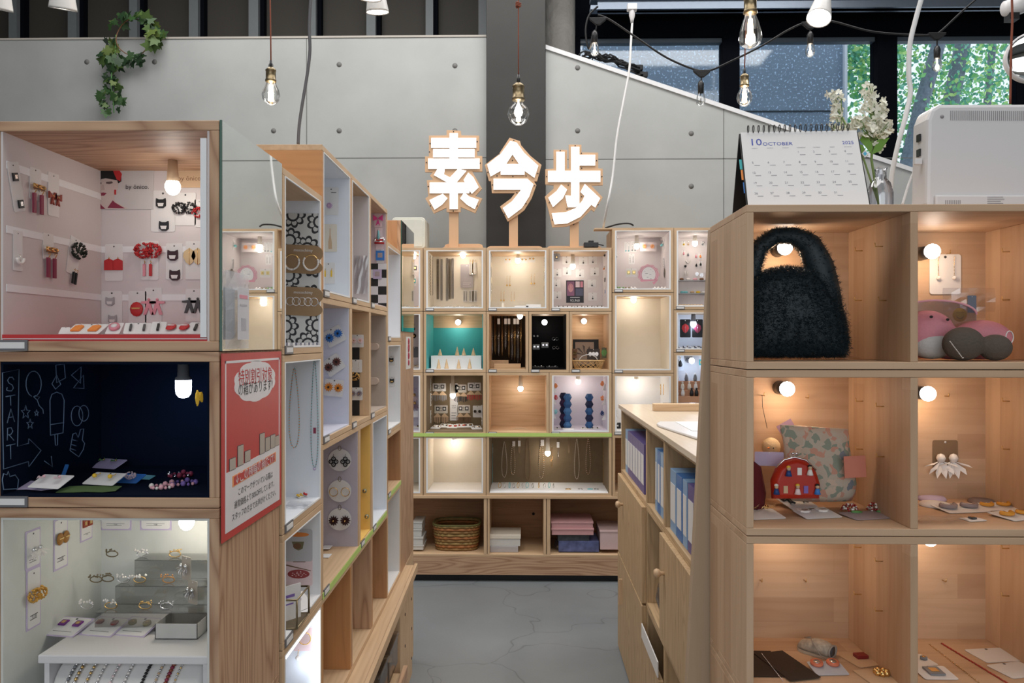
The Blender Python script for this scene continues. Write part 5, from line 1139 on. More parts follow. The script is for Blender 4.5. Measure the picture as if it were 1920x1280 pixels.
Y2('L3', 'left', 63, 1120, 36, 108, 'pom', flat('gold beads', (.80, .46, .10), .25, .6), 'tall card with a pair of gold bead cluster earrings', sz=28, group=GD, ear_y=.55, lines=2)
Y2('L3', 'left', 162, 985, 34, 50, 'square', flat('brick red', (.35, .06, .03), .5), 'card with two brick-red square earrings in the upper corner', sz=16, group=GD, ear_y=.6, lines=1)
Y2('L3', 'back', 217, 968, 54, 46, 'stud', BROWN, 'card with dark studs at the top of the back wall, next to the corner', sz=12, group=GD, ear_y=.8, lines=2)
Y2('L3', 'back', 292, 968, 54, 46, 'stud', RED, 'card with red studs at the top of the back wall, next to the bulb', sz=12, group=GD, ear_y=.8, lines=2)
# acrylic steps
q0, _ = c.hit(120, 1190, 'floor', 0)
shelfz = (at(200, 1197, 1.30).z-c.loc.z); sx0 = (Mi_ := c.M.inverted()) and (c.M.inverted() @ at(74, 1200, 1.235)).x
tb = thing('white_riser', 'white table-like riser carrying cards and the acrylic steps', 'riser', c.w((0, 0, 0)))
MB().box(sx0, c.x1-.003, .03, .27, shelfz-.014, shelfz).obj('top_board', PLASTW, tb, bevel=.002)
for x in (sx0+.008, c.x1-.02): MB().box(x, x+.008, .035, .265, c.z0, shelfz-.014).obj('leg_board', PLASTW, tb)
st = thing('acrylic_steps', 'clear acrylic stepped stand holding rows of rings', 'display stand', c.w((0, 0, shelfz+.0005)))
stx0, stx1 = sx0+.035, c.x1-.035
STEPS = [(.135, .032), (.180, .064), (.225, .098)]
for i, (y, z) in enumerate(STEPS):
    MB().box(stx0+.012*i, stx1, y, y+.045, z-.002, z).obj('tread', ACRY, st); MB().box(stx0+.012*i, stx1, y-.002, y, z-.034, z).obj('riser', ACRY, st)
GE = 'rings on the acrylic steps'
def ringobj(px, py, y, z, mt, style, lab, s=.011):
    p = at(px, py, c.loc.y+y); t = thing('ring', lab, 'ring', (p.x, c.loc.y+y, c.loc.z+shelfz+.0005+z+.0005), group=GE)
    b = MB(); b.tube([(s*cos(a), 0, s*.55+s*.5*sin(a)) for a in [k*pi/7 for k in range(14)]], .0011, 5, closed=True); b.obj('band', mt, t)
    b = MB(); rr_ = random.Random(px)
    for k in range(9): b.bead((rr_.uniform(-1, 1)*s*1.2, -.002, s*1.05+rr_.uniform(-.2, .6)*s*.7), .0028 if style else .002)
    b.obj('stone_cluster', mt if not style else PEARL, t)
for px, y, z, mt, sty, lab in ((202, .20, .064, BRASS, 0, 'dark bronze ring at the start of the top step'), (267, .24, .098, SILVER, 1, 'tall silver crown ring on the top step'), (328, .24, .098, GOLD, 0, 'wide gold lace ring on the top step'), (210, .24, .098, BRASS, 0, 'small bronze ring on the top step'), (180, .195, .064, BRASS, 0, 'dark band ring at the start of the middle step'), (232, .195, .064, SILVER, 1, 'big pearl flower ring on the middle step'), (262, .195, .064, GOLD, 1, 'small gold and white ring on the middle step'), (316, .195, .064, flat('copper', (.65, .33, .12), .3, .7), 0, 'copper sunburst ring on the middle step'), (163, .15, .032, SILVER, 1, 'round white lace ring at the start of the bottom step'), (208, .15, .032, GOLD, 1, 'gold ring with white stones on the bottom step'), (272, .15, .032, GOLD, 0, 'gold twig ring on the bottom step'), (312, .15, .032, SILVER, 0, 'silver twig ring on the bottom step')):
    ringobj(px, 1080, y, z, mt, sty, lab)
c2 = Cell(c.loc, 0, c.x0, c.x1, shelfz, c.z1, c.d); cells['L3s'] = c2
for px, mt, k, lab in ((128, flat('purple stone', (.16, .02, .22), .3), 'square', 'white card with purple stone earrings on the white riser'), (197, flat('maroon stone', (.24, .05, .05), .3), 'oval', 'white card with maroon oval earrings on the white riser'), (258, flat('olive bead', (.20, .17, .03), .3), 'disc', 'white card with black and gold bead earrings on the white riser')):
    E('L3s', 'floor', px, 1181, 62, 54, k, mt, lab, sz=17, lean=14, yaw=-10, group='cards on the white riser', lines=1, ear_y=.62, extra=pback)
# paper tray and silver charms
q, a = c2.hit(345, 1186, 'floor', 0); t = thing('paper_tray', 'open grey-white paper box with silver charms beside the acrylic steps', 'box', q+Vector((0, 0, .0005)))
for b_ in ((-.036, .036, -.03, -.029, 0, .026), (-.036, -.035, -.03, .03, 0, .026), (.035, .036, -.03, .03, 0, .026), (-.036, .036, .029, .03, 0, .026), (-.036, .036, -.03, .03, 0, .001)): MB().box(*b_).obj('tray_side', flat('grey card', (.55, .54, .52), .8), t)
for px, py, lab in ((350, 1065, 'silver butterfly earring card by the bulb side'), (362, 1110, 'card with hanging silver lace earrings above the paper tray')):
    E('L3', .17, px, py, 26, 44, 'petal', SILVER, lab, sz=26, cm=flat('sand card', (.45, .40, .34), .7), metal=SILVER, yaw=-30)
# bracelet pillow
pz = c.z0; pt = thing('bracelet_pillow', 'white padded roll displaying a row of bead bracelets under the riser', 'display pillow', c.w((0, 0, 0)))
px0 = (c.M.inverted() @ at(92, 1250, 1.24)).x; px1 = c.x1-.02; pr = .055; pc = (.085, shelfz-.014-pr-.004)
b = MB(); b.lathe([(0, px0), (pr*.8, px0+.003), (pr, px0+.012), (pr, px1-.012), (pr*.8, px1-.003), (0, px1)], seg=28, M=Matrix.Rotation(R(90), 3, 'Y')); b.v = [(x, y+pc[0], z+pc[1]) for x, y, z in b.v]; b.obj('padded_roll', flat('white velvet', (.74, .73, .72), .9), pt)
MB().box(px0+.01, px1-.01, pc[0]-.03, pc[0]+.03, c.z0, pc[1]-pr*.8).obj('stand', FOAM, pt)
for i, (px, mt, mt2, w_) in enumerate(((122, SILVER, GREY, 3.6), (136, SILVER, GOLD, 3.6), (158, SILVER, GOLD, 3.2), (178, SILVER, PEARL, 3.0), (203, LPINK, SILVER, 2.8), (229, SILVER, PEARL, 3.2), (262, BLACK, BLACK, 3.4), (286, SILVER, TAN, 2.8), (306, flat('red brown bead', (.26, .07, .04), .4), WINE, 4.2), (322, SILVER, GOLD, 2.4))):
    x = (c.M.inverted() @ at(px, 1250, 1.24)).x
    t = thing('bead_bracelet', '%s bracelet on the white roll, %s from the aisle side' % (('black bead', 'red-brown bead')[i == 8] if i in (6, 8) else ('silver and grey', 'silver and gold', 'gold-flecked silver', 'silver and pearl', 'pale pink', 'pearly white', '', 'silver and tan', '', 'fine silver')[i], ORD[9-i]), 'bracelet', c.w((x, pc[0], pc[1])), group='bracelets on the white roll')
    b = MB()
    for k in range(44): an = R(75+210*k/44); b.m = k % 2; b.bead((.022*(cos(an-R(90))-.0)*.6, (pr+.003)*cos(an), (pr+.003)*sin(an)), w_*1.24/F*1.15)
    b.obj('strand', [mt, mt2], t)
# ================================================================== front right stack
HK = flat('brass hook', (.75, .52, .22), .3, 1)
def hooks(ck, lst):
    C = cells[ck]; where = {'R1a': 'fluffy bag cell', 'R1b': 'pink plush cell', 'R2a': 'coin purse cell', 'R2b': 'kraft card cell', 'R3a': 'tiny shoe cell', 'R3b': 'laid-out necklace cell'}[ck]
    up = sorted(y for w_, x, y in lst if w_ == 'right')
    for wall, px, py in lst:
        q, a, m = frame_at(C, wall, px, py, 0); b = MB(); b.tube([(0, 0, 0), (0, -.012, 0), (0, -.013, .006)], .0009, 5)
        if wall == 'back': d = ('back wall hook near the lamp' if px > 1440 else 'back wall hook near the side')
        else: d = ('upper' if py <= up[(len(up)-1)//2] else 'lower')+' side wall hook'+('' if len(up) < 4 else (' toward the front' if px > 1640 else ' toward the back'))
        tag(b.obj('brass_hook', HK, loc=q, rot=(0, 0, a)), 'small brass '+d+' in the '+where, 'hook', 'brass hooks in the pine stack')
hooks('R1a', [('right', 1617, 470), ('right', 1655, 462), ('right', 1616, 563), ('right', 1662, 563)])
hooks('R1b', [('right', 1893, 472), ('right', 1893, 562), ('back', 1775, 476)])
hooks('R2a', [('back', 1429, 741), ('back', 1511, 745), ('right', 1618, 752), ('right', 1657, 762), ('right', 1618, 842), ('right', 1658, 856)])
hooks('R2b', [('back', 1772, 742), ('right', 1893, 752), ('right', 1893, 842)])
hooks('R3a', [('back', 1425, 1087), ('back', 1507, 1087), ('right', 1615, 1026), ('right', 1655, 1052), ('right', 1615, 1114), ('right', 1655, 1145)])
hooks('R3b', [('back', 1767, 1087), ('right', 1892, 1028), ('right', 1892, 1117)])
for ck, px, py, lab in (('R1a', 1472, 464, 'round lamp shining through the hole of the fluffy bag'), ('R2a', 1476, 729, 'round lamp above the floral pouch'), ('R1b', 1748, 471, 'oval lamp above the pink plush'), ('R2b', 1740, 738, 'oval lamp above the kraft earring card')):
    boxlamp(ck, px, py, .185, 14, .20, lab, warm=GWHITE, col=(1, .68, .42), mount='back')
boxlamp('R3b', 1744, 1008, .17, 14, .17, 'lamp half hidden at the top of the necklace cell', warm=GWHITE, col=(1, .68, .42), mount='top')
boxlamp('R3a', 1475, 996, .17, 14, .17, 'lamp hidden at the top of the tiny shoe cell', warm=GWHITE, col=(1, .68, .42), mount='top')
# fluffy bag
C = cells['R1a']; FUR = flat('dark teal tinsel yarn', (.016, .030, .038), .55, var=.5, scale=200); FURG = flat('glitter yarn', (.20, .27, .30), .25, .7)
o = C.w((0, 0, C.z0)); o = Vector((at(1490, 660, 1.32).x, 1.325, o.z+.0005))
t = thing('fluffy_bag', 'fluffy dark teal yarn tote bag with a wide handle loop in the top pine cell', 'bag', o)
def L_(px, py): q = at(px, py, 1.325); return (q.x-o.x, q.z-o.z)
rf = random.Random(9); k = 1.325/F
def fuzz(b, pts):
    for p, n in pts:
        for j in range(2):
            d = (n+Vector((rf.gauss(0, .5), rf.gauss(0, .5), rf.gauss(0, .5)))).normalized()*rf.uniform(.003, .008); s_ = d.orthogonal().normalized()*.0005
            b.m = 1 if rf.random() < .13 else 0; b.add([p-s_, p+s_, p+d], [(0, 1, 2)])
body = MB(); bxz = [L_(*v) for v in ((1395, 668), (1394, 600), (1396, 545), (1408, 520), (1440, 506), (1475, 500), (1515, 505), (1545, 525), (1568, 560), (1582, 600), (1588, 640), (1584, 668))]
bc = Vector((sum(x for x, z in bxz)/len(bxz), 0, sum(z for x, z in bxz)/len(bxz)))
def blob(poly, th, rings=7):
    """rounded cushion over a polygon; returns mesh data and surface samples"""
    n = len(poly); cx_, cz_ = bc.x, bc.z; vs = []; fs = []
    for j in range(-rings, rings+1):
        f_ = j/rings; sc = (1-abs(f_)**2.6)**.5 if abs(f_) < 1 else .0
        for x, z in poly: vs.append((cx_+(x-cx_)*(.25+.75*sc), f_*th, max(0, cz_+(z-cz_)*(.25+.75*sc))))
    for j in range(2*rings):
        for i in range(n): fs.append((j*n+i, j*n+(i+1) % n, (j+1)*n+(i+1) % n, (j+1)*n+i))
    fs.append(tuple(range(n-1, -1, -1))); fs.append(tuple(range(2*rings*n, (2*rings+1)*n)))
    return vs, fs
dense = []
for i in range(len(bxz)):
    a, b_ = bxz[i], bxz[(i+1) % len(bxz)]
    for u in range(4): dense.append((a[0]+(b_[0]-a[0])*u/4, a[1]+(b_[1]-a[1])*u/4))
vs, fs = blob(dense, .028); body.add(vs, fs, True)
smp = []
for f_ in fs[:-2]:
    a, b_, c_, d_ = [Vector(vs[i]) for i in f_]
    if (a.y+c_.y)/2 > .012: continue
    n_ = (b_-a).cross(d_-a); ar = n_.length
    if ar < 1e-9: continue
    n_.normalize(); mid = (a+c_)/2
    if n_.dot(mid-bc) < 0: n_ = -n_
    for j in range(int(ar*9e5*.25)+1): smp.append((a+(b_-a)*rf.random()+(d_-a)*rf.random(), n_))
fr = [L_(1396+(1583-1396)*rf.random(), 505+160*rf.random()) for _ in range(4200)]
def inpoly(x, z, P):
    r_ = False; n = len(P)
    for i in range(n):
        x1, z1 = P[i]; x2, z2 = P[(i+1) % n]
        if (z1 > z) != (z2 > z) and x < (x2-x1)*(z-z1)/(z2-z1)+x1: r_ = not r_
    return r_
for x, z in fr:
    if inpoly(x, z, bxz): smp.append((Vector((x, -.0275, z)), Vector((0, -1, 0))))
fuzz(body, smp); body.obj('bag_body', [FUR, FURG], t)
hd = MB(); hp = [L_(*v) for v in ((1408, 600), (1410, 540), (1414, 500), (1426, 462), (1454, 442), (1488, 441), (1518, 456), (1536, 495), (1548, 545), (1557, 605), (1562, 650))]
P3 = []
for i in range(len(hp)-1):
    for u in range(4): P3.append(Vector((hp[i][0]+(hp[i+1][0]-hp[i][0])*u/4, .004, hp[i][1]+(hp[i+1][1]-hp[i][1])*u/4)))
rad = [k*(15+12*max(0, min(1, (i-19)/10))) for i in range(len(P3))]
hd.tube(P3, [min(r_, .030) for r_ in rad], 12)
sm_ = []
for i, p in enumerate(P3[:-1]):
    tt = (P3[i+1]-p).normalized(); sd = tt.cross(Vector((0, 1, 0)))
    for j in range(60): an = rf.uniform(0, 2*pi); n_ = sd*cos(an)+Vector((0, 1, 0))*sin(an); sm_.append((p+n_*min(rad[i], .030)+tt*rf.uniform(-.003, .006), n_))
fuzz(hd, sm_); hd.obj('handle', [FUR, FURG], t)
flatbag('R1a', 1545, 664, 120, 60, 'clear bag lying in front of the fluffy bag', yaw=4)
C = cells['R1a']; q, a = C.hit(1585, 663, 'floor', .007); b = MB(); rr_ = random.Random(2)
for j in range(26): b.m = j % 2; b.bead((rr_.uniform(-.03, .03), rr_.uniform(-.01, .01), rr_.uniform(0, .006)), .0024)
tag(b.obj('bead_bracelet', [SILVER, BRASS], loc=q), 'silver and bronze bead bracelet on the clear bag by the fluffy bag', 'bracelet')
# R1b: plush, card, mohair blob
E('R1b', 'back', 1772, 514, 58, 74, 'longdrop', PEARL, 'white card with two different gold pearl drop earrings above the pink plush', sz=44, ear_y=.62, lines=0)
o = Vector((at(1800, 672, 1.30).x, 1.31, cells['R1b'].loc.z+cells['R1b'].z0+.0003)); k = 1.30/F
PLP = flat('pink plush', (.72, .30, .36), .95, sheen=1, bump=.5, scale=250); PLG = flat('grey white plush', (.62, .64, .64), .95, bump=.5, scale=250)
def softb(lst, name, mat, par, seg=20):
    b = MB()
    for (cx_, cz_, rx_, ry_, rz_) in lst: b.ball((cx_, 0 if len(str(cx_)) else 0, cz_), 1, seg, (rx_, ry_, rz_))
    ob = b.obj(name, mat, par)
    r_ = ob.modifiers.new('remesh', 'REMESH'); r_.mode = 'VOXEL'; r_.voxel_size = .0028; r_.use_smooth_shade = True
    s_ = ob.modifiers.new('smooth', 'SMOOTH'); s_.iterations = 8; s_.factor = .6
    return ob
def K(px, py): q = at(px, py, 1.31); return (q.x-o.x, q.z-o.z)
t = thing('pink_plush', 'reclining pink plush toy with small black eyes in the second top pine cell', 'plush toy', o)
x1_, z1_ = K(1738, 610); x2_, z2_ = K(1840, 625); x3_, z3_ = K(1790, 640)
softb([(x1_, .043, .046, .034, .041), (x2_, .034, .050, .034, .0335), (x3_, .028, .055, .032, .0275)], 'plush_body', PLP, t)
MB().ball((x1_+.002, -.012, .026), 1, 18, (.034, .027, .024)).obj('muzzle', PLG, t)
b = MB()
for px, py in ((1725, 595), (1755, 600)): x, z = K(px, py); b.ball((x, -.036, z), .0026, 8, (1.2, .6, .9))
b.obj('eye', BLACK, t)
GRP = flat('grey brown mohair', (.105, .085, .07), 1, bump=.8, scale=260)
o2 = Vector((at(1825, 672, 1.235).x, 1.245, o.z)); t = thing('mohair_toy', 'grey-brown fuzzy peanut-shaped toy with a bead strand in front of the pink plush', 'toy', o2)
def K2(px, py): q = at(px, py, 1.245); return (q.x-o2.x, q.z-o2.z)
x1_, z1_ = K2(1806, 642); x2_, z2_ = K2(1866, 652)
softb([(x1_, .0275, .033, .022, .0275), (x2_, .0215, .026, .020, .0215)], 'toy_body', GRP, t)
b = MB()
for i in range(16): x, z = K2(1766+1.6*i, 640+(i*2.1 if i < 14 else 30)); b.bead((x, -.024, max(.0012, z)), .0012)
b.obj('bead_strand', PEARL, t); b = MB(); x, z = K2(1893, 632); b.tube([(x+.006*cos(a), 0, z+.010*sin(a)) for a in [j*pi/6 for j in range(12)]], .0009, 5, closed=True); b.obj('loop', WHITE, t)
C = cells['R1b']
flatbag('R1b', 1815, 562, 96, 44, 'clear crinkled bag with a blue-grey label behind the pink plush', wall=.15)
E('R1b', .145, 1822, 570, 16, 32, None, None, 'small blue-grey label card in the crinkled bag', cm=flat('blue grey label', (.14, .19, .26), .5), cat='card', name='label_card')
q, a = C.hit(1800, 590, .13, 0); k = q.y/F; b = MB(); b.cyl((0, 0, 0), (0, .001, 0), 13*k, seg=20); b.m = 1; b.tube([(7*k*cos(R(x)), -.0003, 7*k*sin(R(x))) for x in range(200, 345, 20)], .0004, 4); b.tube([(3*k*cos(R(x))-4*k, -.0003, 2*k*sin(R(x))+3*k) for x in range(0, 190, 45)], .0003, 4); b.tube([(3*k*cos(R(x))+4*k, -.0003, 2*k*sin(R(x))+3*k) for x in range(0, 190, 45)], .0003, 4)
tag(b.obj('smiley_sticker', [YEL, BROWN], loc=q), 'round yellow smiling-face badge behind the pink plush', 'badge')
t = thing('clear_pouch', 'clear zip pouch with pink piping leaning behind the pink plush', 'pouch', C.hit(1755, 575, .12, 0)[0]); k = 1.32/F
MB().tube([(75*k*cos(a), 0, -14*k+26*k*sin(a)) for a in [pi*j/14 for j in range(15)]], .0018, 6).obj('piping', PINK, t); MB().prism([(75*k*cos(a), -14*k+26*k*sin(a)) for a in [pi*j/14 for j in range(15)]]+[(-75*k, -40*k), (75*k, -40*k)], .001, .002).obj('pouch_film', clearmat('pouch film', (.75, .74, .80), .3), t)
# R2a: floral pouch, red purse, charm, cards
def floral():
    m, N, L, b = _bs('floral cotton'); tc = N.new('ShaderNodeTexCoord'); v = N.new('ShaderNodeTexVoronoi'); v.inputs['Scale'].default_value = 105
    nn = N.new('ShaderNodeTexNoise'); nn.inputs['Scale'].default_value = 40; L.new(tc.outputs['Object'], nn.inputs[0]); mm = N.new('ShaderNodeMix'); mm.data_type = 'RGBA'; mm.inputs[0].default_value = .03; L.new(tc.outputs['Object'], mm.inputs[6]); L.new(nn.outputs[1], mm.inputs[7]); L.new(mm.outputs[2], v.inputs[0])
    r = N.new('ShaderNodeValToRGB'); r.color_ramp.interpolation = 'CONSTANT'; e = r.color_ramp.elements; e[0].color = (.50, .42, .34, 1); e[1].position = .3; e[1].color = (.55, .30, .22, 1)
    for p_, c_ in ((.48, (.50, .44, .36)), (.62, (.26, .30, .24)), (.78, (.58, .46, .36)), (.9, (.20, .22, .25))): x = e.new(p_); x.color = (*c_, 1)
    L.new(v.outputs['Color'], r.inputs[0]); L.new(r.outputs[0], b.inputs['Base Color']); b.inputs['Roughness'].default_value = .9; return m
FLO = floral()
C = cells['R2a']; zf = C.loc.z+C.z0
o = Vector((at(1530, 930, 1.33).x, 1.335, zf+.0005)); t = thing('floral_pouch', 'gathered floral cotton pouch leaning in the middle pine cell', 'pouch', o)
def K(px, py, Y=1.335): q = at(px, py, Y); return (q.x-o.x, q.z-o.z)
b = MB(); rows = [(800, 1463, 1590, .006), (812, 1463, 1592, .010), (830, 1468, 1592, .014), (850, 1470, 1595, .020), (880, 1468, 1600, .026), (905, 1468, 1605, .028), (925, 1475, 1603, .024), (938, 1485, 1596, .012)]
n = 36
for j, (py, xa_, xb_, th) in enumerate(rows):
    for i in range(n):
        an = 2*pi*i/n; cxm = (xa_+xb_)/2; rx = (xb_-xa_)/2; pl = (1+.10*cos(9*an)*(1 if j < 4 else .3)); x, z = K(cxm+rx*cos(an), py+(4*cos(an) if j < 3 else 0)); b.v.append((x, th*sin(an)*pl, max(.0006, z)))
for j in range(len(rows)-1):
    for i in range(n): b.f.append((j*n+i, (j+1)*n+i, (j+1)*n+(i+1) % n, j*n+(i+1) % n)); b.mi.append(0); b.sm.append(True)
b.f.append(tuple(range(n))); b.mi.append(0); b.sm.append(False); b.f.append(tuple(range(len(rows)*n-1, (len(rows)-1)*n-1, -1))); b.mi.append(0); b.sm.append(False)
b.obj('pouch_body', FLO, t); x, z = K(1592, 872); MB().box(x-.018, x+.018, -.034, -.033, z-.018, z+.018).obj('price_tag', flat('coral card', (.62, .22, .15), .7), t, rot=(0, R(-3), 0))
x, z = K(1576, 905)
o3 = Vector((at(1495, 938, 1.285).x, 1.285, zf+.0005)); t = thing('coin_purse', 'red clasp coin purse decorated with tiny dolls in front of the floral pouch', 'purse', o3)
def K3(px, py, Y=1.27): q = at(px, py, Y); return (q.x-o3.x, max(.001, q.z-o3.z))
P = [K3(*v) for v in ((1452, 938), (1450, 905), (1460, 880), (1475, 865), (1495, 860), (1517, 866), (1535, 885), (1543, 910), (1541, 938))]
b = MB(); n = len(P); cxm = sum(x for x, z in P)/n; czm = sum(z for x, z in P)/n
for f_, s_ in ((-1, .75), (-.7, .93), (0, 1), (.7, .93), (1, .75)): b.v += [(cxm+(x-cxm)*s_, f_*.014, czm+(z-czm)*s_) for x, z in P]
for j in range(4):
    for i in range(n): b.f.append((j*n+i, j*n+(i+1) % n, (j+1)*n+(i+1) % n, (j+1)*n+i)); b.mi.append(0); b.sm.append(True)
b.f.append(tuple(range(n-1, -1, -1))); b.mi.append(0); b.sm.append(False); b.f.append(tuple(range(4*n, 5*n))); b.mi.append(0); b.sm.append(False)
b.obj('purse_body', flat('red leather', (.45, .025, .01), .35), t)
b = MB(); b.tube([(x, -.002, z+.001) for x, z in P[2:7]], .0018, 6)
for dx in (-.003, .003): x, z = K3(1495, 855); b.ball((x+dx, -.002, z+.003), .0032, 8)
b.obj('clasp', SILVER, t)
for i, (px, py, mt) in enumerate(((1480, 886, DBLUE), (1520, 884, PEARL), (1457, 920, DBLUE), (1497, 920, LPINK), (1534, 920, BLUE))):
    x, z = K3(px, py, 1.265); b = MB(); b.m = 0; b.ball((x, -.017, z+.006), .0035, 8); b.m = 1; b.lathe([(0, -.006), (.0055, -.006), (.003, .003), (0, .003)], (x, -.017, z), 10); b.m = 2; b.ball((x, -.0165, z+.0085), .0038, 8, (1, .8, .7)); b.obj('doll_charm', [TAN, mt, (YEL, BLACK, WHITE)[i % 3]], t)
b = MB()
for px, py, mm_ in ((1500, 884, 0), (1474, 918, 1), (1512, 918, 2)): x, z = K3(px, py, 1.268); b.m = mm_; b.box(x-.0035, x+.0035, -.0155, -.014, z-.006, z+.006)
b.obj('patch', [PEARL, TAN, VIOLET], t)
q, a = C.hit(1429, 742, 'back', .012); t = thing('bird_charm', 'cream knitted ball charm with a beak hanging from a brass hook', 'charm', q); k = q.y/F
MB().tube([(0, 0, .002), (.0, -.002, -20*k), (8*k, -.004, -60*k)], .0005, 5).obj('string', BLACK, t); MB().ball((10*k, -.02, -92*k), 17*k, 16).obj('ball', flat('cream wool', (.72, .58, .36), .95, bump=.6, scale=300), t)
b = MB(); b.cyl((2*k, -.02-14*k, -92*k), (-5*k, -.03-14*k, -91*k), .0018, .0003); b.m = 1; b.ball((9*k, -.0205-17*k, -92*k), .0013, 6); b.obj('face', [ORANGE, BLACK], t)
MB().box(-8*k, 22*k, -.010, -.0095, -140*k, -60*k).obj('mauve_tag', flat('mauve tag', (.30, .20, .30), .7), t, rot=(0, R(-30), 0)); 
E('R2a', .12, 1442, 860, 52, 26, None, None, 'lilac paper tag below the cream knitted charm', cm=LAV, cat='tag', name='paper_tag', yaw=-10)
q, a = C.hit(1413, 935, .12, 0); q.z = zf+.0004; b = MB(); b.lathe([(0, 0), (.016, 0), (.02, .03), (.012, .075), (0, .085)], (0, 0, 0), 14, rib=.06, ribn=7)
tag(b.obj('wine_bag', flat('wine cloth', (.13, .015, .02), .9), loc=q), 'dark wine-red cloth bag at the side wall behind the red purse', 'bag')
t_ = 'cards lying at the front of the coin purse cell'
E('R2a', 'floor', 1430, 967, 66, 56, 'petal', flat('gold mesh', (.72, .50, .22), .4), 'white card with gold mesh earrings at the front of the coin purse cell', sz=26, lean=6, yaw=10, group=t_, ear_y=.7)
E('R2a', 'floor', 1490, 948, 62, 60, 'bow', BLACK, 'white card with black bow earrings leaning on the red purse', sz=26, lean=16, yaw=24, group=t_)
E('R2a', 'floor', 1532, 966, 74, 50, 'cat', PEARL, 'white card with white pompom earrings at the front of the coin purse cell', sz=22, lean=6, yaw=12, group=t_, metal=SILVER, ear_y=.7)
E('R2a', 'floor', 1628, 967, 90, 54, None, None, 'grey-lilac card at the front of the coin purse cell', cm=flat('grey lilac card', (.40, .34, .36), .7), lean=2, yaw=14, group=t_)
for px, py, lab in ((1593, 957, 'crystal-beaded strawberry brooch with green leaf, next to the white pompom card'), (1640, 956, 'crystal-beaded strawberry brooch with green leaf, on the grey-lilac card')):
    q, a = C.hit(px, py, 'floor', .003); t = thing('brooch', lab, 'brooch', q, group='strawberry brooches'); b = MB(); rr_ = random.Random(px)
    for j in range(60): v = Vector((rr_.gauss(0, 1), rr_.gauss(0, 1), abs(rr_.gauss(0, 1)))).normalized(); b.m = j % 2; b.bead((v.x*.013, v.y*.010, v.z*.012), .0024)
    b.obj('beads', [flat('ruby bead', (.35, .03, .03), .2), PEARL], t); MB().ball((.006, -.014, .001), 1, 10, (.010, .005, .0025)).obj('leaf', GREEN, t)
# R2b
C = cells['R2b']; zf2 = C.loc.z+C.z0
E('R2b', 'back', 1772, 852, 46, 54, 'petal', PEARL, 'brown kraft card with two pearl and white petal earrings', cm=flat('brown kraft', (.22, .14, .08), .8), sz=54, metal=PEARL, ear_y=.15, lines=0)
for px, py, r_, mt, lab in ((1752, 948, 26, WHITE, 'pale oval card on the floor of the kraft earring cell'), (1840, 942, 22, flat('grey felt disc', (.22, .17, .16), .9), 'dark grey felt oval at the back of the kraft earring cell'), (1745, 936, 26, LAV, 'lilac oval card behind the pale oval card')):
    q, a = C.hit(px, py, 'floor', .0002); k = q.y/F; b = MB(); b.lathe([(0, 0), (r_*k, 0), (r_*k*1.02, .002), (r_*k*.9, .006), (0, .008)], (0, 0, 0), 22); tag(b.obj('oval_case', mt, loc=q), lab, 'case')
g = 'cards on the floor of the kraft earring cell'
E('R2b', 'floor', 1800, 955, 86, 54, 'fan', flat('smoky crystal', (.30, .24, .24), .1), 'white card with smoky crystal cluster earrings', sz=34, lean=5, yaw=10, group=g)
E('R2b', 'floor', 1868, 952, 66, 48, 'fan', flat('amber bead', (.70, .32, .04), .2), 'white card with amber bead earrings, behind the cut-off card', sz=26, lean=5, yaw=6, group=g)
E('R2b', 'floor', 1905, 968, 80, 56, 'fan', MATS['amber bead'], 'white card with amber bead earrings at the picture edge', sz=30, lean=4, yaw=20, group=g)
E('R2b', 'floor', 1824, 974, 38, 28, 'square', DKGREY, 'small white square paper slip at the cell front', n=1, sz=12, lean=0, yaw=14, group=g)
flatbag('R2b', 1762, 976, 90, 46, 'clear bag with a dark blue edge at the front of the kraft earring cell')
# R3a
C = cells['R3a']; zf3 = C.loc.z+C.z0
def fbox(ck, px, py, w, dpt, h, name, label, mat, cat, yaw=0, group=None, off=.0005, bevel=.001):
    C = cells[ck]; q, a, k = frame_at(C, 'floor', px, py, off)
    return tag(MB().box(-w*k/2, w*k/2, -dpt/2, dpt/2, 0, h).obj(name, mat, loc=q, rot=(0, 0, C.rot+R(yaw)), bevel=bevel), label, cat, group)
DB = flat('dark brown felt', (.045, .028, .018), .95)
fbox('R3a', 1428, 1244, 70, .105, .0015, 'felt_card', 'dark brown felt card next to the cell side, beside its twin', DB, 'card', group='dark felt cards'); fbox('R3a', 1474, 1247, 62, .11, .0015, 'felt_card', 'dark brown felt card nearer the tiny shoe', DB, 'card', group='dark felt cards', yaw=14, off=.0022)
cc = MB(); q, a = C.hit(1428, 1225, 'floor', .005); q2, a = C.hit(1468, 1276, 'floor', .005)
for j in range(30): cc.bead((q2-q)*(j/29), .0012)
tag(cc.obj('chain', SILVER, loc=q), 'thin silver chain crossing the dark felt cards', 'chain')
q, a = C.hit(1535, 1225, 'floor', .0006); t = thing('tiny_shoe', 'tiny patterned sneaker charm with grey laces in the lower pine cell', 'shoe charm', q, (0, 0, R(-45))); t.scale = (1, 1, 1)
b = MB(); secs = [(-.036, .007, .009), (-.030, .014, .016), (-.018, .017, .020), (-.004, .0175, .024), (.012, .0165, .023), (.024, .0155, .019)]
n = 10
for x, w_, h_ in secs:
    for i in range(n): an = 2*pi*i/n; b.v.append((x, w_*cos(an), max(.001, h_*.5+h_*.5*sin(an)*(1.15 if sin(an) > 0 else 1))))
for j in range(len(secs)-1):
    for i in range(n): b.f.append((j*n+i, j*n+(i+1) % n, (j+1)*n+(i+1) % n, (j+1)*n+i)); b.mi.append(0); b.sm.append(True)
b.f += [tuple(range(n-1, -1, -1)), tuple(range((len(secs)-1)*n, len(secs)*n))]; b.mi += [0, 0]; b.sm += [False]*2
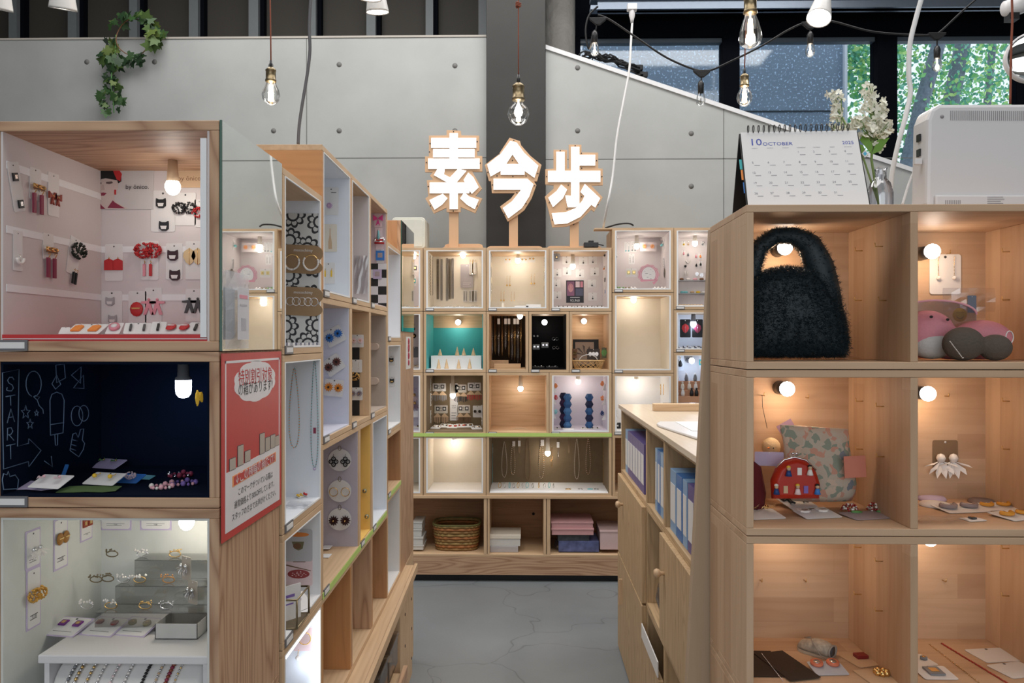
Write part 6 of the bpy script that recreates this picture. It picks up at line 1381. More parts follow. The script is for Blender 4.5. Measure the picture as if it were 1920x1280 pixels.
b.obj('shoe_upper', flat('patterned canvas', (.40, .36, .30), .9, var=.6, scale=140), t); MB().slab([(x, s_*w_*1.05) for s_ in (1,) for x, w_, h_ in secs]+[(x, -w_*1.05) for x, w_, h_ in secs[::-1]], 0, .004).obj('sole', flat('beige rubber', (.50, .44, .36), .7), t)
b = MB()
for j in range(4): b.tube([(-.012+.008*j, -.009, .016-.002*j), (-.010+.008*j, 0, .0235-.0035*j), (-.012+.008*j, .009, .016-.002*j)], .0009, 5)
b.tube([(-.014, 0, .023), (-.020, .012, .021), (-.030, .010, .017), (-.016, .001, .023)], .0009, 5); b.tube([(-.014, 0, .023), (-.004, -.016, .024), (.012, -.022, .008), (.03, -.024, .001)], .0009, 5); b.tube([(.0245, .015*cos(an), .0105+.0095*sin(an)) for an in [j*pi/8 for j in range(16)]], .0016, 5, closed=True); b.obj('laces', flat('grey lace', (.34, .31, .28), .8), t)
MB().cyl((.0235, 0, .0105), (.0248, 0, .0105), .0095, seg=14).obj('opening', DKGREY, t)
E('R3a', 'floor', 1552, 1256, 62, 46, 'disc', flat('coral shell', (.75, .22, .12), .3), 'rounded pale blue card with round coral and silver earrings', cm=flat('pale blue card', (.48, .52, .60), .6), sz=26, lean=8, yaw=4, metal=SILVER, ear_y=.75)
E('R3a', 'floor', 1626, 1236, 80, 58, None, None, 'sand-coloured square card beneath the red stone', cm=TAN, lean=0, yaw=16); fbox('R3a', 1614, 1232, 22, .016, .006, 'red_stone', 'small dark red faceted stone on the sand-coloured card', flat('garnet', (.22, .02, .02), .25), 'stone', yaw=8, off=.0014)
fbox('R3a', 1652, 1268, 76, .055, .0015, 'tan_card', 'tan card beneath the gold brooch at the frame edge', TAN, 'card', yaw=10)
q, a = C.hit(1653, 1264, 'floor', .0022); b = MB()
for j in range(7): a_ = 2*pi*j/7; b.ball((.009*cos(a_), .008*sin(a_), .004), .005, 8)
tag(b.obj('gold_brooch', GOLD, loc=q), 'small gold flower brooch on the tan card', 'brooch')
# R3b
C = cells['R3b']; g = 'cards in the necklace pine cell'
E('R3b', 'floor', 1868, 1228, 86, 60, None, None, 'white card with a fine chain, rearmost in the necklace pine cell', lean=0, yaw=8, group=g); E('R3b', 'floor', 1905, 1256, 76, 60, None, None, 'white card with a fine chain, at the picture edge of the necklace pine cell', lean=0, yaw=14, group=g)
E('R3b', 'floor', 1722, 1238, 46, 50, 'disc', GREY, 'clear-wrapped white card at the side of the necklace pine cell', lean=0, yaw=10, group=g, sz=14); E('R3b', 'floor', 1752, 1262, 62, 54, 'square', GREY, 'wrapped white card with a grey square picture in the necklace pine cell', lean=2, yaw=0, group=g, n=1, sz=34)
for (xa_, ya_, xb_, yb_, mt, m2, lab) in ((1742, 1207, 1850, 1290, TAN, GOLD, 'fine tan bead necklace laid out straight, nearer the divider'), (1766, 1206, 1905, 1290, flat('brick bead', (.32, .09, .04), .4), RED, 'brick-red bead necklace laid out straight')):
    q, a = C.hit(xa_, ya_, 'floor', .0012); q2, a = C.hit(xb_, yb_, 'floor', .0012); b = MB(); n = int((q2-q).length/.0021); rr_ = random.Random(1)
    for j in range(n): b.m = j % 2; b.bead((q2-q)*(j/n)+Vector((rr_.uniform(-.0006, .0006), 0, 0)), .0013 if mt is TAN else .0019)
    t = thing('necklace', lab, 'necklace', q, group='necklaces laid out on pine'); b.obj('strand', [mt, m2], t)
# ================================================================== aisle row on the left
c = cells['A1']
MB().box(c.x1-.0022, c.x1-.0006, .004, c.d, c.z0, c.z1-.03).obj('flower_fabric', FLOWER, c.o)
MB().box(c.x0, c.x1-.003, .0, .0025, c.z0, c.z0+.006).obj('checkered_strip', CHK2, c.o)
GK = 'kraft cards on the flower fabric'
KSH = [(-.5, -.45), (-.5, .5), (.2, .5)]+[(.25+.25*cos(R(an)), .22+.28*sin(R(an))) for an in range(80, -61, -20)]+[(.25+.25*cos(R(an)), -.25+.22*sin(R(an))) for an in range(50, -91, -20)]
def hoopc(py, kind, lab):
    def ex(t, W_, H_, m):
        if kind == 'beadhoop':
            for x in (-.25*W_, .22*W_): earm(kind, 33*m).obj('earring', [GOLD, PEARL], t, loc=(x, -.002, .16*H_))
        else:
            for k in range(5): earm('hoop', 20*m).obj('ring', [(SILVER, PEARL)[k % 2]], t, loc=((-.3+.15*k)*W_, -.002-.001*k, .16*H_))
        b = MB(); mtext(b, 'mocochimy', .0095, 0, H_*.32, -.0012); b.obj('lettering', WHITE, t)
    E('A1', 'right', 568, py, 76, 56, None, None, lab, cm=KRAFT, group=GK, off=.004, extra=ex, tilt=2, shape=KSH)
hoopc(487, 'beadhoop', 'rounded kraft card with two pearl hoop earrings, upper on the flower fabric'); hoopc(566, 'rings', 'rounded kraft card with overlapping silver rings, lower on the flower fabric')
c = cells['A2']
necklace('A2', 'right', 552, 690, 26, 150, 'long fine necklace of pastel and orange beads on white, nearer the camera', AQUA, 2.6, ORANGE, group='long necklaces in the white aisle box')
necklace('A2', 'right', 590, 672, 18, 205, 'long fine necklace with one red bead on white, farther along', GREY, 2.6, AQUA, group='long necklaces in the white aisle box', pend=LAV)
E('A2', 'right', 590, 807, 5, 11, None, None, 'single dark red block bead at the edge of the white necklace box', cm=WINE, cat='bead', name='block_bead', off=.009)
C = cells['A2']; rr_ = random.Random(12)
for i, (px, py, mt, kd) in enumerate(((538, 917, GREEN, 'stud'), (545, 925, PINK, 'flower'), (552, 915, BLACK, 'flower'), (556, 926, ROSE, 'disc'), (562, 932, YEL, 'leaf'), (563, 918, AQUA, 'stud'), (570, 925, GREEN, 'disc'), (575, 915, PEARL, 'stud'), (572, 930, RED, 'disc'), (582, 918, SILVER, 'leaf'))):
    E('A2', 'floor', px, py, 16, 12, kd, mt, 'small %s trinket earring, %s of the row on the white floor' % (('green', 'pink', 'black', 'rose', 'yellow', 'aqua', 'green round', 'pearl', 'red round', 'silver')[i], ORD[i]), n=2, sz=9, lean=25, group='trinkets on the floor of the necklace aisle box', yaw=rr_.uniform(-30, 30), metal=SILVER)
flatbag('A2', 560, 948, 50, 46, 'clear plastic sleeve on the floor of the white necklace box')
# A3 postcards
def pc1(t, W_, H_, m):
    b = MB(); b.prism([(.38*W_*cos(a), .34*H_+.07*H_*sin(a)) for a in [j*pi/10 for j in range(20)]], -.0012, -.0008); b.m = 1; b.prism([(.15*W_*cos(a)-.05*W_, -.02*H_+.09*H_*sin(a)) for a in [j*pi/10 for j in range(20)]], -.0012, -.0008); b.m = 2; b.prism([(-.25*W_, .12*H_), (.2*W_, .12*H_), (.15*W_, -.1*H_), (0, -.16*H_), (-.15*W_, -.1*H_)], -.0011, -.0008); b.obj('print', [ORANGE, BROWN, flat('olive print', (.20, .18, .09), .6)], t)
def pc2(t, W_, H_, m):
    b = MB(); b.prism([(.40*W_*cos(a), -.1*H_+.15*H_*sin(a)) for a in [j*pi/10 for j in range(20)]], -.0012, -.0008); b.m = 1
    for j in range(14): x, z = .28*W_*cos(j*2.4)*((j/14)**.5), -.1*H_+.10*H_*sin(j*2.4)*((j/14)**.5); b.prism([(x+.03*W_*cos(a), z+.012*H_*sin(a)) for a in [i_*pi/3 for i_ in range(6)]], -.0014, -.0012)
    b.m = 2; b.prism([(-.45*W_, .22*H_), (.45*W_, .02*H_), (.45*W_, 0), (-.45*W_, .18*H_)], -.0012, -.0008); b.box(-.2*W_, .25*W_, -.0012, -.0008, .30*H_, .32*H_); b.obj('print', [flat('bean red', (.35, .06, .06), .6), LPINK, BROWN], t)
E('A3', 'right', 560, 1022, 52, 60, None, None, 'postcard with an orange oval and a dark drop shape', cat='postcard', name='postcard', extra=pc1, off=.002, cm=flat('postcard grey', (.56, .56, .58), .6)); E('A3', 'right', 560, 1070, 52, 56, None, None, 'postcard with a dotted red bean shape and thin lettering', cat='postcard', name='postcard', extra=pc2, off=.001, cm=LPINK)
C = cells['A3']; q, a = C.hit(540, 1165, 'floor', .0006); t = thing('brass_glass_box', 'small brass-framed glass box with white cards on the aisle box floor', 'box', q, (0, 0, C.rot)); b = MB(); s_ = .045
for x in (-s_, s_):
    for y in (-s_*.7, s_*.7): b.cyl((x, y, .002), (x, y, .06), .0022, seg=5)
for z in (.002, .06): b.tube([(-s_, -s_*.7, z), (s_, -s_*.7, z), (s_, s_*.7, z), (-s_, s_*.7, z)], .0022, 5, closed=True)
b.obj('frame', BRASS, t); MB().box(-s_, s_, -s_*.7, s_*.7, .001, .003).obj('base', BRASS, t)
b = MB(); b.box(-.03, .03, -.002, 0, .003, .075); b.m = 1; b.box(-.015, .015, -.0022, -.002, .05, .056); b.box(-.01, .012, -.0022, -.002, .035, .038); b.obj('card', [WHITE, VIOLET], t, rot=(0, 0, R(-40)))
E('A3', 'floor', 562, 1140, 40, 36, 'stud', VIOLET, 'white card with a violet stud leaning beyond the brass-framed box', n=1, sz=10, lean=45, yaw=-30)
# A4 glowing
C = cells['A4']
ls = thing('led_strip', 'glowing LED strip light down the far side of the lowest aisle box', 'light strip', C.w((C.x1-.008, .004, C.z0))); 
MB().box(-.004, .004, -.004, .004, .0, C.z1-C.z0-.004).obj('strip', GSTRIP, ls); lamp('strip_glow', 'POINT', (-.03, -.02, .15), .07, (.8, .88, 1), parent=ls, shadow_soft_size=.03)
MB().box(C.x0+.004, C.x1-.014, -.0, .006, C.z1-.010, C.z1-.002).obj('led_strip_bar', GSTRIP, C.o)
E('A4', 'right', 572, 1198, 44, 44, 'hoop', PEARL, 'pink square card with a white shell hoop earring in the glowing box', cm=LPINK, n=1, sz=30, ear_y=.5); E('A4', 'right', 560, 1228, 24, 22, 'drop', PEARL, 'tiny white bell earring below the pink square card', cm=ICE, n=1, sz=20, card=False)
E('A4', 'floor', 548, 1272, 40, 30, None, None, 'white folded card at the foot of the glowing box', lean=60)
# B1a
def pf(t, W_, H_, m):
    e = earm('flower', .5*W_); e.obj('pressed_flower', [LPINK, flat('lilac petal', (.60, .42, .62), .6)], t, loc=(-.1*W_, -.001, -.05*H_)); b = MB(); b.box(0, .35*W_, -.0011, -.0008, .30*H_, .32*H_); b.obj('print', DKGREY, t)
def bt(t, W_, H_, m):
    b = MB(); b.prism([(-.12*W_, -.4*H_), (.15*W_, -.4*H_), (.13*W_, -.15*H_), (.04*W_, .1*H_), (.03*W_, .35*H_), (-.03*W_, .35*H_), (-.04*W_, .1*H_), (-.13*W_, -.15*H_)], -.0012, -.0008); b.obj('print', TAN, t)
g = 'picture cards in the high white aisle box'
E('B1a', 'right', 621, 377, 27, 52, None, None, 'white card with a pressed lilac-pink flower in the high white aisle box', extra=pf, group=g, cat='card', name='picture_card'); E('B1a', 'right', 619, 446, 26, 52, None, None, 'white card with a golden bottle picture in the high white aisle box', extra=bt, group=g, cat='card', name='picture_card', cm=CREAM)
E('B1a', 'right', 616, 512, 24, 40, 'bar', YEL, 'white card with a red-brown line and yellow blot in the high white aisle box', group=g, cat='card', name='picture_card', sz=14)
boxlamp('B1a', 640, 395, .2, 7, .35, 'cool lamp inside the high white aisle box', warm=GCOLD, col=(.8, .9, 1), mount='top', sock=WHITE)
flatbag('B1b', 677, 515, 26, 72, 'clear plastic bag hanging in the high aisle box', wall='right')
C = cells['B1c']; MB().box(C.x1-.0016, C.x1-.0005, .0, .09, C.z0, C.z0+.15).obj('checkered_paper', CHECK, C.o)
for i, (px, py, kd, mt, lab) in enumerate(((709, 413, 'bow', flat('hot pink', (.85, .08, .35), .5), 'hot pink bow hanging in the pink-papered aisle box'), (710, 440, 'tassel', AQUA, 'blue-grey tassel hanging in the pink-papered aisle box'), (712, 455, 'knot', RED, 'red and blue knotted charm in the pink-papered aisle box'), (713, 480, 'square', BLUE, 'blue printed tag in the pink-papered aisle box'), (708, 515, 'square', LAV, 'lavender printed tag over the checkered paper'))):
    E('B1c', 'right', px, py, 14, 26, kd, mt, lab, n=1, sz=20, cm=LPINK if i < 3 else WHITE, group='charms in the pink-papered aisle box', cat='charm', name='hanging_charm', metal=SILVER)
# B2
g = 'flower brooch cards on lavender paper'
for px, py, mt, lab, tl_ in ((627, 630, BLUE, 'white card with two blue flower brooches, top of three', -28), (625, 684, flat('dusky brown', (.16, .06, .05), .6), 'white card with two brown flower brooches, middle of three', -35), (626, 727, flat('marigold', (.75, .30, .05), .6), 'white card with two orange flower brooches, bottom of three', 5)):
    E('B2a', 'right', px, py, 36, 32, 'flower', mt, lab, sz=19, tilt=tl_, group=g, metal=BLACK, off=.003)
boxlamp('B2a', 632, 600, .22, 6, .15, 'unseen cool lamp added inside the lavender brooch box', warm=GCOLD, col=(.8, .85, 1), mount='top', sock=WHITE)  # hidden lamp added to brighten this box
for px, py, lab in ((626, 788, 'white card with tiny chains on the floor of the lavender brooch box'), (636, 782, 'folded white card with a dark bow on the floor of the lavender brooch box')):
    E('B2a', 'floor', px, py, 34, 30, 'stud', BLACK, lab, sz=9, lean=22, metal=SILVER)
C = cells['B2b']; MB().box(C.x1-.004, C.x1-.0005, .03, .285, C.z0, C.z1-.075).obj('black_board', BLACK, C.o)
g = 'small cards on the black board'
for px, py, kd, mt, lab in ((670, 639, 'flower', LPINK, 'white card with pale pink flower studs, top of the black board'), (667, 686, 'longdrop', SILVER, 'white card with silver drops, middle of the black board'), (668, 738, 'flower', flat('dusk lilac', (.30, .25, .30), .6), 'white card with grey-lilac flowers, bottom of the black board')):
    E('B2b', 'right', px, py, 24, 24, kd, mt, lab, sz=13, group=g, off=.006)
E('B2b', 'right', 666, 706, 18, 18, 'pom', GOLD, 'golden faceted bead cluster on the black board', n=1, sz=18, card=False, off=.006); E('B2b', 'floor', 672, 768, 26, 22, 'bow', BLACK, 'black, white and orange bow brooch at the foot of the black board', n=1, sz=18, lean=35, metal=ORANGE)
C = cells['B2c']
for z, lab in ((.225, 'upper'), (.105, 'lower')): MB().prism(rrect(-.024, .024, -.012, .012, .01), -.018, 0).obj('round_ledge', flat('blush ledge', (.66, .52, .44), .7), C.o, loc=(C.x1-.0005, .05, z), rot=(0, 0, -pi/2))
E('B2c', 'floor', 707, 752, 16, 14, 'stud', RED, 'tiny card with a red stud on the floor of the taupe box', n=1, sz=8, lean=30)
# B3
g = 'rounded white earring cards on the mauve panel'
for py, kd, mt, lab in ((862, 'clover', BLACK, 'rounded white card with black lattice diamond earrings, top of three'), (920, 'hoop', PINK, 'rounded white card with pale pink looped earrings, middle of three'), (973, 'flower', flat('dark flower', (.05, .015, .015), .5), 'rounded white card with dark round flower earrings, bottom of three')):
    C = cells['B3a']
    E('B3a', 'right', 637, py, 44, 42, kd, mt, lab, sz=21, group=g, off=.004, shape=[(.5*cos(a), .5*sin(a)) for a in [j*pi/12 for j in range(24)]], extra=lambda t, W_, H_, m: MB().tube([(.004*cos(a), -.001, H_*.53+.007*sin(a)) for a in [j*pi/5 for j in range(10)]], .0008, 5, closed=True).obj('hook', BRASS, t), metal=GOLD, ear_y=.42)
E('B3a', 'floor', 640, 1010, 54, 36, 'hoop', SILVER, 'white oval card with writing on the floor below the mauve panel', sz=14, lean=6, shape=[(.5*cos(a), .5*sin(a)) for a in [j*pi/12 for j in range(24)]])
for j, (px, py) in enumerate(((612, 1012), (613, 1026), (612, 1042))): E('B3a', 'floor', px, py, 26, 16, None, None, 'scalloped white card on the floor below the mauve panel, %s from the back' % ORD[j], lean=0, group='scalloped white cards', off=.001+.003*(2-j))
for px, py, lab in ((684, 920, 'grey-green button brooch on the yellow lining, upper'), (688, 968, 'grey-green button brooch on the yellow lining, lower')): E('B3b', 'right', px, py, 8, 9, 'disc', flat('sage', (.28, .30, .22), .5), lab, n=1, sz=9, card=False, group='button brooches in the yellow box', off=.004)
C = cells['B3c']; q, a = C.hit(714, 862, 'floor', .0005)
def scrunch(q, sx, sy, sz_, label, seed, mat=FILM):
    rr_ = random.Random(seed); b = MB(); b.ball((0, 0, sz_), 1, 16, (sx, sy, sz_)); b.v = [(x*(1+rr_.uniform(-.2, .2)), y*(1+rr_.uniform(-.2, .2)), max(0, z*(1+rr_.uniform(-.15, .15)))) for x, y, z in b.v]; b.sm = [False]*len(b.sm)
    return tag(b.obj('plastic_bag', mat, loc=q), label, 'bag', 'scrunched plastic bags')
scrunch(q, .03, .045, .05, 'scrunched pinkish plastic bag in the white aisle box beyond the yellow one', 3, clearmat('pinkish film', (.9, .82, .86), .5, .2))
# C2
g = 'small earrings in the white aisle box by the mirrored stack'
for px, py, lab in ((734, 676, 'white card with a black cat silhouette, top one by the far mirrored stack'), (735, 715, 'white card with a black and grey beetle pin, lower one by the far mirrored stack')): E('C2', 'right', px, py, 12, 18, 'cat', BLACK, lab, n=1, sz=9, group=g)
E('C1', 'floor', 737, 612, 14, 16, None, None, 'small white rounded card standing in the tall white empty box', lean=80)
# lime tape on the aisle row
for Ya, Yb, h, lab in ((1.81, 2.70, -.604, 'long lime green tape along the aisle boxes below the yellow one'), (2.73, 3.03, -.556, 'short lime green tape on the last aisle shelf edge')):
    tag(MB().slab([(rowx(Ya)+.0006, Ya), (rowx(Ya)+.0018, Ya), (rowx(Yb)+.0018, Yb), (rowx(Yb)+.0006, Yb)], lz(h)-.004, lz(h)+.012).obj('tape_strip', LIME), lab, 'tape', 'lime tape strips on the aisle row')
# poster on the front stack side
PX = LX1+.0042
def W2(px, py): q = onx(px, py, PX+.0015); return Vector(q)
P = [W2(412.5, 669), W2(516, 654), W2(516.5, 951), W2(412.5, 1027)]
y0_, y1_ = 1.203, 1.497; zt_, zb_ = (P[0].z+P[1].z)/2, (P[2].z+P[3].z)/2; pw, ph = y1_-y0_, zt_-zb_
po = thing('poster', 'red and white Japanese notice poster on the side of the front left stack', 'poster', (LX1+.0012, y0_, zb_), (0, 0, R(90)), None)
# local x -> world +Y, local -y -> world +X
RP = flat('poster red', (.56, .06, .055), .35); WP = flat('poster white', (.76, .74, .76), .35)
MB().box(0, pw, -.0022, -.0006, 0, ph).obj('sheet', RP, po, bevel=.0003)
b = MB(); b.prism([(.012, .012), (pw-.012, .012), (pw-.012, ph*.40), (.012, ph*.36)], -.0026, -.0022)
for x0, x1, z0, z1 in ((.012, .016, ph*.36, ph-.012), (pw-.016, pw-.012, ph*.40, ph-.012), (.012, pw-.012, ph-.016, ph-.012)): b.box(x0, x1, -.0026, -.0022, z0, z1)
cl_ = []
for j in range(40): an = 2*pi*j/40; r_ = 1+.06*abs(sin(an*5)); cl_.append((pw*.52+pw*.34*r_*cos(an), ph*.83+ph*.115*r_*sin(an)))
b.prism(cl_, -.0026, -.0022); b.obj('white_area', WP, po)
b = MB(); b.prism([(pw*.14, ph*.27), (pw*.88, ph*.30), (pw*.88, ph*.36), (pw*.14, ph*.33)], -.0030, -.0026); b.m = 1
b.prism([(pw*.16, ph*.277), (pw*.86, ph*.306), (pw*.86, ph*.354), (pw*.16, ph*.324)], -.0033, -.0030); b.obj('banner', [flat('banner edge', (.85, .35, .15), .4), RP], po)
BX_ = flat('poster beige', (.46, .40, .34), .5)
b = MB()
for j, (x, h_) in enumerate(((.10, .06), (.22, .11), (.33, .06), (.58, .12), (.68, .08), (.78, .08), (.86, .06))):
    zb2 = ph*(.363+.04*x); b.m = 0; b.prism([(pw*x-.001, zb2-.001), (pw*(x+.085)+.001, zb2-.001), (pw*(x+.085)+.001, zb2+ph*h_+.001), (pw*x-.001, zb2+ph*h_+.001)], -.0028, -.0024); b.m = 1; b.box(pw*x, pw*(x+.085), -.0032, -.0028, zb2, zb2+ph*h_)
b.obj('drawn_boxes', [DKGREY, BX_], po)
b = MB(); b.m = 0; mtext(b, '特別割引対象', pw*.098, pw*.52, ph*.855, -.003); b.m = 1; mtext(b, 'の箱があります!', pw*.082, pw*.52, ph*.79, -.003)
b.m = 2; mtext(b, '↓この横幅の箱だけ!', pw*.074, pw*.51, ph*.315, -.0036, ang=.04); b.m = 1
for j, s_ in enumerate(('このマークがついている箱は', '通常価格より30%OFFしています。', 'スタッフの方までお声がけください。')): mtext(b, s_, pw*.046, pw*.52, ph*(.225-.062*j), -.003)
b.obj('lettering', [RED, DKGREY, WP], po)
# ================================================================== counter
BP = flat('purple binder', (.13, .10, .30), .4); BBL = flat('light blue binder', (.25, .42, .66), .4); BB2 = flat('blue binder', (.05, .18, .48), .4)
def binder(Y0, Y1, mt, label, z=.8165, h=.19, x=.452, grp='binders in the counter'):
    t = thing('binder', label, 'binder', (CX+x-.44, Y0, z), (0, 0, 0), grp)
    MB().box(0, .25, -(Y0-Y1)+.001, 0, 0, h).obj('cover', mt, t, bevel=.001); MB().box(-.0012, -.0002, -(Y0-Y1)+.008, -.008, h*.18, h*.78).obj('spine_label', WHITE, t)
ys = [3.50-.078*j for j in range(8)]
for j in range(7): binder(ys[j], ys[j+1], BBL if j == 0 else BP, 'light blue binder at the far end of the counter' if j == 0 else 'purple binder with white spine label, %s from the far end' % ORD[j])
for j, (a, b_, mt) in enumerate(((2.70, 2.66, BBL), (2.655, 2.60, BB2), (2.595, 2.53, BBL))): binder(a, b_, mt, 'thin %s binder in the narrow counter cabinet, %s from the far side' % (('light blue', 'dark blue', 'pale blue')[j], ORD[j]), h=.215)
for j, (a, b_, mt, lab) in enumerate(((2.42, 2.33, BBL, 'wide light blue binder beside the narrow blue ones'), (2.32, 2.24, BB2, 'wide dark blue binder in the counter by the tapered board'), (2.23, 2.17, BBL, 'wide binder with white label nearest the tapered board'), (2.16, 2.08, BP, 'purple binder half hidden by the tapered board'))): binder(a, b_, mt, lab)
scrunch(Vector((CX+.05, 2.62, .457)), .04, .10, .07, 'big scrunched clear bag in the counter opening', 7); scrunch(Vector((CX+.06, 2.56, .60)), .04, .07, .045, 'small scrunched clear bag above the big one in the counter opening', 8)
zt2 = 1.1125
tag(MB().box(.53, .90, 3.20, 3.24, zt2, zt2+.03).obj('wood_plank', WB['X'], bevel=.002), 'light wooden plank lying across the counter top', 'plank'); 
tag(MB().slab([(.45, 2.66), (.447, 2.60), (.50, 2.27), (.53, 2.24), (.80, 2.24), (.80, 2.72), (.47, 2.72)], zt2, zt2+.008).obj('white_board', PLASTW, bevel=.003), 'bright white rounded board on the counter under the spotlight', 'board')
tag(MB().slab([(.52, 2.70), (.52, 2.42), (.79, 2.44), (.78, 2.70)], zt2+.0085, zt2+.0095).obj('paper_sheet', WHITE), 'white paper sheet on the rounded white board', 'paper')
tag(MB().box(.62, .95, 3.30, 3.50, zt2, zt2+.012).obj('clear_case', ACRY), 'flat clear plastic case behind the plank on the counter', 'case')
# boxes in the low cabinet opening
oz = .251
for j, (x, w_, lab) in enumerate(((.90, .15, 'clear storage box in the low cabinet opening, nearer one'), (1.08, .18, 'clear storage box in the low cabinet opening, farther one'))):
    q = base.matrix_basis if 0 else None
    p = Vector((rowx(1.5), 1.5, 0))+Matrix.Rotation(RANG, 3, 'Z') @ Vector((x, -.03, oz)); t = thing('storage_box', lab, 'box', p, (0, 0, RANG), 'clear storage boxes')
    MB().box(0, w_, 0, .2, 0, .10).obj('tub', ACRY, t, bevel=.004); MB().box(-.004, w_+.004, -.004, .204, .1, .112).obj('lid', FILM, t, bevel=.002)
# ================================================================== back wall boxes
def z2(x, y): return 740+x/4.266, 400+y/4.266
def z3(x, y): return 740+x/4.364, 680+y/4.364
def z4(x, y): return 740+x/3.368, 900+y/3.368
def z5(x, y): return 1100+x/4.572, 400+y/4.572
def z6(x, y): return 1100+x/4.572, 660+y/4.572
def chainobj(ck, wall, px, py0, py1, wpx, mat, label, group, style=0, off=.004, tagm=None, name='chain_necklace', cat='necklace'):
    C = cells[ck]; q, a, m = frame_at(C, wall, px, py0, off); L_ = (py1-py0)*m
    t = thing(name, label, cat, q, (0, 0, a), group); b = MB(); n = int(L_/(.0085 if style else .006)); w = wpx*m/2
    if style == 2: b.tube([(-w, 0, 0), (-w*.8, 0, -L_*.9), (0, 0, -L_), (w*.8, 0, -L_*.9), (w, 0, 0)], .0009, 4)
    else:
        for s_ in (-1, 1):
            for k in range(n):
                z = -L_*k/n
                if style: b.tube([(s_*w*.5+w*.42*cos(an), (.0012 if k % 2 else -.0012), z+.006*sin(an)) for an in [j*pi/3 for j in range(6)]], .0013, 3, closed=True)
                else: b.bead((s_*w*(.35+.25*sin(pi*k/n)), 0, z), .0024)
    b.obj('strand', mat, t)
    if tagm: MB().box(-.008, .008, -.003, -.002, -.055, -.02).obj('price_tag', tagm, t)
    else: MB().cyl((0, -.002, .004), (0, .003, .004), .0022, seg=6).obj('hook', SILVER, t)
    return t
lampc = dict(col=(1, .88, .73), warm=GWHITE)
for ck, px, py, y, mt, pw, lab in (('b11', 868, 478, .22, 'top', .30, 'bulb in the box of silver chains'), ('b12', 971, 488, .22, 'top', .30, 'bulb in the box under the middle sign letter'), ('b13', 1074, 499, .22, 'top', .30, 'bulb above the ear picture'), ('b21', 859, 604, .25, 'back', .22, 'bulb above the wooden cones'), ('b22', 975, 592, .18, 'top', .10, 'bulb beside the hanging long chains'), ('b23', 1021, 604, .25, 'back', .16, 'bulb in the black-lined box'), ('b24', 1095, 602, .25, 'back', .14, 'bulb above the framed picture'), ('b31', 849, 741, .2, 'top', .26, 'bulb among the tassel cards'), ('b32', 976, 728, .22, 'top', .24, 'bulb in the empty bare wood box'), ('b33', 1084, 715, .22, 'top', .26, 'bulb above the blue towers'), ('b41', 851, 828, .24, 'top', .26, 'bulb in the empty cream box above the basket'), ('b42', 1027, 849, .24, 'top', .26, 'bulb among the bead necklaces'), ('c4a', 1194, 461, .2, 'top', .32, 'bulb in the pink oval sign box'), ('c4b', 1188, 562, .22, 'top', .28, 'bulb in the tall empty cream box'), ('c4c', 1193, 715, .22, 'top', .26, 'bulb in the white box behind the counter end'), ('c5a', 1303, 456, .2, 'top', .32, 'bulb in the box of small pendants'), ('b10', 775, 480, .2, 'top', .28, 'bulb in the box of long chain earrings')):
    boxlamp(ck, px, py, y, 5.2, pw*1.6, lab, mount=mt, sock=(CREAM if mt == 'top' else BLACK), **lampc)
boxlamp('c5b', 1300, 607, .22, 6, .4, 'cold bulb between the two black bags', warm=GCOLD, col=(.7, .82, 1), sock=GREY, mount='top')
boxlamp('c5c', 1297, 676, .22, 5.5, .4, 'cold bulb above the small white dolls', warm=GCOLD, col=(.7, .82, 1), sock=GREY)
# b11 chains
g = 'chains hanging in the silver chain box'
for i, (x, y0, y1, mt, st) in enumerate(((345, 372, 690, BRASS, 1), (375, 372, 700, STEEL, 1), (420, 365, 705, STEEL, 1), (440, 372, 690, BRASS, 1), (463, 368, 685, STEEL, 1))):
    px, p0 = z2(x, y0); _, p1 = z2(x, y1); chainobj('b11', 'back', px, p0, p1, 4.4, mt, 'chain necklace on the back wall of the silver chain box, %s from the side wall' % ORD[i], g, 1)
for i, (x, w_, mt) in enumerate(((285, 'left', BRASS), (305, 'left', STEEL), (668, 'right', STEEL), (688, 'right', BRASS))):
    px, p0 = z2(x, 345); _, p1 = z2(x, 660); chainobj('b11', w_, px, p0, p1, 4, mt, 'chunky chain on the %s side wall of the silver chain box, %s' % (('left', 'left', 'right', 'right')[i], ('outer', 'inner', 'inner', 'outer')[i]), g, 1)
px, py = z2(578, 500); E('b11', 'back', px, py, 24, 44, None, None, 'grey printed backing card in a clear sleeve in the silver chain box', cm=flat('sleeve grey', (.42, .38, .40), .3), lines=5, off=.006)
for i, x in enumerate((565, 612, 640)):
    px, py = z2(x, 660); E('b11', 'back', px, py, 8, 22, 'chain', BRASS, 'card with long bronze hoops in the silver chain box, %s of three' % ORD[i], sz=18, group='hoop cards in the silver chain box', off=.005, metal=BRASS)
for i, x in enumerate((612, 635)): px, py = z2(x, 440); E('b11', 'back', px, py, 8, 24, 'longdrop', SILVER, 'thin card of silver line earrings beside the grey sleeve, %s' % ('nearer', 'farther')[i], sz=30, group='line earring cards', off=.008)
for i, x in enumerate((330, 430, 520, 640)): px, py = z2(x, 738); E('b11', 'floor', px, py, 15, 14, 'hoop', BRASS, 'small card with bronze hoops on the floor of the silver chain box, %s' % ORD[i], sz=8, lean=12, group='floor cards of the silver chain box', metal=BRASS)
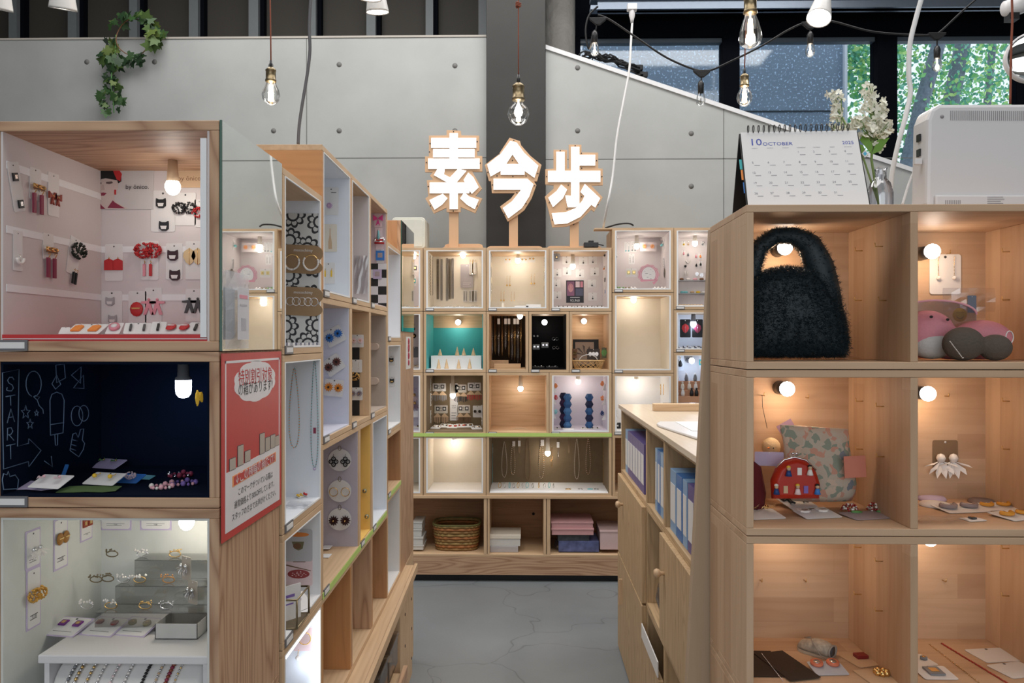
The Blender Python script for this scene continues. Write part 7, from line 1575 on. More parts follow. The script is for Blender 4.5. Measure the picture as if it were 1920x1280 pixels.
# b10 (seen at the edge)
g = 'long earrings in the box beyond the mirror'
for i, (px, y0, y1) in enumerate(((763, 486, 545), (768, 486, 550), (775, 486, 528))): chainobj('b10', 'back', px, y0, y1, 3, BRASS, 'fine long chain earring in the leftmost box, %s' % ORD[i], g, 2)
E('b10', 'back', 778, 503, 10, 14, 'square', DKGREY, 'dark-framed card in the leftmost box, upper', n=1, sz=9, group='cards in the leftmost box'); E('b10', 'back', 776, 527, 9, 18, 'square', TEAL, 'green and white card in the leftmost box, lower', n=1, sz=9, group='cards in the leftmost box'); E('b10', 'floor', 780, 570, 16, 12, 'hoop', BLACK, 'black hoops lying in the leftmost box', sz=9, lean=10, card=False)
E('b20', 'back', 776, 615, 8, 14, 'drop', BLACK, 'black round drop earrings, upper, beside the turquoise box', n=1, sz=14, card=False, off=.001); E('b20', 'back', 776, 630, 8, 12, 'disc', BLACK, 'black round drop earrings, lower, beside the turquoise box', n=1, sz=10, card=False, off=.001)
E('b20', .2, 777, 660, 14, 20, None, None, 'dark grey cup-shaped package beside the turquoise box', cm=DKGREY, cat='package', name='package'); E('b20', 'floor', 779, 685, 20, 16, 'hoop', AQUA, 'card with blue wire hoops beside the turquoise box', sz=12, lean=15)
for i, (px, py, mt) in enumerate(((772, 728, LAV), (777, 745, LPINK), (778, 760, flat('mauve lace', (.42, .30, .36), .8)))): E('b30', 'back', px, py, 14, 22, 'petal', mt, '%s lace petal earring in the lilac end box' % ('lavender', 'pale pink', 'mauve')[i], n=1, sz=20, card=False, off=.002)
E('b30', 'floor', 778, 802, 22, 16, 'stud', BLACK, 'white card with black studs in the lilac end box', sz=8, lean=10); E('b30', .2, 777, 776, 14, 12, None, None, 'small white box in the lilac end box', cat='package', name='package')
# b12
g = 'clear cards in the cream box'
for i, (x, y, kd) in enumerate(((905, 378, 'stud'), (1035, 378, 'stud'), (1095, 372, 'stud'))): px, py = z2(x, y); E('b12', 'back', px, py, 13, 9, kd, GOLD, 'wide white card with tiny gold studs in the top row of the cream box, %s' % ORD[i], sz=6, group=g, ear_y=.55, cm=WHITE, tilt=0)
for i, (x, y) in enumerate(((910, 545), (1105, 530), (862, 665), (945, 672), (985, 355))): px, py = z2(x, y); E('b12', 'back', px, py, 11, 22, 'longdrop', GOLD, 'fine gold drop earrings on a clear card in the cream box, %s' % ('centre', 'beside the right wall', 'lower left', 'lower middle', 'behind the bulb')[i], sz=20, cm=CREAM, group=g)
for i, (x, y, w_) in enumerate(((800, 350, 'left'), (795, 470, 'left'), (800, 600, 'left'), (1172, 390, 'right'), (1175, 500, 'right'), (1178, 620, 'right'))): px, py = z2(x, y); E('b12', w_, px, py, 6, 22, 'chain', SILVER, 'clear card of silver danglers in the cream box, %s on the %s wall' % (('top', 'middle', 'bottom')[i % 3], w_), sz=20, n=2, group=g, metal=SILVER)
C = cells['b12']; MB().box(C.x0, C.x1, C.d-.09, C.d, C.z0, C.z0+.05).obj('low_step', flat('cream step', (.76, .71, .62), .7), C.o)
for i, (x, w_, d, yy) in enumerate(((1015, 26, .05, 0), (1110, 28, .05, .0))): px, py = z2(x, 742); fbox('b12', px, py-1, w_, .05, .012+.008*i, 'white_case', 'small white jewellery box on the floor of the cream box, %s' % ('wider', 'taller')[i], WHITE, 'box', group='white jewellery boxes')
px, py = z2(865, 725); fbox('b12', px, 574, 4, .012, .03, 'perfume_bottle', 'tiny cream bottle on the floor of the cream box', CREAM, 'bottle')
# b13
g = 'white cards with one tiny dark pendant'
for i, (x, y) in enumerate(((1375, 375), (1508, 380), (1585, 375), (1300, 475), (1378, 462), (1482, 480), (1600, 465), (1292, 560), (1578, 560), (1300, 655), (1583, 665))):
    px, py = z2(x, y); E('b13', 'back', px, py, 16, 15, 'drop', DKGREY, 'white card with one dark pendant in the pale box, %s row, %s' % (('top', 'top', 'top', 'second', 'second', 'second', 'second', 'third', 'third', 'bottom', 'bottom')[i], ('first', 'middle', 'last', 'first', 'second', 'third', 'last', 'first', 'last', 'first', 'last')[i]), n=1, sz=7, ear_y=.3, group=g, metal=DKGREY)
for i, (x, y) in enumerate(((1660, 345), (1660, 440), (1665, 530), (1662, 625))): px, py = z2(x, y); E('b13', 'right', px, py, 9, 14, ('stud', 'drop', 'bow', 'leaf')[i], (BLACK, ORANGE, BLACK, BLUE)[i], 'card with %s earrings on the side wall of the pale box' % ('black stud', 'orange and black drop', 'black bow', 'blue leaf')[i], sz=7, group='side wall cards of the pale box')
px, py = z2(1295, 352); E('b13', .12, px, py, 13, 15, 'square', GREY, 'little white house-print tag at the top corner of the pale box', n=1, sz=6)
px, py = z2(1442, 625); C = cells['b13']; q, a, m = frame_at(C, .2, px, py, 0); t = thing('picture_card', 'black-framed picture card showing a pink ear with earrings', 'picture', q)
MB().box(-16.5*m, 16.5*m, -.002, 0, -21*m, 21*m).obj('card', flat('poster black', (.015, .013, .02), .4), t)
b = MB(); b.box(-15*m, -1*m, -.0026, -.002, -8*m, 19*m); b.m = 1; b.prism([((-8+5*cos(R(an)))*m, (7+8*sin(R(an)))*m) for an in range(0, 360, 24)], -.003, -.0026); b.m = 2; b.tube([((-8+3*cos(R(an)))*m, -.0032, (8+5*sin(R(an)))*m) for an in range(-40, 220, 24)], .0012, 4); b.m = 3; b.box(1*m, 9*m, -.0026, -.002, 8*m, 19*m); b.m = 4; b.box(10*m, 15*m, -.0026, -.002, 8*m, 19*m); b.m = 5; b.box(1*m, 15*m, -.0026, -.002, -8*m, 6*m)
b.obj('print', [flat('photo mauve', (.28, .12, .20), .5), flat('ear pink', (.70, .34, .36), .5), flat('ear fold', (.45, .16, .20), .5), LPINK, ROSE, flat('photo grey blue', (.10, .10, .16), .5)], t)
b = MB(); mtext(b, '¥3,960', 6.5*m, 0, -17*m, -.0026); b.box(-9*m, 9*m, -.0026, -.002, -11.5*m, -10.3*m); b.obj('lettering', WHITE, t)
for i, x in enumerate((1330, 1400, 1480, 1560, 1640)): px, py = z2(x, 738); E('b13', 'floor', px, py, 16, 16, 'stud', BLACK, 'white card with black studs on the floor of the pale box, %s' % ORD[i], sz=5, lean=10, group='floor cards of the pale box')
# b21 cones
C = cells['b21']; c0 = C.M.inverted() @ C.hit(*z2(300, 1225), 'floor', 0)[0]; 
MB().box(C.x0+.012, C.x1-.012, .10, .26, C.z0, C.z0+.075).obj('white_step', FOAM, C.o); MB().box(C.x0, C.x1, C.d-.0035, C.d-.0005, C.z0, C.z1-.075).obj('turquoise_back', TEAL, C.o)
CONEW2 = wood('turned pine', (.72, .52, .32), (.55, .36, .2), 'Z', ring=.5)
for i, (x, yb, h_, row) in enumerate(((363, 1122, 52, 1), (500, 1122, 72, 1), (553, 1122, 62, 1), (630, 1108, 62, 1), (352, 1228, 78, 0), (415, 1228, 80, 0), (512, 1216, 78, 0), (600, 1228, 82, 0))):
    px, py = z2(x, yb); q, a = C.hit(px, py, .17 if row else .06, 0); z = C.loc.z+C.z0+(.0755 if row else .0005); m = q.y/F
    t = thing('ring_cone', 'small wooden ring cone %s, %s of four' % (('in the front row of the turquoise box', 'on the white step of the turquoise box')[row], ORD[i % 4]), 'ring cone', (q.x, q.y, z), group='wooden ring cones')
    MB().lathe([(0, 0), (4.3*m, 0), (4.2*m, .002), (.6*m, h_/4.266*m*.96), (0, h_/4.266*m)], seg=16).obj('cone', CONEW2, t); MB().tube([(2.6*m*cos(an), 2.6*m*sin(an), h_/4.266*m*.42) for an in [j*pi/6 for j in range(12)]], .0009, 5, closed=True).obj('ring', GOLD, t)
for i, x in enumerate((375, 460, 530)): px, py = z2(x, 1232); E('b21', 'floor', px, 687, 12, 12, 'stud', SILVER, 'tiny silver stud card among the front wooden cones, %s' % ORD[i], sz=5, lean=10, group='stud cards among the cones')
# b22 long chains, b23 rings
g = 'long chains in the dark narrow box'
for i, (x, y1) in enumerate(((780, 1140), (805, 1130), (832, 1140), (860, 1140), (887, 1090), (914, 1160), (938, 1170), (960, 1178), (985, 1195), (1008, 1180))):
    px, p0 = z2(x, 815); _, p1 = z2(x, y1); chainobj('b22', 'back', px, p0, p1, 2.2, GOLD if i % 2 else SILVER, 'long fine %s chain in the dark narrow box, %s' % (('silver', 'gold')[i % 2], ORD[i]), g, 2, tagm=WHITE if i in (2, 4, 5, 7, 8) else None)
fbox('b22', z2(902, 1243)[0], 690, 50, .05, .027, 'wood_block', 'pale wooden block at the front of the dark narrow box', WB['X'], 'block'); fbox('b22', z2(836, 1205)[0], 684, 35, .05, .045, 'wood_block', 'taller orange-toned wooden block behind the pale one in the dark narrow box', WB['Y'], 'block')
for i, (x, y, c_, kd) in enumerate(((1128, 990, 0, 'stud'), (1285, 1005, 0, 'hoop'), (1132, 1067, 1, 'square'), (1202, 1053, 1, 'square'), (1288, 1075, 0, 'hoop'))):
    px, py = z2(x, y); E('b23', 'back', px, py, 13, 10, kd, GREY, ('silver stud pair, upper, on the black lining', 'silver crossed ring pair, upper, on the black lining', 'grey card on the black lining, lower one', 'grey card on the black lining, higher one', 'silver round hoop pair, lower, on the black lining')[i], sz=7, card=bool(c_), cm=flat('dim grey card', (.35, .35, .36), .6), metal=SILVER)
for i, x in enumerate((1150, 1260)): px, py = z2(x, 1222); E('b23', 'floor', px, 686, 22, 16, 'hoop', SILVER, 'card with silver bangles on the floor of the black-lined box, %s' % ('nearer the chains', 'nearer the picture')[i], sz=10, lean=8, cm=DKGREY, metal=SILVER)
# b24
C = cells['b24']; q, a, m = frame_at(C, .24, *z2(1530, 1040), 0); t = thing('framed_picture', 'framed sepia leaf picture leaning in the bare narrow box', 'picture', (q.x, q.y, C.loc.z+C.z0+.0005), (R(-5), 0, 0))
MB().box(-24*m, 24*m, -.006, 0, 0, 54*m).obj('frame', BLACK, t, bevel=.001); b = MB(); b.box(-20*m, 15*m, -.007, -.006, 6*m, 49*m); b.m = 1
for an in (20, 60, 100, 140, 175): b.prism([(-3*m, 25*m), ((-3+16*cos(R(an-14)))*m, (25+16*sin(R(an-14)))*m), ((-3+19*cos(R(an)))*m, (25+19*sin(R(an)))*m)], -.0075, -.007)
b.obj('print', [flat('sepia paper', (.40, .32, .26), .5), flat('sepia leaf', (.12, .09, .08), .5)], t)
px, py = z2(1590, 1125); E('b24', .12, px, py, 24, 20, 'leaf', SILVER, 'dark card with silver twig earrings in the bare narrow box', cm=flat('chocolate card', (.05, .035, .03), .5), sz=9, n=3, metal=SILVER)
px, py = z2(1440, 1120); E('b24', .12, px, py, 9, 18, 'flower', BRASS, 'narrow brown floral sleeve at the side of the framed picture', cm=BROWN, n=1, sz=9); px, py = z2(1675, 1115); E('b24', .12, px, py, 9, 20, 'leaf', GREEN, 'narrow green leafy sleeve at the side of the framed picture', cm=flat('sleeve olive', (.12, .12, .07), .5), n=1, sz=14)
WKR = flat('bamboo strip', (.62, .42, .20), .5, var=.3, scale=60)
def basket(ck, px, py, wpx, hpx, dep, label, mats, handle=None, y=.07, weave=0, z=None, big=False):
    C = cells[ck]; q, a = C.hit(px, py, y, 0); m = q.y/F; t = thing('basket', label, 'basket', (q.x, q.y+dep/2, C.loc.z+C.z0+.0008)); W_, H_, D_ = wpx*m/2, hpx*m, dep/2
    def rr2(s, z, n=44): return [(W_*s*abs(cos(u))**.6*(1 if cos(u) > 0 else -1), D_*s*abs(sin(u))**.6*(1 if sin(u) > 0 else -1), z) for u in [2*pi*k/n for k in range(n)]]
    b = MB()
    if weave:
        rows = weave; n = 44; b.slab([(x, y_) for x, y_, z_ in rr2(.86, 0)], 0, .003)
        for j in range(rows):
            z_ = H_*(j+.5)/rows; s = .86+.12*j/rows
            ring = rr2(s, z_); b.m = j % 3; b.tube([(x*(1+.02*(1 if (k+j) % 2 else -1)), y_*(1+.03*(1 if (k+j) % 2 else -1)), zz) for k, (x, y_, zz) in enumerate(ring)], H_/rows*.55, 4, closed=True)
        b.m = 0
        for k in range(0, n, 2): p0, p1 = rr2(.86, 0)[k], rr2(.98, H_)[k]; b.tube([p0, p1], .0024, 4)
        b.obj('woven_body', mats, t); MB().tube(rr2(1.0, H_), .006, 6, closed=True).obj('rim', MATS['green brown rim'], t)
    else:
        b.slab([(x, y_) for x, y_, z_ in rr2(.8, 0)], 0, .002); n = 24
        for k in range(n):
            for s_ in (-2, 2): p0, p1 = rr2(.82, .002, n)[k], rr2(1, H_, n)[(k+s_) % n]; b.tube([p0, p1], .0016, 4)
        b.obj('lattice_body', mats, t); MB().tube(rr2(1.0, H_), .0035, 6, closed=True).obj('rim', mats[0], t); MB().tube(rr2(.82, .003), .003, 6, closed=True).obj('base_rim', mats[0], t)
    if handle: MB().tube([(W_*.55*cos(u), -D_*.5, H_+.035*sin(u)) for u in [pi*k/12 for k in range(13)]], .0024, 6).obj('handle', handle, t)
    return t
flat('green brown rim', (.16, .15, .05), .6)
basket('b24', z2(1552, 1240)[0], 690, 62, 16, .09, 'small open-lattice bamboo basket with a white handle', [WKR], handle=WHITE, y=.05)
basket('base', z4(385, 440)[0], 1030, 90, 48, .22, 'brown woven basket with a greenish rim in the low compartment', [flat('cane brown', (.30, .17, .06), .6, var=.3), flat('cane rust', (.42, .17, .06), .6, var=.3), flat('cane tan', (.36, .24, .09), .6, var=.3)], y=.05, weave=9)
# b31 tassel cards
g = 'tassel earring cards on the dark board'
def newday(t, W_, H_, m): b = MB(); mtext(b, 'NEW\nDAY', H_*.30, 0, 0, -.0011); b.obj('lettering', BLACK, t)
for i, (x, y, w_, mt, lab) in enumerate(((365, 200, 25, GREY, 'grey tassel card, upper on the dark board'), (652, 195, 25, RED, 'red tassel card, upper on the dark board'), (380, 380, 25, TAN, 'tan tassel card, lower on the dark board'), (565, 378, 24, BROWN, 'brown tassel card, lower middle on the dark board'), (540, 210, 22, BLACK, 'dark tassel card beside the bulb'))):
    px, py = z3(x, y); E('b31', .25 if i < 2 else 'back', px, py, w_, 15, 'square', BLACK, 'white new day '+lab, sz=8, group=g, cm=WHITE if i < 2 else flat('cream tag', (.62, .58, .52), .6), ear_y=.55, metal=WHITE, extra=lambda t, W_, H_, m, mt=mt: (newday(t, W_, H_, m), [earm('tri', 20*m).obj('tassel', [TAN, mt], t, loc=(xx*W_, -.003, -H_*.45)) for xx in (-.26, .26)]))
px, py = z3(485, 320); E('b31', 'back', px, py, 15, 70, None, None, 'tall white printed strip behind the bulb on the dark board', extra=lambda t, W_, H_, m: (lambda b: (mtext(b, 'NEW\nDAY', .012, 0, -.03, -.0011), b.obj('lettering', DKGREY, t)))(MB()), lines=4)
px, py = z3(677, 398); E('b31', 'back', px, py, 17, 22, 'flower', BLACK, 'white card with two black flower studs on the dark board', sz=7)
for i, (x, y, mt) in enumerate(((345, 535, SILVER), (410, 525, BLACK), (475, 530, RED), (545, 525, RED), (600, 510, BLACK), (665, 540, SILVER))): px, py = z3(x, y); E('b31', 'floor', px, py, 20, 20, 'disc', mt, 'white packet with %s beads on the floor of the tassel card box, %s' % (('silver', 'black', 'red', 'red', 'black', 'silver')[i], ORD[i]), sz=7, lean=14, yaw=-20+8*i, group='packets on the floor of the tassel card box')
for i, y in enumerate((180, 300, 440)): px, py = z3(292, y); E('b31', 'left', px, py, 6, 24, 'chain', SILVER, 'silver dangling earrings on the side wall of the tassel card box, %s' % ('top', 'middle', 'bottom')[i], sz=24, group='side wall danglers', metal=SILVER)
for i, y in enumerate((390, 470)): px, py = z3(715, y); E('b31', 'right', px, py, 6, 20, 'chain', SILVER, 'silver dangling earrings by the flower stud card, %s' % ('higher', 'lower')[i], sz=20, group='side wall danglers', metal=SILVER)
# b33 towers and pompoms
C = cells['b33']
def tower(x, yt, yb, w_, mats, label, y, n):
    px, pt_ = z3(x, yt); _, pb = z3(x, yb); q, a = C.hit(px, pb, y, 0); m = q.y/F; H_ = (pb-pt_)*m; t = thing('zigzag_tower', label, 'ornament', (q.x, q.y, C.loc.z+C.z0+.0005), group='blue zigzag towers'); b = MB(); s_ = H_/n; w2 = w_/4.364*m/2
    for k in range(n):
        for (z0, r0, z1, r1) in ((0, .58, .5, 1), (.5, 1, 1, .58)): b.m = k % 2 if len(mats) > 1 else 0; b.lathe([(w2*r0, s_*(k+z0)), (w2*r1, s_*(k+z1))], seg=6)
    b.lathe([(0, H_), (w2*.58, H_)], seg=6); b.lathe([(w2*.58, 0), (0, 0)], seg=6); b.sm = [False]*len(b.sm); b.obj('folded_column', mats, t); return t
NB = flat('denim blue', (.03, .10, .25), .8); NB2 = flat('mid blue felt', (.06, .17, .36), .8); NK = flat('navy felt', (.012, .018, .06), .8)
tower(1380, 235, 520, 66, [NK, flat('plum felt', (.05, .02, .07), .8)], 'dark plum zigzag tower, rearmost', .20, 5); tw = tower(1415, 213, 500, 70, [NB2, NB], 'bright blue zigzag tower on a white round stand', .13, 5); tower(1592, 235, 518, 70, [NB, NK], 'navy and blue zigzag tower standing alone', .15, 5)
px, py = z3(1418, 520); q, a = C.hit(px, py, .13, 0); tag(MB().lathe([(.034, 0), (.034, .0), (.036, .008), (0, .008)], seg=24).obj('round_stand', WHITE, loc=(q.x, q.y-.045, C.loc.z+C.z0+.0006)), 'white round stand in front of the bright blue zigzag tower', 'stand')
for i, (x, y, mt, w_) in enumerate(((1320, 190, ORANGE, 'left'), (1318, 285, RED, 'left'), (1312, 402, AQUA, 'left'), (1670, 172, ORANGE, 'right'), (1690, 290, ORANGE, 'right'), (1685, 415, DBLUE, 'right'))):
    px, py = z3(x, y); E('b33', w_, px, py, 6, 24, 'pom', mt, 'hanging %s ball earring on the %s wall of the lilac tower box' % (('orange', 'red', 'aqua', 'orange, upper', 'orange and green, middle', 'dark blue')[i], w_), n=1, sz=10, group='ball earrings of the tower box', off=.010)
    C = cells['b33']; q, a, m = frame_at(C, w_, px, py+12, .0); MB().prism([(0, 0), (.022, -.0), (0, .04)], -.012, .012).obj('white_bracket', WHITE, C.o, loc=(C.M.inverted() @ q), rot=(0, 0, 0 if w_ == 'left' else pi))
for i, x in enumerate((1350, 1560, 1640)): px, py = z3(x, 540); E('b33', 'floor', px, py, 18, 14, 'stud', BLACK, 'white card with small dark beads on the floor of the tower box, %s' % ORD[i], sz=5, lean=4, group='floor cards of the tower box')
px, py = z3(1015, 535); E('b32', 'floor', px, py, 28, 10, None, None, 'faint pale paper scrap on the floor of the empty wooden box', lean=0, cm=flat('faded paper', (.60, .48, .36), .8), cat='paper', name='paper_scrap')
# b42 necklaces
g = 'bead necklaces on the wide dark board'
for i, (x, w_, y0, y1, mt, lab) in enumerate(((897, 58, 645, 935, CREAM, 'cream bead necklace, first on the wide dark board'), (968, 46, 650, 915, PEARL, 'pearl bead necklace with a tag, second on the wide dark board'), (1087, 60, 610, 960, BROWN, 'brown bead necklace, longest on the wide dark board'), (1200, 56, 640, 945, PEARL, 'pearly necklace just before the bulb on the wide dark board'), (1490, 52, 620, 950, CREAM, 'cream bead necklace past the bulb on the wide dark board'), (1583, 50, 620, 910, LPINK, 'pinkish double necklace, last on the wide dark board'))):
    px, p0 = z3(x, y0); necklace('b42', 'back', px, p0, w_/4.364, (y1-y0)/4.364, lab, mt, 1.8, GOLD if i % 2 else None, tagc=WHITE if i in (1, 3) else None, group=g, metal=GOLD)
for i, (x, y0, y1, mt) in enumerate(((1020, 610, 740, TAN), (1285, 690, 860, GOLD), (1337, 620, 790, SILVER), (1425, 610, 740, TAN))):
    px, p0 = z3(x, y0); chainobj('b42', 'back', px, p0, p0+(y1-y0)/4.364, 2.5, mt, 'short %s pendant chain among the bead necklaces, %s' % (('tan', 'gold', 'silver', 'bronze')[i], ORD[i]), g, 2, tagm=WHITE if i in (0, 2) else None)
px, p0 = z3(800, 700); chainobj('b42', 'left', px, p0-8, p0+72, 4, AQUA, 'aqua bead bunch on the side wall of the wide necklace box', g, 0, tagm=WHITE); px, p0 = z3(1708, 700); chainobj('b42', 'right', px, p0-10, p0+70, 4, GOLD, 'gold and silver bead bunch on the side wall of the wide necklace box', g, 0)
C = cells['b42']
for i, x in enumerate((860, 900, 940, 975, 1010, 1045, 1085, 1130, 1180, 1225, 1265, 1300, 1420, 1520, 1600, 1650)):
    px, py = z3(x, 1025 if i < 12 else 1035); q, a = C.hit(px, min(py, 918), 'floor', 0); m = q.y/F; r_ = (.016, .013)[i % 2]; up = i < 12
    b = MB(); b.tube([(r_*cos(an), (.0 if up else r_*.8*sin(an)), (r_+r_*sin(an)+.002 if up else .002)) for an in [j*pi/8 for j in range(16)]], .0019, 5, closed=True)
    tag(b.obj('bangle', (GOLD, SILVER, AQUA, STEEL)[i % 4], loc=q, rot=(0, 0, R(60+8*(i % 3)) if up else 0)), '%s bead bangle on the foam floor under the necklaces, %s in the row' % (('gold', 'silver', 'aqua', 'steel')[i % 4], ORD[i]), 'bangle', 'bangles under the bead necklaces')
# c4a / c5a
g = 'earrings in the pink oval sign box'
for i, (x, y, kd, mt, sz, lab, w_) in enumerate(((348, 290, 'longdrop', AQUA, 16, 'aqua and grey drop earrings, before the bulb', 'back'), (402, 285, 'longdrop', GREY, 16, 'dark pendant drop earrings beside the bulb', 'back'), (385, 390, 'chain', PEARL, 12, 'pale fringe earrings in the middle row', 'back'), (262, 210, 'stud', SILVER, 8, 'silver studs on the side wall, top', 'left'), (280, 280, 'chain', ORANGE, 16, 'orange bead chain on the side wall', 'left'), (272, 370, 'fan', SILVER, 12, 'silver fan earrings on the side wall', 'left'), (272, 480, 'chain', SILVER, 16, 'silver fringe earrings on the side wall, bottom', 'left'), (660, 260, 'drop', AQUA, 12, 'turquoise drops on the far side wall, top', 'right'), (665, 420, 'chain', SILVER, 18, 'silver danglers on the far side wall', 'right'), (668, 505, 'leaf', BRASS, 18, 'olive leaf earrings on the far side wall', 'right'))):
    px, py = z5(x, y); E('c4a', w_, px, py, 11 if w_ == 'back' else 6, 20, kd, mt, 'card with '+lab+' of the pink oval box', sz=sz, group=g, metal=SILVER, n=2, ear_y=.45)
px, py = z5(528, 285); E('c4a', .24, px, py, 30, 17, 'flower', flat('peach flower', (.85, .42, .20), .5), 'clear packet with two peach flower earrings', cm=flat('packet card', (.70, .62, .62), .5), sz=10); px, py = z5(382, 508); E('c4a', .2, px, py, 20, 16, 'square', flat('pale yellow', (.75, .70, .35), .5), 'white card with two pale yellow picture earrings', sz=8)
px, py = z5(530, 520); q, a, m = frame_at(cells['c4a'], .16, px, py, 0); t = thing('oval_sign', 'pink speech-bubble-shaped sign with a white centre and faint print', 'sign', (q.x, q.y, q.z))
out = [((19.5+.6*cos(11*R(an)))*m*cos(R(an)), (19+.6*cos(11*R(an)))*m*sin(R(an))-1*m) for an in range(-35, 226, 6)]
b = MB(); b.prism(out, -.003, 0); b.prism([(15*m, -12*m), (17.5*m, -11*m), (10*m, -20*m), (7*m, -15*m)], -.003, 0); b.obj('board', flat('sign pink', (.68, .32, .40), .5), t)
for k_, r_ in enumerate((18.2, 15.6)): MB().tube([(r_*m*cos(R(an)), -.004, r_*m*.97*sin(R(an))-1*m) for an in range(-32, 222, 8)], .0014, 5).obj('raised_outline', LPINK, t)
MB().prism([(13*m*cos(R(an)), 14*m*sin(R(an))-1*m) for an in range(-40, 226, 10)], -.006, -.0031).obj('centre', WHITE, t)
b = MB()
for x_, z_, w_ in ((-7, 5, 1.2), (4, 8, 1), (8, 5, 1), (-4, 1, 5), (3, -1, 4), (-2, -6, 3), (4, -9, 3)): b.box((x_-w_/2)*m, (x_+w_/2)*m, -.0064, -.006, (z_-.35)*m, (z_+.35)*m)
b.obj('print', INKG, t)
for i, (x, mt) in enumerate(((255, GREEN), (300, GREEN), (350, BRASS), (400, PEARL), (600, PEARL), (660, PEARL))): px, py = z5(x, 605); E('c4a', 'floor', px, 534, 13, 14, 'stud', mt, 'small floor card with %s studs in the pink oval box, %s' % (('green', 'pale green', 'bronze', 'pearl', 'cream', 'white')[i], ORD[i]), sz=7, lean=12, group='floor cards of the pink oval box')
g = 'pendants in the box beside the tall pine unit'
for i, (x, y, kd, mt) in enumerate(((830, 262, 'drop', YEL), (868, 262, 'drop', TAN), (990, 262, 'drop', GREY), (830, 340, 'tear', ROSE), (868, 350, 'tear', GREY), (935, 365, 'tear', ROSE), (973, 365, 'tear', ORANGE), (868, 415, 'fan', PEARL), (938, 440, 'tear', BLACK), (975, 432, 'tear', BLACK), (845, 465, 'stud', BLACK), (945, 520, 'leaf', SILVER), (985, 530, 'leaf', SILVER), (840, 510, 'tassel', PEARL), (860, 510, 'tassel', PEARL), (1000, 262, 'stud', SILVER))):
    px, py = z5(x, y); E('c5a', 'back', px, py, 7, 10, kd, mt, 'tiny %s pendant in the box beside the pine unit, %s' % (('yellow', 'tan', 'grey', 'rose', 'grey teardrop', 'pink', 'orange', 'pearl', 'black', 'black teardrop', 'black stud', 'silver leaf', 'silver twig', 'white tassel', 'cream tassel', 'silver')[i], ('top row', 'top row beside the bulb', 'top row far end', 'second row start', 'second row second', 'second row third', 'second row last', 'third row', 'third row past the middle', 'third row end', 'fourth row', 'fifth row', 'fifth row end', 'fifth row start', 'fifth row second', 'top row edge')[i]), n=1, sz=9, card=(i % 3 == 0), group=g, metal=SILVER)
C = cells['c5a']
for z in (.205, .125): MB().box(C.x0, C.x1, C.d-.06, C.d, C.loc.z*0+z-.02, z-.014).obj('glass_ledge', ACRY, C.o)
for i, (x, y, mt) in enumerate(((815, 592, BROWN), (870, 592, PEARL), (930, 585, PINK), (985, 592, BROWN), (820, 690, AQUA), (850, 690, AQUA), (905, 690, TAN), (955, 690, YEL), (1000, 692, PEARL))):
    px, py = z5(x, y); q, a, m = frame_at(cells['c5a'], .30, px, py, 0); b = MB(); b.ball((0, 0, 0), 2.6*m, 8, (1.7, 1, 1)); tag(b.obj('bead_charm', mt, loc=(q.x, q.y, C.loc.z+(.205 if y < 640 else .125)-.014+2.6*m)), '%s bead charm on the %s glass ledge' % (('brown', 'pearl', 'pink', 'dark brown', 'aqua', 'teal', 'tan', 'yellow', 'white')[i], ('upper', 'lower')[y > 640]), 'charm', 'bead charms on glass ledges')
for i, x in enumerate((810, 860, 915, 970)): px, py = z5(x, 785); E('c5a', 'floor', px, 572, 12, 14, 'hoop', BLACK if i < 2 else SILVER, 'small floor card with %s rings beside the pine unit, %s' % (('black', 'dark', 'silver', 'white')[i], ORD[i]), sz=8, lean=10, group='floor cards beside the pine unit')
for i, x in enumerate((845, 950)): px, py = z5(x, 985); E('c5b', .22, px, py, 20, 34, 'leaf', (RED, WINE)[i], 'black sleeve with a %s ornament in the short cold-lit box, %s the lamp' % (('red', 'wine red')[i], ('before', 'behind')[i]), cm=BLACK, sz=18, n=1, group='black sleeves', metal=SILVER, ear_y=.5)
for i, x in enumerate((800, 845, 890, 940, 985)): px, py = z5(x, 1130); E('c5b', 'floor', px, 648, 14, 16, 'bar', (SILVER, BLACK)[i % 2], '%s trinket card on the floor of the short cold-lit box, %s' % (('silver', 'black')[i % 2], ORD[i]), sz=9, lean=14, yaw=-20+10*i, group='trinkets in the cold-lit box')
MB().box(cells['c5b'].x0, cells['c5b'].x1, 0, .003, cells['c5b'].z0, cells['c5b'].z0+.008).obj('checkered_strip', CHK2, cells['c5b'].o)
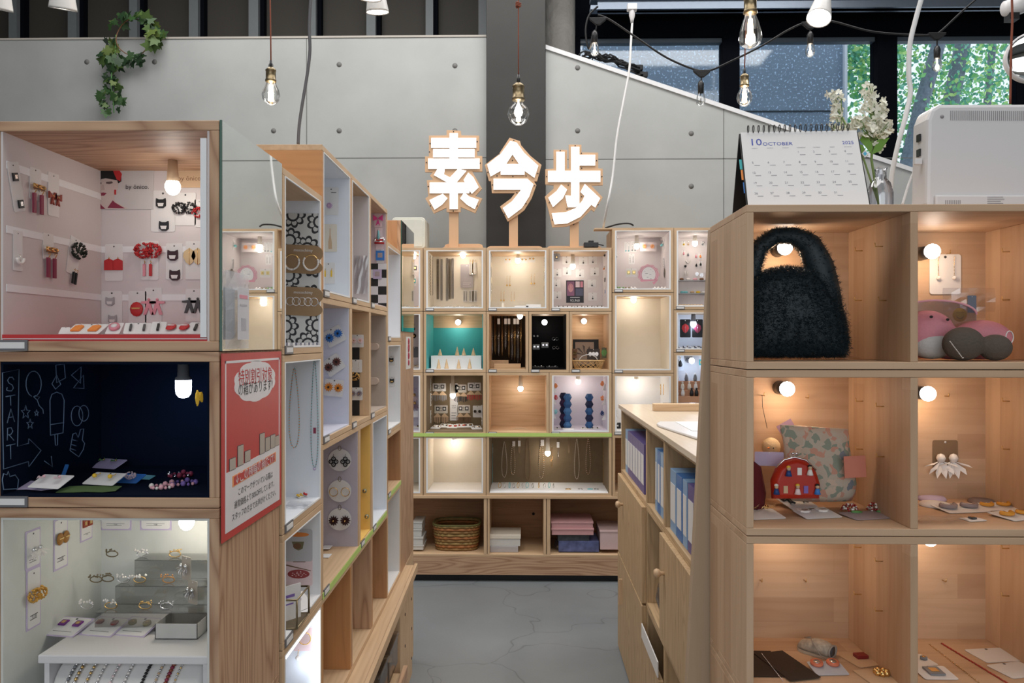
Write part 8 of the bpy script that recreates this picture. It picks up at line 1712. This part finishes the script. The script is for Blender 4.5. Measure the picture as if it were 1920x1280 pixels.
# c5c dolls
C = cells['c5c']; px, py = z6(800, 90); E('c5c', .28, px, py, 15, 30, 'tear', BLACK, 'photo card of dark earrings above the small dolls', cm=flat('photo pale', (.60, .66, .74), .5), n=1, sz=18)
px, py = z6(985, 90); E('c5c', .28, px, py, 10, 30, 'square', TEAL, 'teal photo card cut by the tall pine unit above the small dolls', cm=ICE, n=1, sz=12)
q, a = C.hit(*z6(880, 250), .2, 0)
stz = [z_-C.loc.z for z_ in (C.hit(*z6(880, 250), .18, 0)[0].z, C.hit(*z6(880, 325), .13, 0)[0].z, C.hit(*z6(880, 378), .08, 0)[0].z)]
for j, z in enumerate(stz): MB().box(C.x0, C.x1, .205-.055*j-.03, .205-.055*j+.025, C.z0, z).obj('doll_step', flat('terracotta step', (.50, .26, .15), .7), C.o)
for i, (x, row, mt) in enumerate(((775, 0, LPINK), (855, 0, GREY), (930, 0, GREY), (822, 1, CREAM), (880, 1, CREAM), (935, 1, WHITE), (990, 1, CREAM), (770, 2, WHITE), (825, 2, WHITE), (900, 2, BLACK), (942, 2, BLACK))):
    q, a = C.hit(*z6(x, 300), .205-.055*row-.005, 0); h_ = .052; b = MB(); b.lathe([(0, 0), (.010, 0), (.012, .015), (.008, .034), (.004, .038), (0, .038)], seg=12)
    t = thing('small_doll', 'small %s peg doll on the %s terracotta step, %s' % (('pink', 'grey', 'dark grey', 'cream', 'ivory', 'white', 'pale', 'white', 'chalk white', 'black', 'coal black')[i], ('top', 'middle', 'front')[row], ORD[(0, 1, 2, 0, 1, 2, 3, 0, 1, 2, 3)[i]]), 'doll', (q.x, q.y, C.loc.z+stz[row]+.0005), group='small peg dolls')
    b.obj('doll_body', mt, t); hb = MB(); hb.ball((0, 0, .043), .0065, 10); hb.obj('head', mt if mt is not GREY else WHITE, t)
# c4c
E('c4c', 'left', 1157, 790, 5, 40, 'chain', SILVER, 'silver chain earrings at the side of the white box behind the counter', n=1, sz=44, card=False, metal=SILVER, off=.003); E('c4c', .15, 1158, 798, 12, 12, 'square', BLACK, 'black and white patterned square tag behind the counter end', cm=BLACK, n=1, sz=7, metal=WHITE)
for i, x in enumerate((640, 665)): px, py = z6(x, 320); E('c4c', 'right', px, py, 5, 22, 'chain', GOLD, 'gold fringe earrings in the white box behind the counter, %s' % ('inner', 'outer')[i], sz=20, group='gold fringe earrings', card=False, off=.003)
# low compartments
g = 'boxes in the low compartments'
PWH = flat('frosted white plastic', (.62, .62, .60), .4); PNK = flat('dusty pink card', (.58, .32, .33), .6); PNK2 = flat('pale dusty pink', (.60, .44, .44), .6)
def cbx(xa, xb, yt, yb, y, dep, name, label, mat, cat='box', grp=None, lid=None, lidm=None):
    C = cells['base']; a_ = C.hit(*z4(xa, yb), y, 0)[0]; b_ = C.hit(*z4(xb, yt), y, 0)[0]; z0 = max(a_.z, C.z0+.0005)
    t = thing(name, label, cat, (a_.x, a_.y, z0), group=grp); W_, H_ = b_.x-a_.x, b_.z-z0; hl = H_*(lid or 0)
    MB().box(0, W_, 0, dep, 0, H_-hl-.0003).obj('tub', mat, t, bevel=.002)
    if lid: MB().box(-.003, W_+.003, -.003, dep+.003, H_-hl, H_).obj('lid', lidm or mat, t, bevel=.002)
    return t
cbx(603, 780, 418, 470, .04, .18, 'storage_box', 'clear frosted box at the bottom of the middle low compartment', flat('frosted clear box', (.45, .43, .44), .3), grp=g)
cbx(597, 793, 345, 416, .045, .18, 'storage_box', 'white plastic box with a cream lid on the frosted one in the middle low compartment', PWH, grp=g, lid=.35, lidm=CREAM)
cbx(1035, 1290, 385, 452, .04, .2, 'storage_box', 'clear case of dark blue goods at the bottom under the pink boxes', flat('case of blue goods', (.10, .12, .26), .25, var=.8, scale=25), grp=g); cbx(1030, 1230, 347, 384, .05, .2, 'storage_box', 'flat dark patterned box between the blue case and the pink boxes', flat('dark patterned box', (.06, .07, .08), .4, var=.8, scale=30), grp=g)
cbx(992, 1256, 304, 346, .03, .22, 'card_box', 'dusty pink flat box, lower of the two stacked', PNK, grp=g, lid=.3); cbx(990, 1252, 262, 303, .035, .22, 'card_box', 'dusty pink flat box, upper of the two stacked', PNK, grp=g, lid=.3)
cbx(1298, 1440, 318, 438, .03, .25, 'card_box', 'pale pink square box with a white sticker beside the stacked pink boxes', PNK2, grp=g, lid=.1)
scrunch(Vector((at(1050, 1030, 4.58).x, 4.60, cells['base'].z0+.001)), .03, .05, .035, 'crinkled clear bag beside the blue case in the low compartment', 21)
for xa, xb, yt, yb, lab in ((112, 180, 412, 440, 'white clear-lidded container at the bottom beside the brown basket'), (115, 172, 262, 305, 'white clear container high beside the brown basket'), (112, 178, 358, 411, 'frosted container beside the brown basket, middle of the pile'), (115, 170, 306, 357, 'cream food-box-like container beside the brown basket, above the frosted one')): cbx(xa, xb, yt, yb, .05, .15, 'container', lab, PWH, grp='containers beside the basket', lid=.25)
p = at(*z4(876, 212), 4.5+.389); tag(MB().cyl((p.x, 4.8885, p.z), (p.x, 4.8899, p.z), .009).obj('cable_hole', BLACK), 'round black cable hole in the back of the middle low compartment', 'hole')
